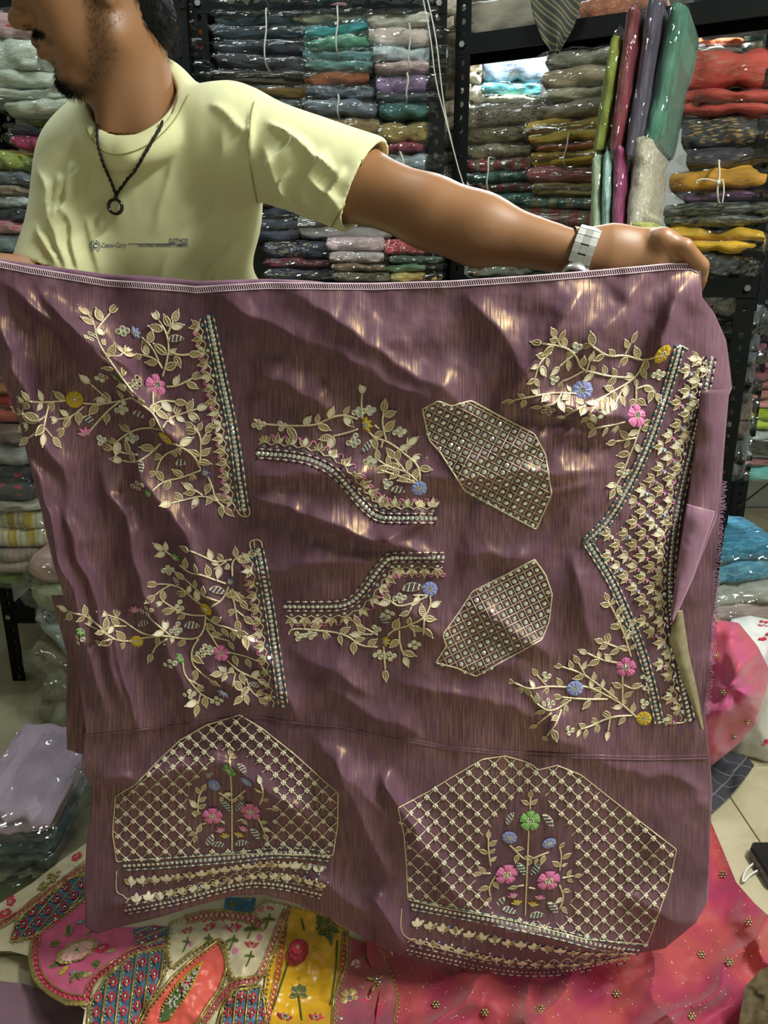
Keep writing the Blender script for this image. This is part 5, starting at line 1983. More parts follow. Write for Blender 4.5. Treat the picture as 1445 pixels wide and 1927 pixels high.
class Field:
    """signed distance field on a regular grid, meshed with surface nets"""

    def __init__(self, lo, hi, h):
        self.lo, self.h = np.array(lo, float), h
        self.n = np.ceil((np.array(hi) - lo) / h).astype(int) + 1
        self.a = np.full(self.n, .08, np.float32)

    def block(self, lo, hi):
        i0 = np.clip(np.floor((np.array(lo) - self.lo) / self.h).astype(int), 0, self.n)
        i1 = np.clip(np.ceil((np.array(hi) - self.lo) / self.h).astype(int) + 1, 0, self.n)
        if np.any(i1 <= i0):
            return None, None
        ax = [self.lo[k] + self.h * np.arange(i0[k], i1[k]) for k in range(3)]
        X = np.stack(np.meshgrid(*ax, indexing='ij'), -1).astype(np.float32)
        return tuple(slice(i0[k], i1[k]) for k in range(3)), X

    def put(self, fn, lo, hi, k=.02, op='add', m=.03):
        sl, X = self.block(np.array(lo) - m - k, np.array(hi) + m + k)
        if sl is None:
            return self
        d = fn(X)
        a = self.a[sl]
        if op == 'add':
            h = np.clip(.5 + .5 * (a - d) / k, 0, 1)
            self.a[sl] = a * (1 - h) + d * h - k * h * (1 - h)
        else:
            d = -d
            h = np.clip(.5 - .5 * (a - d) / k, 0, 1)
            self.a[sl] = a * (1 - h) + d * h + k * h * (1 - h)
        return self

    def cone(self, a, b, r1, r2, k=.02, op='add', flat=None):
        """tapered capsule; flat=(axis, factor) squeezes it along an axis"""
        a, b = np.array(a, np.float32), np.array(b, np.float32)
        ba = b - a
        L2 = float(ba @ ba)
        R = max(r1, r2)

        def fn(X):
            p = X - a
            t = np.clip((p @ ba) / L2, 0, 1)
            q = p - t[..., None] * ba
            if flat is not None:
                ax = np.array(unit(flat[0]), np.float32)
                c = q @ ax
                q = q + ax * (c * (1 / flat[1] - 1))[..., None]
                return (np.linalg.norm(q, axis=-1) - (r1 + (r2 - r1) * t)) * min(1, flat[1] + .15)
            return np.linalg.norm(q, axis=-1) - (r1 + (r2 - r1) * t)
        return self.put(fn, np.minimum(a, b) - R, np.maximum(a, b) + R, k, op)

    def ell(self, c, r, R=None, k=.02, op='add'):
        c = np.array(c, np.float32)
        r = np.broadcast_to(np.array(r, np.float32), (3,))
        R = np.eye(3) if R is None else np.array(R, float)

        def fn(X):
            p = (X - c) @ R.astype(np.float32)
            k0 = np.linalg.norm(p / r, axis=-1)
            k1 = np.linalg.norm(p / (r * r), axis=-1) + 1e-6
            return k0 * (k0 - 1) / k1
        e = np.abs(R) @ np.array(r)
        return self.put(fn, c - e, c + e, k, op)

    def mesh(self):
        a = self.a
        n = np.array(a.shape)
        s = a < 0
        c = [s[i:n[0] - 1 + i, j:n[1] - 1 + j, k:n[2] - 1 + k] for i in (0, 1) for j in (0, 1) for k in (0, 1)]
        tot = sum(q.astype(np.int8) for q in c)
        act = (tot > 0) & (tot < 8)
        idx = np.argwhere(act)
        ids = np.full(act.shape, -1, np.int32)
        ids[tuple(idx.T)] = np.arange(len(idx))
        pos = np.zeros((len(idx), 3))
        cnt = np.zeros(len(idx))
        off = np.array([[i, j, k] for i in (0, 1) for j in (0, 1) for k in (0, 1)])
        vals = np.stack([a[tuple((idx + o).T)] for o in off], 1)
        for p in range(8):
            for q in range(p + 1, 8):
                if np.abs(off[p] - off[q]).sum() == 1:
                    va, vb = vals[:, p], vals[:, q]
                    m = (va < 0) != (vb < 0)
                    t = np.where(m, va / np.where(m, va - vb, 1), 0)
                    pos += np.where(m[:, None], off[p] + t[:, None] * (off[q] - off[p]), 0)
                    cnt += m
        P = self.lo + self.h * (idx + pos / cnt[:, None])
        faces = []
        for ax in range(3):
            o1, o2 = [q for q in range(3) if q != ax]
            sl0 = [slice(None)] * 3
            sl1 = [slice(None)] * 3
            sl0[ax], sl1[ax] = slice(0, n[ax] - 1), slice(1, n[ax])
            ed = np.argwhere(s[tuple(sl0)] != s[tuple(sl1)])
            ok = (ed[:, o1] > 0) & (ed[:, o2] > 0) & (ed[:, o1] < n[o1] - 1) & (ed[:, o2] < n[o2] - 1)
            ed = ed[ok]
            e1, e2 = np.eye(3, dtype=int)[o1], np.eye(3, dtype=int)[o2]
            q = np.stack([ids[tuple((ed - d).T)] for d in (e1 + e2, e2, 0 * e1, e1)], 1)
            inside = s[tuple(ed.T)]
            flip = inside if ax != 1 else ~inside
            q = np.where(flip[:, None], q, q[:, ::-1])
            faces.append(q)
        F = np.concatenate(faces)
        return P, F[(F >= 0).all(1)]


def relax(P, F, it=2, w=.5):
    for _ in range(it):
        acc = np.zeros_like(P)
        cn = np.zeros(len(P))
        for i in range(4):
            a, c = F[:, i], F[:, (i + 1) % 4]
            np.add.at(acc, a, P[c])
            np.add.at(acc, c, P[a])
            np.add.at(cn, a, 1)
            np.add.at(cn, c, 1)
        P = P * (1 - w) + w * acc / np.maximum(cn, 1)[:, None]
    return P


def fast_mesh(name, P, F, mats, col=None):
    me = bpy.data.meshes.new(name)
    me.vertices.add(len(P))
    me.vertices.foreach_set('co', np.asarray(P, np.float32).ravel())
    me.loops.add(len(F) * 4)
    me.loops.foreach_set('vertex_index', np.asarray(F, np.int32).ravel())
    me.polygons.add(len(F))
    me.polygons.foreach_set('loop_start', np.arange(len(F), dtype=np.int32) * 4)
    me.polygons.foreach_set('use_smooth', np.ones(len(F), bool))
    me.update(calc_edges=True)
    me.validate()
    for m in mats:
        me.materials.append(m)
    if col is not None:
        at = me.color_attributes.new('tone', 'FLOAT_COLOR', 'POINT')
        at.data.foreach_set('color', np.concatenate([col, np.ones((len(col), 1))], 1).astype(np.float32).ravel())
    return me


# head frame
TH, PH = math.radians(64), math.radians(20)
hf = np.array([-math.sin(TH) * math.cos(PH), -math.cos(TH) * math.cos(PH), -math.sin(PH)])
hs = np.array([math.cos(TH), -math.sin(TH), 0.0])
hu = np.cross(hf, hs)
if hu[2] < 0:
    hu = -hu
HR = np.column_stack([hf, hs, hu])
HS = .945
nose = atY(20, 43, 1.165)
HC = nose - HR @ np.array([.122, 0, -.002]) * HS


def hp(f, s, u):
    return HC + HR @ np.array([f, s, u]) * HS


def head(F):
    S_ = HS
    F.ell(hp(-.008, 0, .058), np.array((.100, .077, .098)) * S_, HR, .02)          # skull
    F.ell(hp(.030, 0, .010), np.array((.064, .062, .085)) * S_, HR, .03)           # face mass
    for s in (-1, 1):
        F.cone(hp(.002, .056 * s, -.020), hp(.010, .053 * s, -.056), .016 * S_, .017 * S_, .03)   # ramus
        F.cone(hp(.010, .052 * s, -.058), hp(.066, .019 * s, -.090), .017 * S_, .017 * S_, .03)   # jaw bone
        F.ell(hp(.056, .040 * s, .004), np.array((.028, .022, .024)) * S_, HR, .03)               # cheek bone
        F.ell(hp(.052, .036 * s, -.045), np.array((.030, .020, .030)) * S_, HR, .03)              # cheek
        F.ell(hp(.082, .030 * s, .046), np.array((.014, .026, .010)) * S_, HR, .015)              # brow
        F.ell(hp(.092, .033 * s, .030), np.array((.016, .016, .011)) * S_, HR, .012, 'sub')       # socket
        F.ell(hp(.0755, .032 * s, .030), np.array((.0135, .014, .0135)) * S_, HR, .006)           # lids
        F.ell(hp(-.010, .078 * s, .008), np.array((.018, .008, .030)) * S_, HR, .008)             # ear
        F.ell(hp(-.001, .080 * s, -.018), np.array((.010, .007, .012)) * S_, HR, .008)            # lobe
        F.ell(hp(-.002, .085 * s, .008), np.array((.008, .006, .014)) * S_, HR, .005, 'sub')
    F.ell(hp(.074, 0, -.082), np.array((.020, .024, .020)) * S_, HR, .022)         # chin
    F.ell(hp(.079, 0, -.040), np.array((.022, .030, .026)) * S_, HR, .02)          # muzzle
    F.cone(hp(.086, 0, .036), hp(.108, 0, .002), .0085 * S_, .0115 * S_, .014)     # nose bridge
    F.ell(hp(.112, 0, -.001), np.array((.0115, .0115, .0105)) * S_, HR, .008)      # tip
    for s in (-1, 1):
        F.ell(hp(.101, .0145 * s, -.004), np.array((.0125, .0075, .0088)) * S_, HR, .007)         # wing
        F.ell(hp(.1055, .0085 * s, -.0135), np.array((.0072, .0038, .0048)) * S_, HR, .003, 'sub')  # nostril
        F.cone(hp(.0995, .001 * s, -.0315), hp(.083, .025 * s, -.0385), .0062 * S_, .0035 * S_, .006)  # upper lip
        F.cone(hp(.0965, .001 * s, -.0475), hp(.082, .022 * s, -.0425), .0078 * S_, .0035 * S_, .007)  # lower lip
        F.cone(hp(.1045, .0 * s, -.0392), hp(.087, .026 * s, -.0402), .0016 * S_, .0012 * S_, .003, 'sub')
    F.ell(hp(.098, 0, -.0635), np.array((.010, .020, .006)) * S_, HR, .012, 'sub')  # under-lip hollow
    # neck
    F.cone(hp(-.030, 0, -.010), NB + np.array([.0, .012, .0]), .056, .060, .035)
    F.cone(hp(-.006, .036, -.060), NB + np.array([-.030, -.042, -.01]), .013, .012, .03)           # strap muscle


NB = atY(258, 232, 1.245)            # base of the neck
SHL = atY(462, 262, 1.25)            # his left shoulder (image right)
SHR = atY(170, 328, 1.31)
ELL, WRL = atY(812, 402, 1.13), atY(1092, 478, 1.068)
ELR, WRR = atY(98, 540, 1.24), atY(-215, 494, 1.055)
HIP = np.array([-.33, 1.40, .93])
KNU = atY(1238, 470, 1.050)


def arms(F):
    F.cone(SHL, SHL * .45 + ELL * .55, .056, .050, .04)
    F.cone(SHL * .45 + ELL * .55, ELL, .050, .043, .03)
    mid = ELL * .68 + WRL * .32 + np.array([0, 0, -.004])
    F.cone(ELL, mid, .043, .043, .03)
    F.cone(mid, WRL, .042, .027, .03, flat=((0, 1, 0), .92))
    F.cone(SHR, ELR, .054, .043, .04)
    F.cone(ELR, WRR, .043, .028, .03)


def hand(F):
    ax = unit(KNU - WRL)
    F.cone(WRL, WRL * .6 + KNU * .4, .0265, .031, .02, flat=((0, 1, 0), .72))
    # palm, back of the hand facing the viewer and rolled forward over the cloth edge
    F.cone(WRL * .55 + KNU * .45, KNU + np.array([0, 0, -.004]), .031, .033, .02, flat=(unit((0, .9, -.3)), .55))
    base = [(1246, 452, 1.040), (1258, 462, 1.052), (1262, 478, 1.064), (1258, 495, 1.072)]
    k1 = [(1288, 466, 1.030), (1297, 486, 1.046), (1294, 506, 1.060), (1284, 522, 1.070)]
    k2 = [(1318, 500, 1.044), (1316, 524, 1.056), (1304, 540, 1.068), (1290, 548, 1.076)]
    k3 = [(1322, 532, 1.062), (1312, 552, 1.070), (1298, 562, 1.078), (1284, 566, 1.082)]
    rr = [.0105, .0108, .0102, .0090]
    for j in range(4):
        b0, q1, q2, q3 = (atY(*c[j]) for c in (base, k1, k2, k3))
        r = rr[j]
        F.cone(KNU * .5 + b0 * .5, b0, .014, r * 1.25, .012)
        F.cone(b0, q1, r * 1.22, r * 1.05, .006)
        F.ell(b0, r * 1.32, None, .008)
        F.cone(q1, q2, r * 1.05, r * .95, .004)
        F.cone(q2, q3, r * .95, r * .82, .004)
    # thumb from the side of the palm, pressed against the fingers behind the cloth
    t0, t1, t2, t3 = atY(1150, 500, 1.058), atY(1205, 528, 1.060), atY(1252, 540, 1.062), atY(1282, 544, 1.066)
    F.cone(t0, t1, .016, .0135, .012)
    F.cone(t1, t2, .0125, .0110, .005)
    F.cone(t2, t3, .0110, .0085, .005)


def hand_right(F):
    kn = atY(-175, 480, 1.000)
    F.cone(WRR, kn, .028, .031, .02, flat=(unit((.5, .8, 0)), .62))
    for j in range(4):
        z = .022 - j * .017
        b0 = kn + np.array([.012, -.016, z])
        q1 = b0 + np.array([.030, -.004, -.004])
        q2 = q1 + np.array([.016, .018, -.006])
        q3 = q2 + np.array([-.006, .018, -.003])
        r = (.0100, .0104, .0098, .0086)[j]
        F.cone(kn + np.array([0, 0, z * .6]), b0, .013, r * 1.25, .01)
        F.cone(b0, q1, r * 1.2, r, .004)
        F.cone(q1, q2, r, r * .92, .004)
        F.cone(q2, q3, r * .92, r * .8, .004)
    t0 = WRR * .5 + kn * .5 + np.array([0, .01, .02])
    t1, t2 = kn + np.array([.020, .030, .034]), kn + np.array([.046, .030, .022])
    F.cone(t0, t1, .015, .0125, .01)
    F.cone(t1, t2, .012, .0090, .004)


def trunk(F, g=0.0):
    ch = atY(262, 395, 1.30)
    F.cone(NB + np.array([0, .03, -.03]), SHL + np.array([-.02, .01, .0]), .052 + g, .050 + g, .05)
    F.cone(NB + np.array([0, .03, -.03]), SHR + np.array([.01, .0, .01]), .052 + g, .052 + g, .05)
    F.ell(ch + np.array([0.022, .03, .02]), (.158 + g, .105 + g, .175 + g), None, .06)
    F.ell(np.array([HIP[0] + .06, 1.345, 1.07]), (.158 + g, .105 + g, .17 + g), None, .06)
    F.ell(HIP + np.array([.02, .0, 0]), (.165 + g, .115 + g, .13 + g), None, .06)


def legs(F, g=0.0):
    for s in (-1, 1):
        h = HIP + np.array([.085 * s + .02, 0, -.03])
        kn = np.array([HIP[0] + .02 + .10 * s, 1.40, .50])
        an = np.array([HIP[0] + .02 + .11 * s, 1.45, .09])
        F.cone(h, kn, .085 + g, .058 + g, .04)
        F.cone(kn, an, .058 + g, .040 + g, .03)


skin = NT('brown_skin')
att = skin.n('ShaderNodeAttribute')
att.attribute_name = 'tone'
vec = skin.coords()
sf = skin.noise(vec, 70, 3)
sk = skin.mix(skin.math('MULTIPLY', sf, .25), srgb(150, 106, 72), srgb(124, 85, 55))
mul = skin.n('ShaderNodeMix', data_type='RGBA', blend_type='MULTIPLY')
mul.inputs[0].default_value = 1.0
skin.l(sk, mul.inputs[6])
skin.l(att.outputs['Color'], mul.inputs[7])
skin.base(mul.outputs[2])
skin.set(Roughness=.46)
skin.b.inputs['Subsurface Weight'].default_value = .06
skin.b.inputs['Subsurface Radius'].default_value = (.012, .005, .003)
skin.bump(skin.noise(vec, 420, 2), .12, .0006)
M_skin = skin.m

MAN = thing('person', 'man in a pale yellow T-shirt holding up the embroidered mauve cloth', 'person', (HIP[0], HIP[1], 0))
off = -np.array([HIP[0], HIP[1], 0])


def poly_dist(P, pts):
    d = np.full(len(P), 9.0)
    for a, c in zip(pts[:-1], pts[1:]):
        a, c = np.array(a), np.array(c)
        ba = c - a
        t = np.clip(((P - a) @ ba) / (ba @ ba + 1e-12), 0, 1)
        d = np.minimum(d, np.linalg.norm(P - a - t[:, None] * ba, axis=1))
    return d


def smooth(x, a, b):
    t = np.clip((x - a) / (b - a), 0, 1)
    return t * t * (3 - 2 * t)


fh = Field(hp(0, 0, 0) - .17, hp(0, 0, 0) + np.array([.20, .17, .17]), .0022)
head(fh)
Ph, Fh = fh.mesh()
Ph = relax(Ph, Fh, 1, .4)
loc = ((Ph - HC) @ HR) / HS
toneh = np.ones((len(Ph), 3))
nz = np.array([noise.noise(Vector(p) * 180) for p in Ph]) if len(Ph) < 90000 else np.zeros(len(Ph))


def darken(w, c):
    global toneh
    toneh = toneh * (1 - w[:, None]) + w[:, None] * np.array(c)


fs_, ss_, us_ = loc[:, 0], np.abs(loc[:, 1]), loc[:, 2]
lp = np.stack([fs_, ss_, us_], 1)
bv = BVHTree.FromPolygons([tuple(p) for p in Ph], [tuple(int(i) for i in f) for f in Fh])


def skinpath(pts, n=5):
    """the path laid on the face surface, in head coordinates"""
    out = []
    for a, c in zip(pts[:-1], pts[1:]):
        for t in np.linspace(.02, .98, n):
            q = np.array(a) * (1 - t) + np.array(c) * t
            h = bv.find_nearest(Vector(hp(*q)))
            l = ((np.array(h[0]) - HC) @ HR) / HS
            out.append((l[0], abs(l[1]), l[2]))
    return out


lips = np.minimum(poly_dist(lp, [(.101, 0, -.032), (.083, .023, -.0385)]) / .0072, poly_dist(lp, [(.099, 0, -.0475), (.083, .020, -.0425)]) / .0085)
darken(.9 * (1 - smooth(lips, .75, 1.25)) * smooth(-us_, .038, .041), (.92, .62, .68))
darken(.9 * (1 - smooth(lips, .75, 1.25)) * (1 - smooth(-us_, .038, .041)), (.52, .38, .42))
mou = poly_dist(lp, skinpath([(.098, .003, -.0225), (.094, .016, -.0255), (.083, .030, -.034), (.078, .034, -.042)]))
darken(.62 * (1 - smooth(mou + nz * .0020, .0005, .0085)), (.20, .19, .19))
gt = np.minimum(poly_dist(lp, skinpath([(.090, 0, -.060), (.089, .003, -.068)])) + .003, poly_dist(lp, skinpath([(.088, .0, -.085), (.078, .016, -.094), (.066, .022, -.104)])) - .005)
darken(.60 * (1 - smooth(gt + nz * .003, .001, .010)), (.15, .14, .15))
bd = poly_dist(lp, skinpath([(.004, .070, .020), (.006, .066, -.015), (.014, .062, -.045), (.030, .050, -.075), (.056, .030, -.100)]))
darken(.60 * (1 - smooth(bd + nz * .004, .004, .028)), (.24, .21, .20))
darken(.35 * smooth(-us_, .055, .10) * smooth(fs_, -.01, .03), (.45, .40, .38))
brow = poly_dist(lp, [(.096, .010, .050), (.090, .034, .056), (.074, .052, .050)])
darken(.9 * (1 - smooth(brow + nz * .002, .003, .007)), (.1, .09, .09))
nost = poly_dist(lp, [(.106, .0085, -.012), (.100, .010, -.011)])
darken(.8 * (1 - smooth(nost, .003, .0055)), (.25, .18, .17))

fa = Field((-1.0, .90, .02), (.72, 1.56, 1.66), .0062)
trunk(fa, -.012)
legs(fa, -.01)
arms(fa)
for s in (-1, 1):
    an = np.array([HIP[0] + .02 + .11 * s, 1.45, .06])
    fa.cone(an, an + np.array([.02 * s, -.15, -.03]), .034, .028, .02)
fa.cone(NB + np.array([0, .02, .02]), NB + np.array([0, .03, -.05]), .056, .064, .04)
Pa, Fa = fa.mesh()
Pa = relax(Pa, Fa, 2, .5)
# forearm and hand meshed finer
fw = Field(atY(1060, 560, 1.10) * (1, 0, 1) + np.array([0, .98, -.03]), atY(1340, 420, 1.00) * (1, 0, 1) + np.array([0.02, 1.13, .02]), .0024)
arms(fw)
hand(fw)
Pw, Fw = fw.mesh()
Pw = relax(Pw, Fw, 1, .4)
tw = np.ones((len(Pw), 3))
wpx, wpy = project(Pw)
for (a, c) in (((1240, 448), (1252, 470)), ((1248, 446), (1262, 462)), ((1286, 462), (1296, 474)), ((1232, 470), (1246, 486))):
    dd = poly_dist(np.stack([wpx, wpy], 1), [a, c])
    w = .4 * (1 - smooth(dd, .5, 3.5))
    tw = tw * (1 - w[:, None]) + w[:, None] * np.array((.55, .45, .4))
fx = Field(WRR + np.array([-.05, -.13, -.08]), WRR + np.array([.13, .07, .08]), .003)
arms(fx)
hand_right(fx)
Px_, Fx_ = fx.mesh()
Px_ = relax(Px_, Fx_, 1, .4)
Fw = np.concatenate([Fw, Fx_ + len(Pw)])
Pw = np.concatenate([Pw, Px_])
tw = np.concatenate([tw, np.ones((len(Px_), 3))])
Pall = np.concatenate([Ph, Pa, Pw]) + off
Fall = np.concatenate([Fh, Fa + len(Ph), Fw + len(Ph) + len(Pa)])
tone = np.concatenate([toneh, np.ones((len(Pa), 3)), tw])
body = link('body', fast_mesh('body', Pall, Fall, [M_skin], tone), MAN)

# eyes
M_eye = plain('eye_white', srgb(225, 222, 215), .2, var=.02)
M_iris = plain('dark_iris', srgb(34, 22, 16), .15, var=.1)
for s in (-1, 1):
    b = MB()
    c = hp(.079, .032 * s, .030) + off
    b.ball(c, .0128, 0, 14, 10)
    b.ball(c + hf * .0095, (.0052, .0052, .0052), 1, 10, 6)
    b.build('eye', [M_eye, M_iris], MAN)

# hair: short back and sides
M_hair = NT('black_hair')
hv = M_hair.coords(scale=(1, 1, .25))
hn = M_hair.noise(hv, 900, 2)
M_hair.base(M_hair.ramp(hn, [(.3, srgb(10, 10, 12)), (.7, srgb(20, 20, 22))]))
M_hair.set(Roughness=.6)
M_hair.b.inputs['Specular IOR Level'].default_value = .25
M_hair.bump(hn, .8, .0015)
M_hair = M_hair.m
fr = Field(hp(0, 0, 0) - .17, hp(0, 0, 0) + np.array([.20, .19, .22]), .003)
fr.ell(hp(-.014, 0, .070), np.array((.108, .083, .104)) * HS, HR, .02)
fr.ell(hp(-.060, 0, .006), np.array((.050, .068, .072)) * HS, HR, .03)
fr.ell(hp(-.066, 0, -.045), np.array((.034, .050, .045)) * HS, HR, .03)
fr.ell(hp(.085, 0, .030), np.array((.075, .12, .058)) * HS, HR, .012, 'sub')
fr.ell(hp(.045, 0, -.03), np.array((.062, .14, .085)) * HS, HR, .012, 'sub')
fr.ell(hp(-.008, .075, .006), np.array((.022, .03, .036)) * HS, HR, .008, 'sub')
fr.ell(hp(-.008, -.075, .006), np.array((.022, .03, .036)) * HS, HR, .008, 'sub')
Pr, Fr = fr.mesh()
Pr = Pr + .0022 * np.stack([vnoise(Pr[:, 0] * 300, Pr[:, 2] * 60, 4), vnoise(Pr[:, 1] * 300, Pr[:, 2] * 60, 5), 0 * Pr[:, 0]], 1)
_hs = MB()
_fs = RNG.choice(len(Pr), 2600)
_c = hp(-.02, 0, .04)
for i in _fs:
    p = Pr[i]
    no = unit(p - _c)
    d = unit(no * .35 - hu * .9 - hf * .35 + RNG.normal(0, .12, 3))
    _hs.tube([p, p + d * .008, p + d * .015 - hu * .002], [.0005, .0004, .0001], 3, caps=False)
_ho = _hs.build('hair_strands', M_hair, MAN)
_ho.location = off
tag(_ho, kind='stuff')
hair = link('hair', fast_mesh('hair', Pr + off, Fr, [M_hair]), MAN)
# sideburn, moustache and beard strands
b = MB()


def strands(paths, n, ln, droop):
    for _ in range(n):
        pth, wdt = random.choice(paths)
        i = random.randrange(len(pth) - 1)
        t = random.random()
        q = np.array(pth[i]) * (1 - t) + np.array(pth[i + 1]) * t
        for sgn in (1,):
            p = hp(q[0] + random.gauss(0, wdt), (q[1] + random.gauss(0, wdt)) * random.choice((1, 1, 1, -1)), q[2] + random.gauss(0, wdt))
            co, no, _, _ = bv.find_nearest(Vector(p))
            if co is None:
                continue
            co, no = np.array(co), np.array(no)
            l = ln * random.uniform(.6, 1.2)
            d = unit(no * .55 - hu * droop + hf * .15 + np.array([random.gauss(0, .25) for _ in range(3)]))
            b.tube([co - no * .0004, co + d * l * .55, co + d * l - hu * l * .2], [.00022, .0002, .00008], 3, caps=False)


strands([([(.098, .003, -.0215), (.094, .016, -.0245), (.083, .031, -.034)], .0026)], 420, .006, .9)
strands([([(.090, .0, -.085), (.078, .014, -.096), (.066, .020, -.104)], .006), ([(.090, .0, -.085), (.078, .014, -.096)], .005), ([(.090, .0, -.085), (.078, .014, -.096)], .006)], 700, .007, .7)
strands([([(.006, .070, .015), (.008, .066, -.015), (.016, .062, -.045), (.032, .050, -.075), (.056, .030, -.100)], .009)], 420, .0036, .8)
bo = b.build('beard', M_hair, MAN)
bo.location = off
tag(bo, kind='stuff')

# ------------------------------------------------------------------ T-shirt
ts = NT('pale_yellow_jersey')
tv = ts.coords()
tn = ts.noise(tv, 900, 2)
tn2 = ts.noise(tv, 9, 3)
ts.base(ts.mix(tn2, srgb(216, 215, 164), srgb(228, 227, 180)))
ts.set(Roughness=.85)
ts.b.inputs['Sheen Weight'].default_value = .2
ts.bump(tn, .25, .0006)
M_shirt = ts.m
G_ = .010
fs = Field((-.80, 1.03, .93), (.13, 1.52, 1.60), .0037)
trunk(fs, G_)
adir = unit(ELL - SHL)
SLE = SHL + adir * .205
fs.cone(SHL + np.array([-.02, .0, .0]), SLE, .068, .068, .05)
rdir = unit(ELR - SHR)
SRE = SHR + rdir * .20
fs.cone(SHR, SRE, .066, .064, .05)
# hem planes, hollow cuffs, neck opening
def halfspace(F, p, n, box_lo, box_hi):
    F.put(lambda X: -((X - np.array(p, np.float32)) @ np.array(n, np.float32)), box_lo, box_hi, .004, 'sub', .0)


hemn = unit(atY(705, 312, 1.17) - atY(640, 448, 1.17))
hn_ = unit(np.cross(hemn, np.array([.25, 1, 0])))
if hn_ @ adir < 0:
    hn_ = -hn_
halfspace(fs, atY(676, 378, 1.17), hn_, SLE - .16, SLE + .2)
fs.cone(SLE - adir * .035, SLE + adir * .1, .059, .059, .006, 'sub')
halfspace(fs, SRE - rdir * .02, rdir, SRE - .12, SRE + .12)
fs.cone(SRE - rdir * .05, SRE + rdir * .1, .057, .057, .006, 'sub')
# neckline: a tilted oval through the two sides and the front of the collar
qa, qb, qf = atY(172, 228, 1.235), atY(338, 172, 1.262), atY(232, 274, 1.168)
NC = (qa + qb) / 2
ea = (qb - qa) / 2
ef = qf - NC
ef = ef - ea * (ef @ ea) / (ea @ ea) * .6
NA = unit(np.cross(ea, -ef))
if NA[2] < 0:
    NA = -NA
ringp = np.array([NC + ea * math.cos(a) * 1.02 + ef * math.sin(a) * (1.0 if math.sin(a) > 0 else .72) + NA * (.030 * max(0, -math.sin(a))) for a in np.linspace(0, 2 * math.pi, 65)[:-1]])
for a, c in zip(ringp, np.roll(ringp, -1, 0)):
    fs.cone(a - NA * .014, c - NA * .014 + 1e-4, .011, .011, .022)
ra, rf = np.linalg.norm(ea) - .004, np.linalg.norm(ef) - .004
RN = np.column_stack([unit(ea), np.cross(NA, unit(ea)), NA])


def neckhole(X):
    p = (X - NC.astype(np.float32)) @ RN.astype(np.float32)
    r = np.sqrt((p[..., 0] / ra) ** 2 + (p[..., 1] / rf) ** 2)
    return np.maximum((r - 1) * min(ra, rf), -p[..., 2] - .045)


fs.put(neckhole, NC - .13, NC + .14, .004, 'sub')
Ps, Fs = fs.mesh()
Ps = relax(Ps, Fs, 3, .5)
# drape: pulls from armpit to shoulder, sleeve creases, folds down the side
SF = np.array([
    (505, 300, 560, 440, 7, 14, 9), (560, 260, 500, 330, 7, 20, 12), (600, 290, 560, 400, 6, 18, 10), (640, 330, 590, 430, 5, 14, 10), (560, 380, 640, 440, 6, 12, 9), (520, 400, 560, 450, 7, 12, 8),
    (470, 420, 380, 530, 7, 22, 12), (440, 330, 360, 470, 4, 26, 16), (420, 250, 400, 420, 4, 24, 18), (340, 440, 300, 540, 4, 20, 14), (490, 340, 440, 520, 5, 14, 10),
    (140, 300, 130, 380, 6, 14, 10), (112, 330, 105, 420, 8, 14, 9), (150, 320, 112, 420, 7, 14, 9), (75, 330, 120, 500, 9, 14, 10), (70, 420, 100, 500, 6, 12, 10), (120, 400, 145, 500, 8, 16, 10), (190, 300, 150, 400, 4, 20, 14),
    (480, 200, 470, 300, 4, 8, 6), (515, 230, 620, 330, 5, 12, 8), (540, 330, 520, 440, 6, 12, 7), (585, 350, 655, 420, 5, 12, 8), (400, 200, 470, 260, 4, 18, 12),
    (250, 300, 210, 420, 3, 20, 14), (330, 300, 290, 430, 3, 22, 14), (495, 400, 505, 520, 6, 10, 7), (430, 460, 400, 540, 5, 14, 9), (160, 420, 190, 520, 5, 16, 10)], float)
SF[:, 5:] *= .72
spx, spy = project(Ps)
sx = np.array(Ps)
eps = 2.0
disp = 2.5 * fold_field(spx, spy, SF) + .0022 * vnoise(spx / 40, spy / 60, 61, 2)
vd = unit(np.array([0, -1, .15]))
front = np.clip(1 - (Ps[:, 1] - 1.12) / .25, 0, 1)
Ps2 = Ps + vd * (disp * front)[:, None]
shirt = link('t_shirt', fast_mesh('t_shirt', Ps2 + off, Fs, [M_shirt]), MAN)
shirt['label'] = 'pale yellow crew-neck T-shirt with a chest print'
sbv = BVHTree.FromPolygons([tuple(p) for p in Ps2], [tuple(int(i) for i in f) for f in Fs])


def on_shirt(px, py, lift=.0008):
    d = Vector(np.array(ray(px, py), float)).normalized()
    h = sbv.ray_cast(Vector((0, 0, CAMZ)), d)
    if h[0] is None:
        return None
    return np.array(h[0]) + np.array(h[1]) * lift * (1 if h[1].dot(d) < 0 else -1)


def rib(F, pts, r, flat, name, parent, closed=False, m=M_shirt):
    b = MB()
    b.tube(pts, r, 8, closed=closed)
    o = b.build(name, m, parent)
    o.location = off
    return o


# ribbed collar ring lying on the neck opening
b = MB()
rings = []
cc = ringp.mean(0)
for i, p in enumerate(ringp):
    d = unit((p - cc) - NA * ((p - cc) @ NA))
    prof = [(-.0050, .0050), (-.0030, .0078), (.0000, .0076), (.0080, .0040), (.0150, -.0030), (.0160, -.0080), (.0060, -.0110), (-.0030, -.0060)]
    rings.append([p + d * a + NA * c for a, c in prof])
R_ = np.array(rings)
R_ = np.concatenate([R_, R_[:1]])
b.grid(R_, closed_u=True)
col = b.build('collar', M_shirt, shirt)
col.location = off
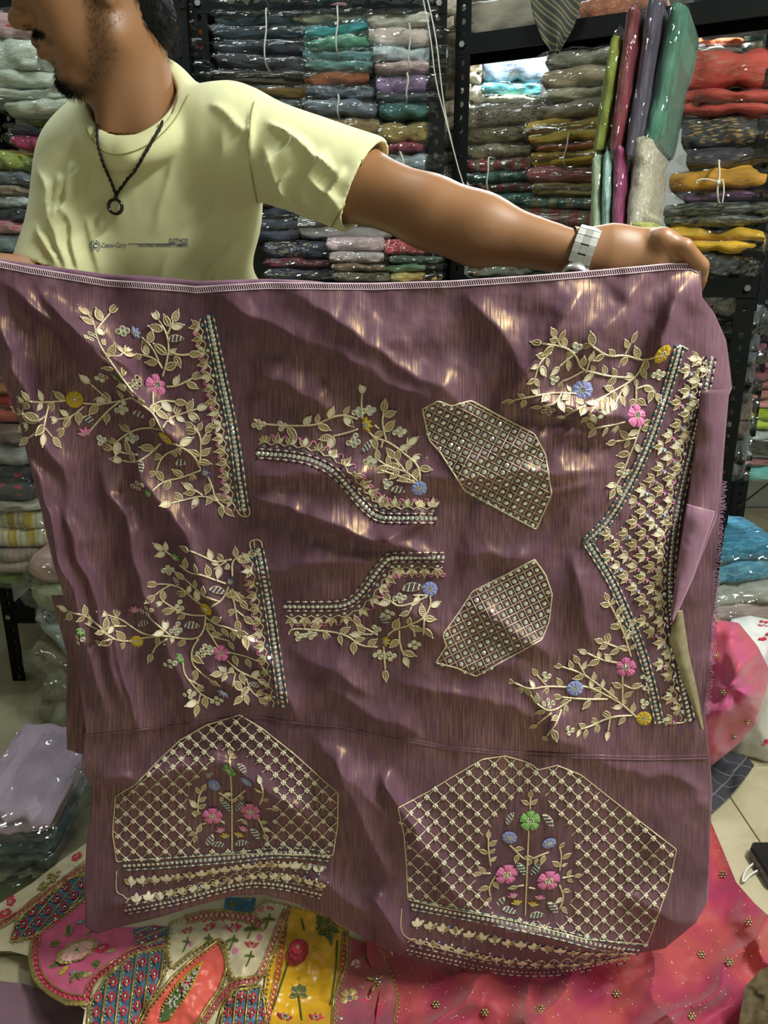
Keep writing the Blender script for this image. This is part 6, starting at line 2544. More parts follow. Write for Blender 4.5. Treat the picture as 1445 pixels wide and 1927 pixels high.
# cuff and shoulder seams
for nm_, pts in (('shoulder_seam', [(478, 192), (470, 230), (468, 280), (474, 330), (484, 380)]), ('cuff_stitch', [(682, 300), (664, 350), (640, 400), (618, 436)]), ('collar_stitch', [(163, 240), (176, 268), (206, 292), (245, 289), (292, 266), (332, 224), (356, 178)])):
    q = [on_shirt(x, y, .0006) for x, y in smoothline(pts, 5)]
    q = [p for p in q if p is not None]
    if len(q) > 3:
        o = rib(None, q, .0010, None, nm_, shirt, m=plain('shirt_stitch', srgb(160, 156, 98), .8))

# chest print: wreath emblem, lettering and rule
M_ink = plain('navy_print_ink', srgb(52, 64, 110), .8, var=.15, scale=400)


def text_mesh(txt, x, y, height, width=None, shear=0.0, bold=0.0, align='LEFT', slope=0.0):
    c = bpy.data.curves.new('lettering', 'FONT')
    c.body = txt
    c.align_x = align
    c.shear = shear
    c.offset = bold
    c.fill_mode = 'BOTH'
    c.resolution_u = 3
    o = bpy.data.objects.new('lettering', c)
    COL.objects.link(o)
    dg = bpy.context.evaluated_depsgraph_get()
    me = bpy.data.meshes.new_from_object(o.evaluated_get(dg))
    bpy.data.objects.remove(o)
    bpy.data.curves.remove(c)
    v = np.zeros(len(me.vertices) * 3)
    me.vertices.foreach_get('co', v)
    v = v.reshape(-1, 3)
    f = [tuple(p.vertices) for p in me.polygons]
    bpy.data.meshes.remove(me)
    sy = height / .69
    sx_ = sy if width is None else width / (v[:, 0].max() - v[:, 0].min())
    x0 = v[:, 0].min()
    px_ = x + (v[:, 0] - x0) * sx_
    py_ = y - v[:, 1] * sy + (px_ - x) * slope
    return px_, py_, f


b = MB()


def ink(px_, py_, faces):
    pts = [on_shirt(a, c, .0007) for a, c in zip(px_, py_)]
    if any(p is None for p in pts):
        return
    b.add(pts, faces)


ink(*text_mesh('Cotton Carry', 191, 466, 9.0, 47, .35, slope=-.02))
ink(*text_mesh('CLOTH/CO', 318, 457, 8.2, 35, 0, .012))
ink(*text_mesh('INDUSTRIAL ENGINEERED GARMENTS', 261, 464.5, 4.4, 93, 0, .012))
xs_ = np.linspace(241, 352, 40)
ink(np.concatenate([xs_, xs_]), np.concatenate([xs_ * 0 + 458.3, xs_ * 0 + 459.7]), [(i, i + 1, 41 + i, 40 + i) for i in range(39)])
ink(*text_mesh('C', 174.5, 466.5, 8.5, 8, 0, .03))
an = np.linspace(0, 2 * math.pi, 25)[:-1]
for r0, r1 in ((7.0, 6.2),):
    ink(np.concatenate([178.5 + r0 * np.cos(an), 178.5 + r1 * np.cos(an)]), np.concatenate([462.5 + r0 * np.sin(an), 462.5 + r1 * np.sin(an)]), [(i, (i + 1) % 24, 24 + (i + 1) % 24, 24 + i) for i in range(24)])
for s in (-1, 1):
    for k in range(7):
        a = math.radians(60 - k * 22)
        x, y = 178.5 + s * 9.6 * math.cos(a), 463 + 10.2 * math.sin(a)
        t = a - .9
        dx, dy = s * math.cos(t) * 2.3, math.sin(t) * 2.3
        ink(np.array([x - dx, x - dy * .4 * s, x + dx, x + dy * .4 * s]), np.array([y - dy, y + dx * .4 * s, y + dy, y - dx * .4 * s]), [(0, 1, 2, 3)])
po = b.build('chest_print', M_ink, shirt, smooth=False)
po.location = off
po['label'] = 'small navy printed wreath emblem and lettering'

# trousers and sandals (behind the cloth)
ft = Field((-.62, 1.24, .06), (-.02, 1.56, 1.06), .011)
legs(ft, .012)
ft.ell(HIP + np.array([.02, .0, 0]), (.178, .128, .13), None, .06)
Pt, Ft = ft.mesh()
link('trousers', fast_mesh('trousers', relax(Pt, Ft, 2) + off, Ft, [plain('dark_denim', srgb(44, 50, 66), .85, var=.2, scale=90)]), MAN)
for s in (-1, 1):
    b = MB()
    an = np.array([HIP[0] + .02 + .11 * s, 1.45, 0])
    for z, e in ((.006, 0), (.022, -.004)):
        b.add([(an[0] + .05 * math.cos(t) * (1 + .1 * math.sin(t)) + .012 * s, an[1] - .07 + .14 * math.sin(t), z) for t in np.arange(16) * math.pi / 8], [])
    b.f = [tuple(range(16))[::-1], tuple(range(16, 32))] + [(k, (k + 1) % 16, 16 + (k + 1) % 16, 16 + k) for k in range(16)]
    b.m = [0] * len(b.f)
    o = b.build('sandal', plain('black_rubber', srgb(30, 30, 30), .7), MAN)
    o.location = off

# ------------------------------------------------------------------ wristwatch
M_steel = plain('brushed_steel', srgb(214, 216, 216), .38, metal=.8, var=.08, scale=200)
M_steel2 = plain('polished_steel', srgb(226, 228, 228), .25, metal=.8, var=.05, scale=200)
WC = atY(1098, 479, 1.066)
wx = unit(WRL - ELL)
wa = unit(np.cross(wx, np.array([0, 1, .1])))
wb = np.cross(wx, wa)
watch = thing('wristwatch', 'silver steel link bracelet watch on the outstretched wrist', 'watch', tuple(WC))
lk = MB()
lk.box((0, 0, 0), (.0092, .0088, .0032))
for q in (-1, 1):
    lk.tube([(-.0038, .0044 * q, 0), (.0038, .0044 * q, 0)], .0014, 5)
lm = lk.mesh('bracelet_link', [M_steel], smooth=False)
lk2 = MB()
lk2.box((0, 0, 0), (.0088, .0088, .0038))
lm2 = lk2.mesh('bracelet_link', [M_steel2], smooth=False)
NLK = 18
for i in range(NLK):
    a = 2 * math.pi * i / NLK
    ra, rb = .0335, .0315
    c = wa * math.cos(a) * ra + wb * math.sin(a) * rb
    nn = unit(wa * math.cos(a) / ra + wb * math.sin(a) / rb)
    tt = np.cross(nn, wx)
    if 6 <= i <= 8:
        continue
    for j in (-1, 0, 1):
        M = np.eye(4)
        M[:3, 0], M[:3, 1], M[:3, 2] = wx, tt * 1.16, nn
        M[:3, 3] = c + wx * .0092 * j
        link('bracelet_link', lm2 if j == 0 else lm, watch, mat4=Matrix(M.tolist()))
a = 2 * math.pi * 7 / NLK
cn = unit(wa * math.cos(a) + wb * math.sin(a))
b = MB()
b.tube([cn * .029, cn * .037, cn * .039], [.0185, .0185, .0165], 24)
b.build('watch_case', M_steel, watch)
b = MB()
b.tube([cn * .0385, cn * .0396], .0150, 24)
b.build('watch_dial', plain('dark_dial', srgb(24, 28, 36), .15), watch)

# ------------------------------------------------------------------ necklace
M_cord = plain('black_braided_cord', srgb(26, 20, 24), .7, var=.2, scale=300)
nk = thing('necklace', 'black braided cord necklace with a dark metal ring pendant', 'necklace', (0, 0, 0))
left = [(182, 232), (184, 248), (187, 272), (194, 300), (206, 330), (216, 355), (221, 369)]
right = [(338, 170), (334, 184), (320, 212), (302, 242), (280, 276), (256, 312), (236, 342), (223, 362), (221, 369)]
for pts in (left[::-1], right[::-1]):
    pp = smoothline(pts, 3.5)
    q, last = [], 1.2
    for x, y in pp:
        p = on_shirt(x, y, .0032)
        if p is not None and p[1] < 1.24 and (not q or np.linalg.norm(p - q[-1]) < .02):
            q.append(p)
    q = np.array(q)
    b = MB()
    for ph in (0, math.pi):
        t = np.arange(len(q)) * 1.05 + ph
        w = q + np.stack([np.cos(t), np.zeros(len(q)), np.sin(t)], 1) * .0011
        b.tube(w, .00145, 5)
    b.build('cord', M_cord, nk)
rc = on_shirt(222, 388, .006)
b = MB()
for i in range(28):
    pass
ang = np.linspace(0, 2 * math.pi, 33)[:-1]
prof = [(-.0018, -.003), (.0, -.0034), (.0018, -.003), (.0018, .003), (0, .0034), (-.0018, .003)]
rg = np.array([[(rc[0] + (.0098 + d) * math.cos(t), rc[1] - .003 + e, rc[2] + (.0098 + d) * math.sin(t)) for d, e in prof] for t in ang])
rg = np.concatenate([rg, rg[:1]])
b.grid(rg, closed_u=True)
b.build('ring_pendant', plain('gunmetal_ring', srgb(70, 66, 70), .2, metal=1.0), nk)
b = MB()
kp = on_shirt(221, 371, .004)
b.ball(kp, (.003, .003, .004), nu=8, nv=6)
b.tube([kp, rc + np.array([0, -.006, .011])], .0016, 5)
b.build('knot', M_cord, nk)

# ------------------------------------------------------------------ textiles heaped on the floor in front
M_rope = plain('antique_gold_cord', srgb(178, 156, 96), .4, metal=.6, var=.3, scale=220)
M_redthr = plain('red_thread', srgb(196, 48, 76), .65, var=.2, scale=260)
M_greenthr = plain('dark_green_thread', srgb(78, 100, 52), .65, var=.25, scale=260)
M_cream = plain('cream_satin', srgb(208, 194, 160), .4, var=.12, scale=30, sheen=.3)
M_rose = plain('rose_pink_satin', srgb(208, 84, 126), .42, var=.15, scale=24, sheen=.3)
M_coral = plain('coral_satin', srgb(226, 96, 84), .42, var=.15, scale=24, sheen=.3)
M_yel = plain('golden_yellow_satin', srgb(214, 162, 26), .32, var=.22, scale=14, sheen=.3)
M_denim = plain('slate_blue_satin', srgb(66, 108, 130), .5, var=.2, scale=60)


def heapZ(px, py):
    """height of the heaped skirt above the floor"""
    px, py = np.asarray(px, float), np.asarray(py, float)
    z = .050 + .030 * np.sin((px * .55 + py) / 74.0) + .018 * vnoise(px / 95, py / 80, 71, 2) + .005 * vnoise(px / 22, py / 24, 73, 2)
    z = z + .035 * np.exp(-((px - 420) / 200) ** 2) - .03 * np.clip((140 - px) / 140, 0, 1) * np.clip((py - 1800) / 100, 0, 1)
    return np.clip(z, .012, .13)


def heap(px, py, off=0.0):
    return atZ(px, py, heapZ(px, py) + off)


def zc(*p):
    return [(x / 2.007, 1600 + y / 2.007) for x, y in p]


def patch(name, poly, m, parent, off=.002, step=3.0, fn=heap):
    step = min(step, 3.5)
    poly = np.array(poly)
    xs = np.arange(poly[:, 0].min(), poly[:, 0].max() + step, step)
    ys = np.arange(poly[:, 1].min(), poly[:, 1].max() + step, step)
    X, Y = np.meshgrid(xs, ys)
    inside = inpoly(X[:-1, :-1] + step / 2, Y[:-1, :-1] + step / 2, poly.tolist())
    nu = len(xs)
    F = [(j * nu + i, (j + 1) * nu + i, (j + 1) * nu + i + 1, j * nu + i + 1) for j, i in np.argwhere(inside)]
    used = sorted({k for f in F for k in f})
    mp = {k: i for i, k in enumerate(used)}
    b = MB()
    cnt = np.zeros(len(used))
    for f in F:
        for k in f:
            cnt[mp[k]] += 1
    Q = np.stack([X.ravel(), Y.ravel()], 1)[used]
    E = np.array([fn_ for fn_ in zip(poly, np.roll(poly, -1, 0))])
    rim = np.where(cnt < 4)[0]
    for i in rim:                                   # pull the rim onto the outline
        a, c = E[:, 0], E[:, 1]
        ba = c - a
        t = np.clip(((Q[i] - a) * ba).sum(1) / ((ba * ba).sum(1) + 1e-9), 0, 1)
        n_ = a + t[:, None] * ba
        j = np.argmin(((n_ - Q[i]) ** 2).sum(1))
        if np.hypot(*(n_[j] - Q[i])) < step * 1.3:
            Q[i] = n_[j]
    b.add(fn(Q[:, 0], Q[:, 1], off), [tuple(mp[k] for k in f) for f in F])
    return b.build(name, m, parent)


SK = thing('embroidered_skirt', 'patchwork embroidered skirt of pink, blue, cream and yellow panels on the floor', 'skirt', (0, 0, 0))
base = [(-60, 1730), (0, 1706), (60, 1672), (110, 1640), (165, 1595), (240, 1585), (700, 1600), (740, 1760), (735, 1960), (150, 1960), (160, 1900), (130, 1880), (75, 1850), (58, 1800), (20, 1790), (-60, 1790)]
patch('ground_cloth', base, M_cream, SK, 0.0, 6)


def fheap(px, py, ang, size, off=.004):
    p = heap(px, py, off)
    e = 4.0
    tx = heap(px + e, py, off) - heap(px - e, py, off)
    ty = heap(px, py - e, off) - heap(px, py + e, off)
    tx, ty = tx / np.linalg.norm(tx), ty / np.linalg.norm(ty)
    n = np.cross(tx, ty)
    n /= np.linalg.norm(n)
    if n[2] < 0:
        n = -n
    d = math.cos(ang) * tx - math.sin(ang) * ty
    d -= n * (d @ n)
    d /= np.linalg.norm(d)
    M = np.eye(4)
    M[:3, 0], M[:3, 1], M[:3, 2], M[:3, 3] = d * size, np.cross(n, d) * size, n * size, p
    return Matrix(M.tolist())


HP = 1080.0


def border(parent, poly, r=.0020, m=None, closed=True, beads=True, name='cord_border'):
    q = resample(poly, 5, closed)
    b = MB()
    P = heap(q[:, 0], q[:, 1], .004)
    b.tube(P, r * (1 + .25 * (np.arange(len(P)) % 2)), 5, closed=closed)
    if beads:
        q2 = resample(poly, 9, closed)
        for x, y in q2:
            b.ball(heap(x + 5, y + 2, .005), .0022, 1, 5, 4)
    return b.build(name, [m or M_rope, M_rope], parent)


def chain(parent, line, m, w=9, step=11, name='chain_stitch'):
    """ladder of crossing stitches between two cords"""
    q = smoothline(line, 5)
    tg = np.gradient(q, axis=0)
    tg /= np.linalg.norm(tg, axis=1)[:, None]
    nr = np.stack([-tg[:, 1], tg[:, 0]], 1)
    b = MB()
    for s in (-1, 1):
        e = q + nr * w * s
        b.tube(heap(e[:, 0], e[:, 1], .0045), .0014 * (1 + .3 * (np.arange(len(e)) % 2)), 5, 0)
    for i in range(0, len(q) - 2, 2):
        a, c = q[i] + nr[i] * w, q[i + 2] - nr[i + 2] * w
        a2, c2 = q[i] - nr[i] * w, q[i + 2] + nr[i + 2] * w
        for u, v in ((a, c), (a2, c2)):
            t = np.linspace(0, 1, 3)[:, None]
            e = u * (1 - t) + v * t
            b.tube(heap(e[:, 0], e[:, 1], .0045), .0010, 4, 1, caps=False)
    return b.build(name, [M_rope, m], parent)


def stripes(parent, poly, dirv, gap=19):
    """rows of red beaded leaves and gold cords on a blue panel"""
    poly = np.array(poly)
    c = poly.mean(0)
    d = unit(np.array(dirv, float))
    n = np.array([-d[1], d[0]])
    k = 0
    for s in np.arange(-160, 161, gap / 2):
        t = np.arange(-170, 171, 4.0)
        P = c + n * s + d * t[:, None]
        ok = inpoly(P[:, 0], P[:, 1], poly.tolist())
        if ok.sum() < 5:
            continue
        P = P[ok]
        b = MB()
        if k % 2 == 0:
            b.tube(heap(P[:, 0], P[:, 1], .004), .0019 * (1 + .35 * (np.arange(len(P)) % 2)), 5, 0)
            for x, y in P[::2]:
                b.ball(heap(x + n[0] * 4, y + n[1] * 4, .0045), .0017, 2, 5, 3)
            b.build('gold_cord', [M_rope, M_redthr, M_crys], parent)
        else:
            for i in range(0, len(P), 7):
                a, e = P[i], P[min(i + 5, len(P) - 1)]
                if np.linalg.norm(e - a) < 8:
                    continue
                mid, w = (a + e) / 2, n * 5.5
                ring = np.array([a, a * .6 + e * .4 + w, mid + w * 1.1, a * .4 + e * .6 + w, e, a * .4 + e * .6 - w, mid - w * 1.1, a * .6 + e * .4 - w])
                b.tube(heap(ring[:, 0], ring[:, 1], .0045), .0020, 4, 1, closed=True)
                b.tube(heap(np.array([a[0], e[0]]), np.array([a[1], e[1]]), .0045), .0016, 4, 0)
                b.ball(heap(mid[0], mid[1], .0055), .0028, 2, 6, 4)
            b.build('leaf_row', [M_rope, M_redthr, M_crys], parent)
        k += 1


PETAL['red'] = M_redthr
PETAL['blush'] = plain('blush_thread', srgb(232, 176, 172), .65, var=.2, scale=300)
PETAL['gold'] = plain('gold_petal_thread', srgb(186, 166, 104), .45, metal=.4, var=.25, scale=300)
PETAL['steel'] = plain('steel_blue_thread', srgb(88, 128, 156), .6, var=.2, scale=300)
PETAL['wine'] = plain('wine_thread', srgb(150, 44, 64), .6, var=.25, scale=300)


def fl(parent, kind, colour, x, y, r, ang=0.0, off=.004):
    key = (kind, colour)
    if key not in FLW:
        FLW[key] = flower_mesh(kind, colour)
    link('flower', FLW[key], parent, mat4=fheap(x, y, ang, r / HP, off))


def lf(parent, x, y, deg, ln, me=None):
    link('leaf', me or GLEAF, parent, mat4=fheap(x, y, math.radians(deg), ln / HP))


_b = MB()
_t = np.linspace(0, 1, 7)
_w = .26 * np.sin(math.pi * _t ** .85) ** .8
_r = np.vstack([np.stack([_t, _w, _t * 0 + .03], 1), np.stack([_t, -_w, _t * 0 + .03], 1)[::-1][1:-1]])
_b.add(np.vstack([_r, [[.5, 0, .12]]]), [(i, (i + 1) % len(_r), len(_r)) for i in range(len(_r))], 0)
_b.tube(_r, .045, 4, 1, closed=True)
for _x in np.linspace(.2, .85, 5):
    _b.ball((_x, 0, .13), .05, 1, 5, 3)
GLEAF = _b.mesh('leaf', [M_greenthr, M_rope])

# panels
blue1 = zc((40, 345), (60, 270), (150, 190), (250, 110), (320, 90), (320, 180), (230, 250), (130, 325))
pb = patch('panel', blue1, M_denim, SK)
border(pb, blue1)
stripes(pb, blue1, (.62, -.78), 20)
strip1 = zc((-60, 235), (0, 200), (120, 125), (230, 40), (330, -30), (330, 30), (240, 100), (130, 175), (40, 250), (-60, 290))
ps_ = patch('panel', strip1, M_cream, SK, .003)
for x, y in zc((40, 195), (290, 25), (20, 240)):
    fl(ps_, 'pansy', 'red', x, y, 13)
b = MB()
gp = zc((130, 140), (180, 90), (230, 75), (215, 110), (160, 150))
for i in range(160):
    x, y = RNG.uniform(60, 118), RNG.uniform(1632, 1680)
    if inpoly(x, y, gp):
        b.ball(heap(x, y, .006), .0026, 0, 5, 4)
tag(b.build('bead_patch', M_rope, ps_), kind='stuff')
chain(ps_, zc((-40, 300), (40, 260), (140, 190), (250, 105), (325, 60)), M_redthr, 5)
pink = zc((125, 330), (200, 280), (320, 190), (335, 290), (520, 290), (640, 285), (505, 365), (345, 495), (335, 575), (250, 570), (170, 530), (128, 470), (120, 400))
pp_ = patch('panel', pink, M_rose, SK, .003)
chain(pp_, zc((140, 325), (128, 400), (150, 480), (200, 530), (270, 560), (325, 560)), M_redthr, 6)
chain(pp_, zc((330, 560), (340, 500), (430, 430), (510, 375), (640, 345)), M_redthr, 6)
border(pp_, zc((122, 335), (112, 410), (128, 480), (150, 510), (190, 545), (250, 578), (330, 582)), .003, closed=False, name='scalloped_cord')
x0, y0 = zc((293, 385))[0]
fl(pp_, 'daisy', 'gold', x0, y0, 40, .2, .004)
fl(pp_, 'daisy', 'blush', x0, y0, 31, .5, .009)
fl(pp_, 'pansy', 'blush', x0 - 1, y0, 20, 0, .014)
for dx, dy, a, l in ((-40, -16, 200, 26), (-18, -36, 260, 28), (34, 22, 30, 26), (-36, 20, 150, 26), (8, 42, 95, 24), (-4, 46, 110, 22), (22, -34, 300, 18)):
    lf(pp_, x0 + dx * .85, y0 + dy * .85, a, l)
for x, y, c_, r in ((298, 278, 'steel', 11), (275, 468, 'steel', 9), (240, 455, 'yellow', 10), (385, 372, 'red', 14), (420, 380, 'gold', 8), (330, 470, 'gold', 9)):
    x, y = zc((x, y))[0]
    fl(pp_, 'tulip' if c_ == 'steel' else 'daisy', c_, x, y, r, -1.2)
b3 = zc((500, 300), (560, 285), (640, 290), (620, 350), (520, 370))
p3 = patch('panel', b3, M_denim, SK, .005)
stripes(p3, b3, (.9, -.4), 14)
blue2 = zc((505, 390), (625, 372), (630, 430), (590, 520), (540, 600), (500, 690), (330, 690), (335, 590), (400, 480))
pb2 = patch('panel', blue2, M_denim, SK, .003)
border(pb2, blue2)
stripes(pb2, blue2, (.12, -1), 25)
coral = zc((828, 338), (850, 400), (855, 450), (830, 520), (780, 590), (720, 690), (510, 690), (560, 590), (650, 480), (740, 400))
pc = patch('panel', coral, M_coral, SK, .003)
border(pc, coral, .0026)
cp = zc((760, 430), (720, 520), (670, 590), (640, 640), (600, 650), (615, 590), (670, 510), (715, 465))
b = MB()
cpa = np.array(cp)
ccp = cpa.mean(0)
ringc = np.vstack([cpa, ccp])
b.add(heap(ringc[:, 0], ringc[:, 1], .0055), [(i, (i + 1) % len(cpa), len(cpa)) for i in range(len(cpa))], 0)
e = resample(cp, 6, True)
for i, (x, y) in enumerate(e):
    d = unit(np.array([x, y]) - ccp)
    b.tube(heap(np.array([x, x + d[0] * 5 + 2]), np.array([y, y + d[1] * 5 - 4]), .0055), [.0022, .0006], 4, 1)
for i in range(150):
    t = RNG.random()
    x, y = cpa[0] * (1 - t) + cpa[4] * t + RNG.normal(0, 5, 2)
    if inpoly(x, y, cp):
        b.ball(heap(x, y, .0065), .0024, 2, 5, 4)
b.build('cypress_motif', [M_greenthr, PETAL['yellow'], M_crys], pc)
cream = zc((640, 275), (760, 232), (850, 228), (960, 236), (1000, 190), (1092, 208), (1050, 330), (990, 470), (880, 488), (858, 440), (850, 350), (825, 335), (770, 350), (700, 400), (645, 445), (628, 380))
pcr = patch('panel', cream, M_cream, SK, .004)
border(pcr, cream)
for x, y, r in ((710, 312, 15), (790, 300, 14), (885, 305, 16), (950, 365, 15), (1020, 225, 9), (955, 260, 9)):
    x, y = zc((x, y))[0]
    fl(pcr, 'tulip', 'red', x, y, r, -1.5)
    b = MB()
    st_ = smoothline([(x, y + 8), (x - 3, y + 22), (x - 10, y + 36)], 4)
    b.tube(heap(st_[:, 0], st_[:, 1], .006), .0014, 4)
    b.build('stem', M_greenthr, pcr)
    for s in (-1, 1):
        lf(pcr, x - 3, y + 16, 90 - s * 70, 15)
for x, y in ((850, 290), (890, 380), (980, 330), (720, 355), (985, 225)):
    x, y = zc((x, y))[0]
    fl(pcr, 'daisy', 'pink', x, y, 6)
chain(pcr, zc((700, 262), (800, 240), (920, 248), (1000, 290)), M_redthr, 8)
for i in range(7):
    x, y = zc((735 + i * 38, 262 - 10 * math.sin(i * .6)))[0]
    fl(pcr, 'tulip', 'red', x, y + 3, 7, i)
chain(pcr, zc((1085, 225), (1040, 330), (1000, 440), (960, 500), (900, 490), (830, 560), (760, 660)), M_redthr, 7)
blue4 = zc((850, 178), (968, 180), (955, 236), (845, 226))
p4 = patch('panel', blue4, M_denim, SK, .006)
fl(p4, 'tulip', 'yellow', *zc((935, 190))[0], 11, -.5)
for a in (200, 340, 160, 20):
    lf(p4, *zc((900, 205))[0], a, 18)
blue3 = zc((885, 530), (985, 512), (1000, 600), (1000, 690), (810, 690), (840, 590))
pb3 = patch('panel', blue3, M_denim, SK, .003)
border(pb3, blue3)
stripes(pb3, blue3, (.1, -1), 22)
yel = zc((1092, 212), (1190, 230), (1305, 300), (1312, 420), (1260, 560), (1250, 690), (1012, 690), (995, 560), (1010, 440), (1060, 310))
py_ = patch('panel', yel, M_yel, SK, .004)
border(py_, yel, .0024)
for (a, c) in (((1080, 240), (1000, 690)), ((1305, 310), (1255, 690))):
    chain(py_, zc(a, ((a[0] + c[0]) / 2 + 12, 460), c), M_redthr, 5)
x, y = zc((1122, 385))[0]
for k in range(3):
    fl(py_, 'daisy', 'wine' if k < 2 else 'red', x, y - k * 5, 25 - k * 6, k * .35, .005 + k * .004)
x, y = zc((1128, 540))[0]
for a, l in ((-90, 30), (-40, 26), (-140, 26), (20, 20), (160, 20)):
    lf(py_, x, y, a, l)
for pth in ([(1128, 550), (1140, 640)], [(1090, 420), (1050, 540), (1030, 600)], [(1275, 340), (1270, 450), (1250, 580)], [(1140, 260), (1150, 300)]):
    st_ = smoothline(zc(*pth), 4)
    b = MB()
    b.tube(heap(st_[:, 0], st_[:, 1], .006), .0018, 5)
    b.build('stem', M_greenthr, py_)
x, y = zc((1225, 290))[0]
for a, l in ((200, 34), (170, 36), (235, 30), (20, 34), (70, 40), (110, 42), (300, 24)):
    lf(py_, x, y, a, l)
fl(py_, 'tulip', 'wine', *zc((1075, 640))[0], 20, -1.5)
fl(py_, 'tulip', 'red', *zc((1190, 640))[0], 16, -1.2)

# ------------------------------------------------------------------ sheer pink dupatta
def organza(name, cols, alpha):
    k = NT(name)
    v = k.coords(scale=(1, 1, 1))
    f = k.noise(v, 4.2, 3, .5, .6)
    c = k.ramp(f, [(.30, srgb(cols[0])), (.46, srgb(cols[1])), (.58, srgb(cols[2])), (.72, srgb(cols[3]))])
    k.base(c)
    k.set(Roughness=.6)
    k.b.inputs['Sheen Weight'].default_value = .3
    tr = k.n('ShaderNodeBsdfTransparent')
    k.l(c, tr.inputs[0])
    tl = k.n('ShaderNodeBsdfTranslucent')
    k.l(c, tl.inputs[0])
    m0 = k.n('ShaderNodeMixShader')
    m0.inputs[0].default_value = .25
    k.l(k.b.outputs[0], m0.inputs[1])
    k.l(tl.outputs[0], m0.inputs[2])
    m = k.n('ShaderNodeMixShader')
    m.inputs[0].default_value = alpha
    k.l(tr.outputs[0], m.inputs[1])
    k.l(m0.outputs[0], m.inputs[2])
    k.l(m.outputs[0], k.out.inputs[0])
    k.bump(k.noise(v, 700, 2), .15, .0005)
    return k.m


M_org = organza('pink_coral_organza', [(164, 40, 100), (186, 58, 96), (200, 86, 84), (160, 60, 126)], .94)


sheer = zc((1314, 325), (1380, 350), (1445, 385), (1500, 560), (1480, 700), (1255, 700), (1268, 560), (1312, 430))
psh = patch('panel', sheer, organza('plum_organza', [(150, 60, 96), (176, 84, 110), (190, 96, 96), (140, 74, 120)], .97), SK, .006)
border(psh, sheer, .0022)
for x, y, c_, r in ((1345, 440, 'blush', 13), (1390, 430, 'steel', 9), (1330, 475, 'steel', 8), (1410, 360, 'blush', 10), (1320, 560, 'gold', 18), (1390, 560, 'red', 13), (1430, 600, 'red', 10), (1290, 635, 'steel', 9), (1360, 520, 'gold', 8)):
    x, y = zc((x, y))[0]
    fl(psh, 'pansy' if r > 9 else 'tulip', c_, x, y, r, x)
for x, y, a in ((1360, 400, 20), (1425, 480, 200), (1400, 500, 120), (1330, 600, 300), (1300, 520, 60)):
    lf(psh, *zc((x, y))[0], a, 14)


def dupZ(px, py):
    px, py = np.asarray(px, float), np.asarray(py, float)
    wv = vnoise(px / 150, py / 130, 81, 2)
    a = (px * .75 + py * .66) / 27.0 + 3.2 * wv
    c = (px * .95 - py * .5) / 44.0 + 2.6 * vnoise(px / 120 + 9, py / 150, 82, 2)
    z = .024 + .045 * (1 - np.abs(np.sin(a / 2))) ** 1.6 + .040 * (1 - np.abs(np.sin(c / 2))) ** 1.8 + .022 * vnoise(px / 120, py / 90, 83, 2)
    z = z + .004 * vnoise(px / 26, py / 26, 87, 2)
    return np.clip(z, .006, .14)


def dheap(px, py, off=0.0):
    return atZ(px, py, dupZ(px, py) + off)


DU = thing('organza_dupatta', 'sheer pink and coral organza scarf with gold sequin sprigs on the floor', 'scarf', (0, 0, 0))
dpoly = [(690, 1740), (720, 1720), (800, 1640), (1000, 1600), (1200, 1560), (1335, 1540), (1352, 1580), (1385, 1660), (1420, 1700), (1465, 1740), (1465, 1830), (1430, 1880), (1395, 1960), (700, 1960), (716, 1860), (690, 1800)]
do = patch('scarf_cloth', dpoly, M_org, DU, 0, 5, dheap)
sq = MB()
pts = []
while len(pts) < 420:
    x, y = RNG.uniform(650, 1450), RNG.uniform(1560, 1930)
    if inpoly(x, y, dpoly):
        pts.append((x, y))
        sq.ball(dheap(x, y, .001), RNG.uniform(.0006, .0013), 0, 5, 3)
tag(sq.build('sequin_dust', M_seq, do), kind='stuff')


def sprig(parent, fn, x, y, s=9):
    b = MB()
    b.ball(fn(x, y, .003), (.004, .004, .003), 1, 8, 5)
    for k in range(6):
        a = k * math.pi / 3
        b.ball(fn(x + s * .62 * math.cos(a), y + s * .62 * math.sin(a), .003), (.0026, .0026, .002), 0, 6, 4)
    return b.build('sequin_sprig', [M_rope, M_mirror], parent)


for x, y in ((912, 1905), (1017, 1898), (1302, 1912), (1372, 1810), (1408, 1735), (1360, 1645), (708, 1842), (714, 1848), (1320, 1796), (1160, 1870), (820, 1890)):
    sprig(do, dheap, x, y)
for x, y, a in ((705, 1845, 200), (712, 1842, 330), (706, 1850, 110), (720, 1850, 20)):
    e_ = MB()
    q_ = [(x, y), (x + 16 * math.cos(math.radians(a)), y + 16 * math.sin(math.radians(a)))]
    e_.tube(dheap(np.array([q_[0][0], (q_[0][0] + q_[1][0]) / 2, q_[1][0]]), np.array([q_[0][1], (q_[0][1] + q_[1][1]) / 2, q_[1][1]]), .004), [.001, .0036, .001], 6)
    e_.build('sequin_leaf', M_rope, do)


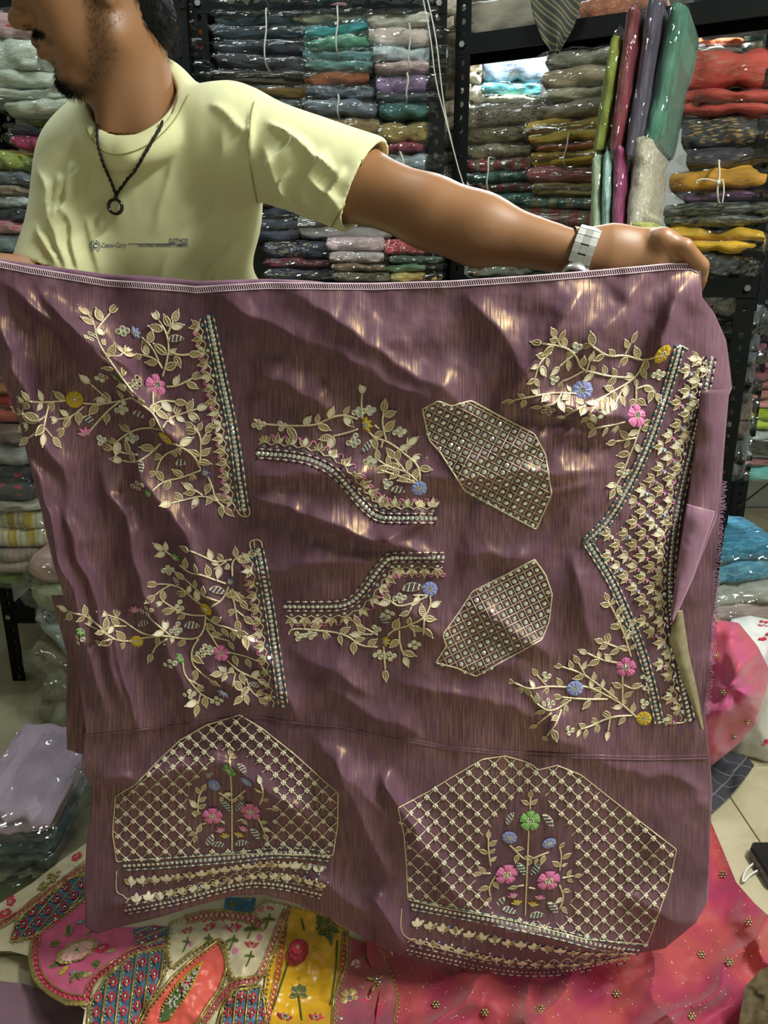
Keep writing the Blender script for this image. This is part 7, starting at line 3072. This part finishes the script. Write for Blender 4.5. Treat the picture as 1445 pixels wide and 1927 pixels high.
# ------------------------------------------------------------------ soft heaps: right and left
def blob(name, label, cat, outline, Y0, m, bulge=.08, amp=.02, seed=3, group=None, folds=None, parent=None, ny=46, nx=46, sc=60.0, sit=True):
    """rounded heap of cloth whose visible outline follows the given pixels"""
    o = np.array(outline, float)
    c = o.mean(0)
    q = resample(o, 6, True)
    n = len(q)
    rings = 16
    b = MB()
    P = []
    for k in range(rings + 1):
        t = k / rings
        xy = c + (q - c) * math.sin(t * math.pi / 2)
        depth = bulge * math.cos(t * math.pi / 2)
        w = amp * (vnoise(xy[:, 0] / sc, xy[:, 1] / sc, seed, 3) + .7 * np.sin((xy[:, 0] * .7 + xy[:, 1] * .5) / (sc * .28) + 3 * vnoise(xy[:, 0] / sc / 2, xy[:, 1] / sc / 2, seed + 5)))
        P.append(atY(xy[:, 0], xy[:, 1], Y0 - depth - w * (1 - t * .6)))
    for k in range(1, 7):                                   # far side
        t = k / 6
        xy = c + (q - c) * math.cos(t * math.pi / 2)
        P.append(atY(xy[:, 0], xy[:, 1], Y0 + bulge * math.sin(t * math.pi / 2)))
    b.grid(np.array(P), closed_u=True)
    ob = b.build(name, m, parent)
    if parent is None:
        tag(ob, label, cat, group)
    return ob


t = thing('organza_bundle', 'pink organza bundle with gold sprigs heaped beside the frayed cloth edge', 'fabric bundle')
M_org2 = organza('rose_organza', [(196, 70, 120), (214, 96, 116), (206, 92, 150), (224, 128, 136)], .93)
ob = blob('bundle_cloth', None, None, [(1300, 1185), (1345, 1165), (1390, 1172), (1425, 1215), (1450, 1265), (1440, 1310), (1424, 1360), (1385, 1405), (1340, 1440), (1290, 1420), (1270, 1300)], 1.62, M_org2, .12, .075, 11, parent=t, sc=60)
obv = BVHTree.FromPolygons([tuple(v.co) for v in ob.data.vertices], [tuple(p.vertices) for p in ob.data.polygons])


def on_b(px, py, off=0.0):
    h = obv.ray_cast(Vector((0, 0, CAMZ)), Vector(np.array(ray(px, py), float)).normalized())
    return (np.array(h[0]) if h[0] is not None else atY(px, py, 1.52)) + np.array([0, -.002 - off, .001])


for x, y in ((1346, 1166), (1346, 1232), (1358, 1302), (1327, 1334), (1404, 1358), (1380, 1384)):
    sprig(ob, on_b, x, y, 7)

M_wht = plain('white_cotton_print', srgb(206, 208, 206), .8, var=.06, scale=20)
t = thing('white_bundle', 'white cotton bundle with red embroidered edge behind the pink organza', 'fabric bundle')
ob = blob('bundle_cloth', None, None, [(1375, 1165), (1410, 1158), (1470, 1170), (1520, 1280), (1500, 1420), (1440, 1440), (1385, 1425), (1360, 1400), (1340, 1300)], 1.82, M_wht, .13, .05, 17, parent=t, sc=70)
obv2 = BVHTree.FromPolygons([tuple(v.co) for v in ob.data.vertices], [tuple(p.vertices) for p in ob.data.polygons])
for x, y in ((1440, 1178), (1443, 1396), (1436, 1200)):
    h = obv2.ray_cast(Vector((0, 0, CAMZ)), Vector(np.array(ray(x, y), float)).normalized())
    if h[0]:
        b = MB()
        for k in range(5):
            b.ball(np.array(h[0]) + np.array([RNG.normal(0, .006), -.002, RNG.normal(0, .006)]), (.006, .002, .004), 0, 6, 4)
        b.build('red_embroidery', M_redthr, ob)

kq = NT('dark_quilted_cloth')
qv = kq.coords(rot=(0, 0, .78))
bw = kq.n('ShaderNodeTexBrick')
bw.offset = 0
bw.inputs['Scale'].default_value = 9
bw.inputs['Mortar Size'].default_value = .018
bw.inputs['Color1'].default_value = srgb(52, 54, 62) + (1,)
bw.inputs['Color2'].default_value = srgb(58, 60, 68) + (1,)
bw.inputs['Mortar'].default_value = srgb(112, 108, 112) + (1,)
bw.inputs['Row Height'].default_value = .5
kq.l(qv, bw.inputs[0])
kq.base(bw.outputs[0])
kq.set(Roughness=.85)


def fz(h, s, a):
    return lambda px, py, off=0.0: atZ(px, py, np.clip(h + a * vnoise(np.asarray(px, float) / s, np.asarray(py, float) / s, 91, 2), .008, .3) + off)


o = patch('floor_cloth', [(1250, 1420), (1330, 1405), (1400, 1420), (1420, 1440), (1398, 1470), (1372, 1500), (1335, 1534), (1250, 1540)], kq.m, None, 0, 5, fz(.03, 40, .02))
tag(o, 'dark grey cloth with a diamond line pattern lying on the tiles', 'cloth')
o = patch('floor_cloth', [(50, 1500), (70, 1445), (110, 1420), (150, 1405), (200, 1420), (200, 1480), (140, 1500), (90, 1520)], plain('slate_grey_cotton', srgb(104, 116, 116), .85, var=.15, scale=20), None, 0, 5, fz(.06, 36, .04))
tag(o, 'slate grey cloth crumpled on the tiles near the cloth\'s corner', 'cloth')
o = patch('floor_cloth', [(-60, 1840), (40, 1850), (130, 1880), (170, 1905), (160, 1960), (-60, 1960)], plain('dusty_mauve_cotton', srgb(122, 92, 106), .85, var=.08, scale=20), None, 0, 6, fz(.012, 60, .006))
tag(o, 'dusty mauve cloth spread flat beneath the patchwork skirt', 'cloth')

o = patch('floor_cloth', [(1400, 1860), (1430, 1825), (1500, 1800), (1500, 1960), (1385, 1960)], plain('brown_print_cloth', srgb(84, 70, 46), .8, var=.35, scale=45), None, 0, 5, fz(.10, 30, .02))
tag(o, 'brown mottled cloth beside the pink scarf on the tiles', 'cloth')

# black adapter with its white lead, and the brown corner item
t = thing('power_adapter', 'black power adapter with a white cable on the tiles', 'adapter', tuple(atZ(1466, 1650, 0)))
c0 = atZ(1466, 1650, .0)
b = MB()
oc = np.array([(-.03, -.06), (.03, -.06), (.045, -.04), (.045, .05), (.03, .07), (-.03, .07), (-.045, .05), (-.045, -.04)])
for z, s in ((0.006, .96), (.012, 1), (.03, 1), (.036, .92)):
    b.add(np.column_stack([oc * s, np.full(8, z)]), [])
b.f = [tuple(range(8))[::-1], tuple(range(24, 32))] + [(i * 8 + k, i * 8 + (k + 1) % 8, (i + 1) * 8 + (k + 1) % 8, (i + 1) * 8 + k) for i in range(3) for k in range(8)]
b.m = [0] * len(b.f)
b.build('adapter_body', plain('black_plastic', srgb(24, 24, 26), .35), t, smooth=False)
b = MB()
q = np.array([atZ(x, y, .012) for x, y in smoothline([(1440, 1632), (1412, 1644), (1396, 1664), (1400, 1640), (1425, 1618), (1470, 1596)], 3)]) - c0
b.tube(q, .0022, 6)
b.build('cable', M_white, t)

# clear bag crumpled on the floor and the packs at the lower left
film2 = film_material('crumpled_clear_film', .16, (.9, .97, .97), .10)
ob = blob('plastic_bag', 'clear crumpled plastic bag on the tiles beside the patchwork skirt', 'plastic bag', [(112, 1470), (140, 1440), (172, 1450), (185, 1520), (180, 1590), (150, 1610), (118, 1590), (100, 1530)], 1.52, film2, .06, .02, 31, sc=30)
PLB = plane_back(1.42)


def lean(label, box, c, Y, tilt, depth=.26, pat='plain', c2=(0, 0, 0), roll=0.0, layers=2):
    o = pack(label, 'packs by the patchwork skirt', plane_back(Y), box, fabric(c, pat, c2), layers, 0, depth, roll)
    o.rotation_euler[0] = tilt
    return o


lean('lilac pack in clear plastic lying on the packs beside the skirt', (-70, 1535, 92, 1580), (206, 182, 204), 1.36, .12, .30, roll=.10)
lean('teal grey pack under the lilac one beside the skirt', (-70, 1575, 96, 1622), (84, 108, 112), 1.37, .05, .30, roll=.05)
lean('sage grey pack third down beside the skirt', (-70, 1618, 92, 1665), (112, 120, 106), 1.37, 0, .30)
lean('purple pack with beaded star, lowest beside the skirt', (-70, 1660, 70, 1720), (104, 78, 122), 1.38, 0, .30, 'spot', (176, 170, 184))
lean('dark green pack under the skirt\'s scalloped edge', (-90, 1770, 62, 1812), (92, 96, 60), 1.20, 0, .2)
lean('black pack under the skirt\'s scalloped edge', (-90, 1808, 66, 1862), (40, 38, 46), 1.20, 0, .2)
# bag with blue block-print leaning under the shelf, and pale bags below it
t = pack('white pack with blue block-printed flowers leaning beneath the shelf', 'packs leaning by the rack foot', plane_back(1.93), (40, 1176, 170, 1216), fabric((176, 184, 184), 'spot', (92, 116, 132)), 1, 0, .34, .95)
t.rotation_euler[0] = -.5
t = pack('pale beige pack slumped on the tiles under the shelf', 'packs leaning by the rack foot', plane_back(1.96), (36, 1226, 160, 1290), fabric((156, 146, 120)), 2, 0, .3, .5)
t = pack('pale olive pack slumped lowest on the tiles', 'packs leaning by the rack foot', plane_back(1.94), (62, 1280, 170, 1385), fabric((140, 138, 112)), 2, 0, .3, .3)

# striped cloth hanging over the top beam
k = NT('olive_striped_cloth')
w = k.n('ShaderNodeTexWave', wave_type='BANDS', bands_direction='DIAGONAL')
w.inputs['Scale'].default_value = 22
w.inputs['Distortion'].default_value = .0
k.l(k.coords(scale=(1, 0, 1)), w.inputs[0])
k.base(k.ramp(w.outputs['Fac'], [(.2, srgb(48, 54, 56)), (.45, srgb(96, 84, 52)), (.7, srgb(140, 128, 90)), (.9, srgb(60, 66, 62))]))
k.set(Roughness=.8)
G0 = np.linspace(0, 1, 22)
lft = np.stack([np.interp(G0, [0, .4, .7, 1], [992, 1004, 1020, 1040]), np.interp(G0, [0, .4, .7, 1], [-30, 30, 70, 98])], 1)
rgt = np.stack([np.interp(G0, [0, .4, .7, 1], [1098, 1088, 1076, 1050]), np.interp(G0, [0, .4, .7, 1], [-30, 26, 55, 98])], 1)
u = np.linspace(0, 1, 18)[None, :, None]
Gd = lft[:, None] * (1 - u) + rgt[:, None] * u
pl_ = plane_line(RACK_A, RACK_B, -.03)
Pg = np.array([[pl_(x, y) for x, y in r] for r in Gd])
Pg[..., 1] += .012 * np.sin(np.linspace(0, 9, 18))[None, :] * np.linspace(.3, 1, 22)[:, None]
b = MB()
b.grid(Pg)
o = b.build('striped_cloth', k.m)
mo = o.modifiers.new('thickness', 'SOLIDIFY')
mo.thickness = .003
tag(o, 'olive and black striped cloth hanging over the rack\'s top beam', 'cloth')
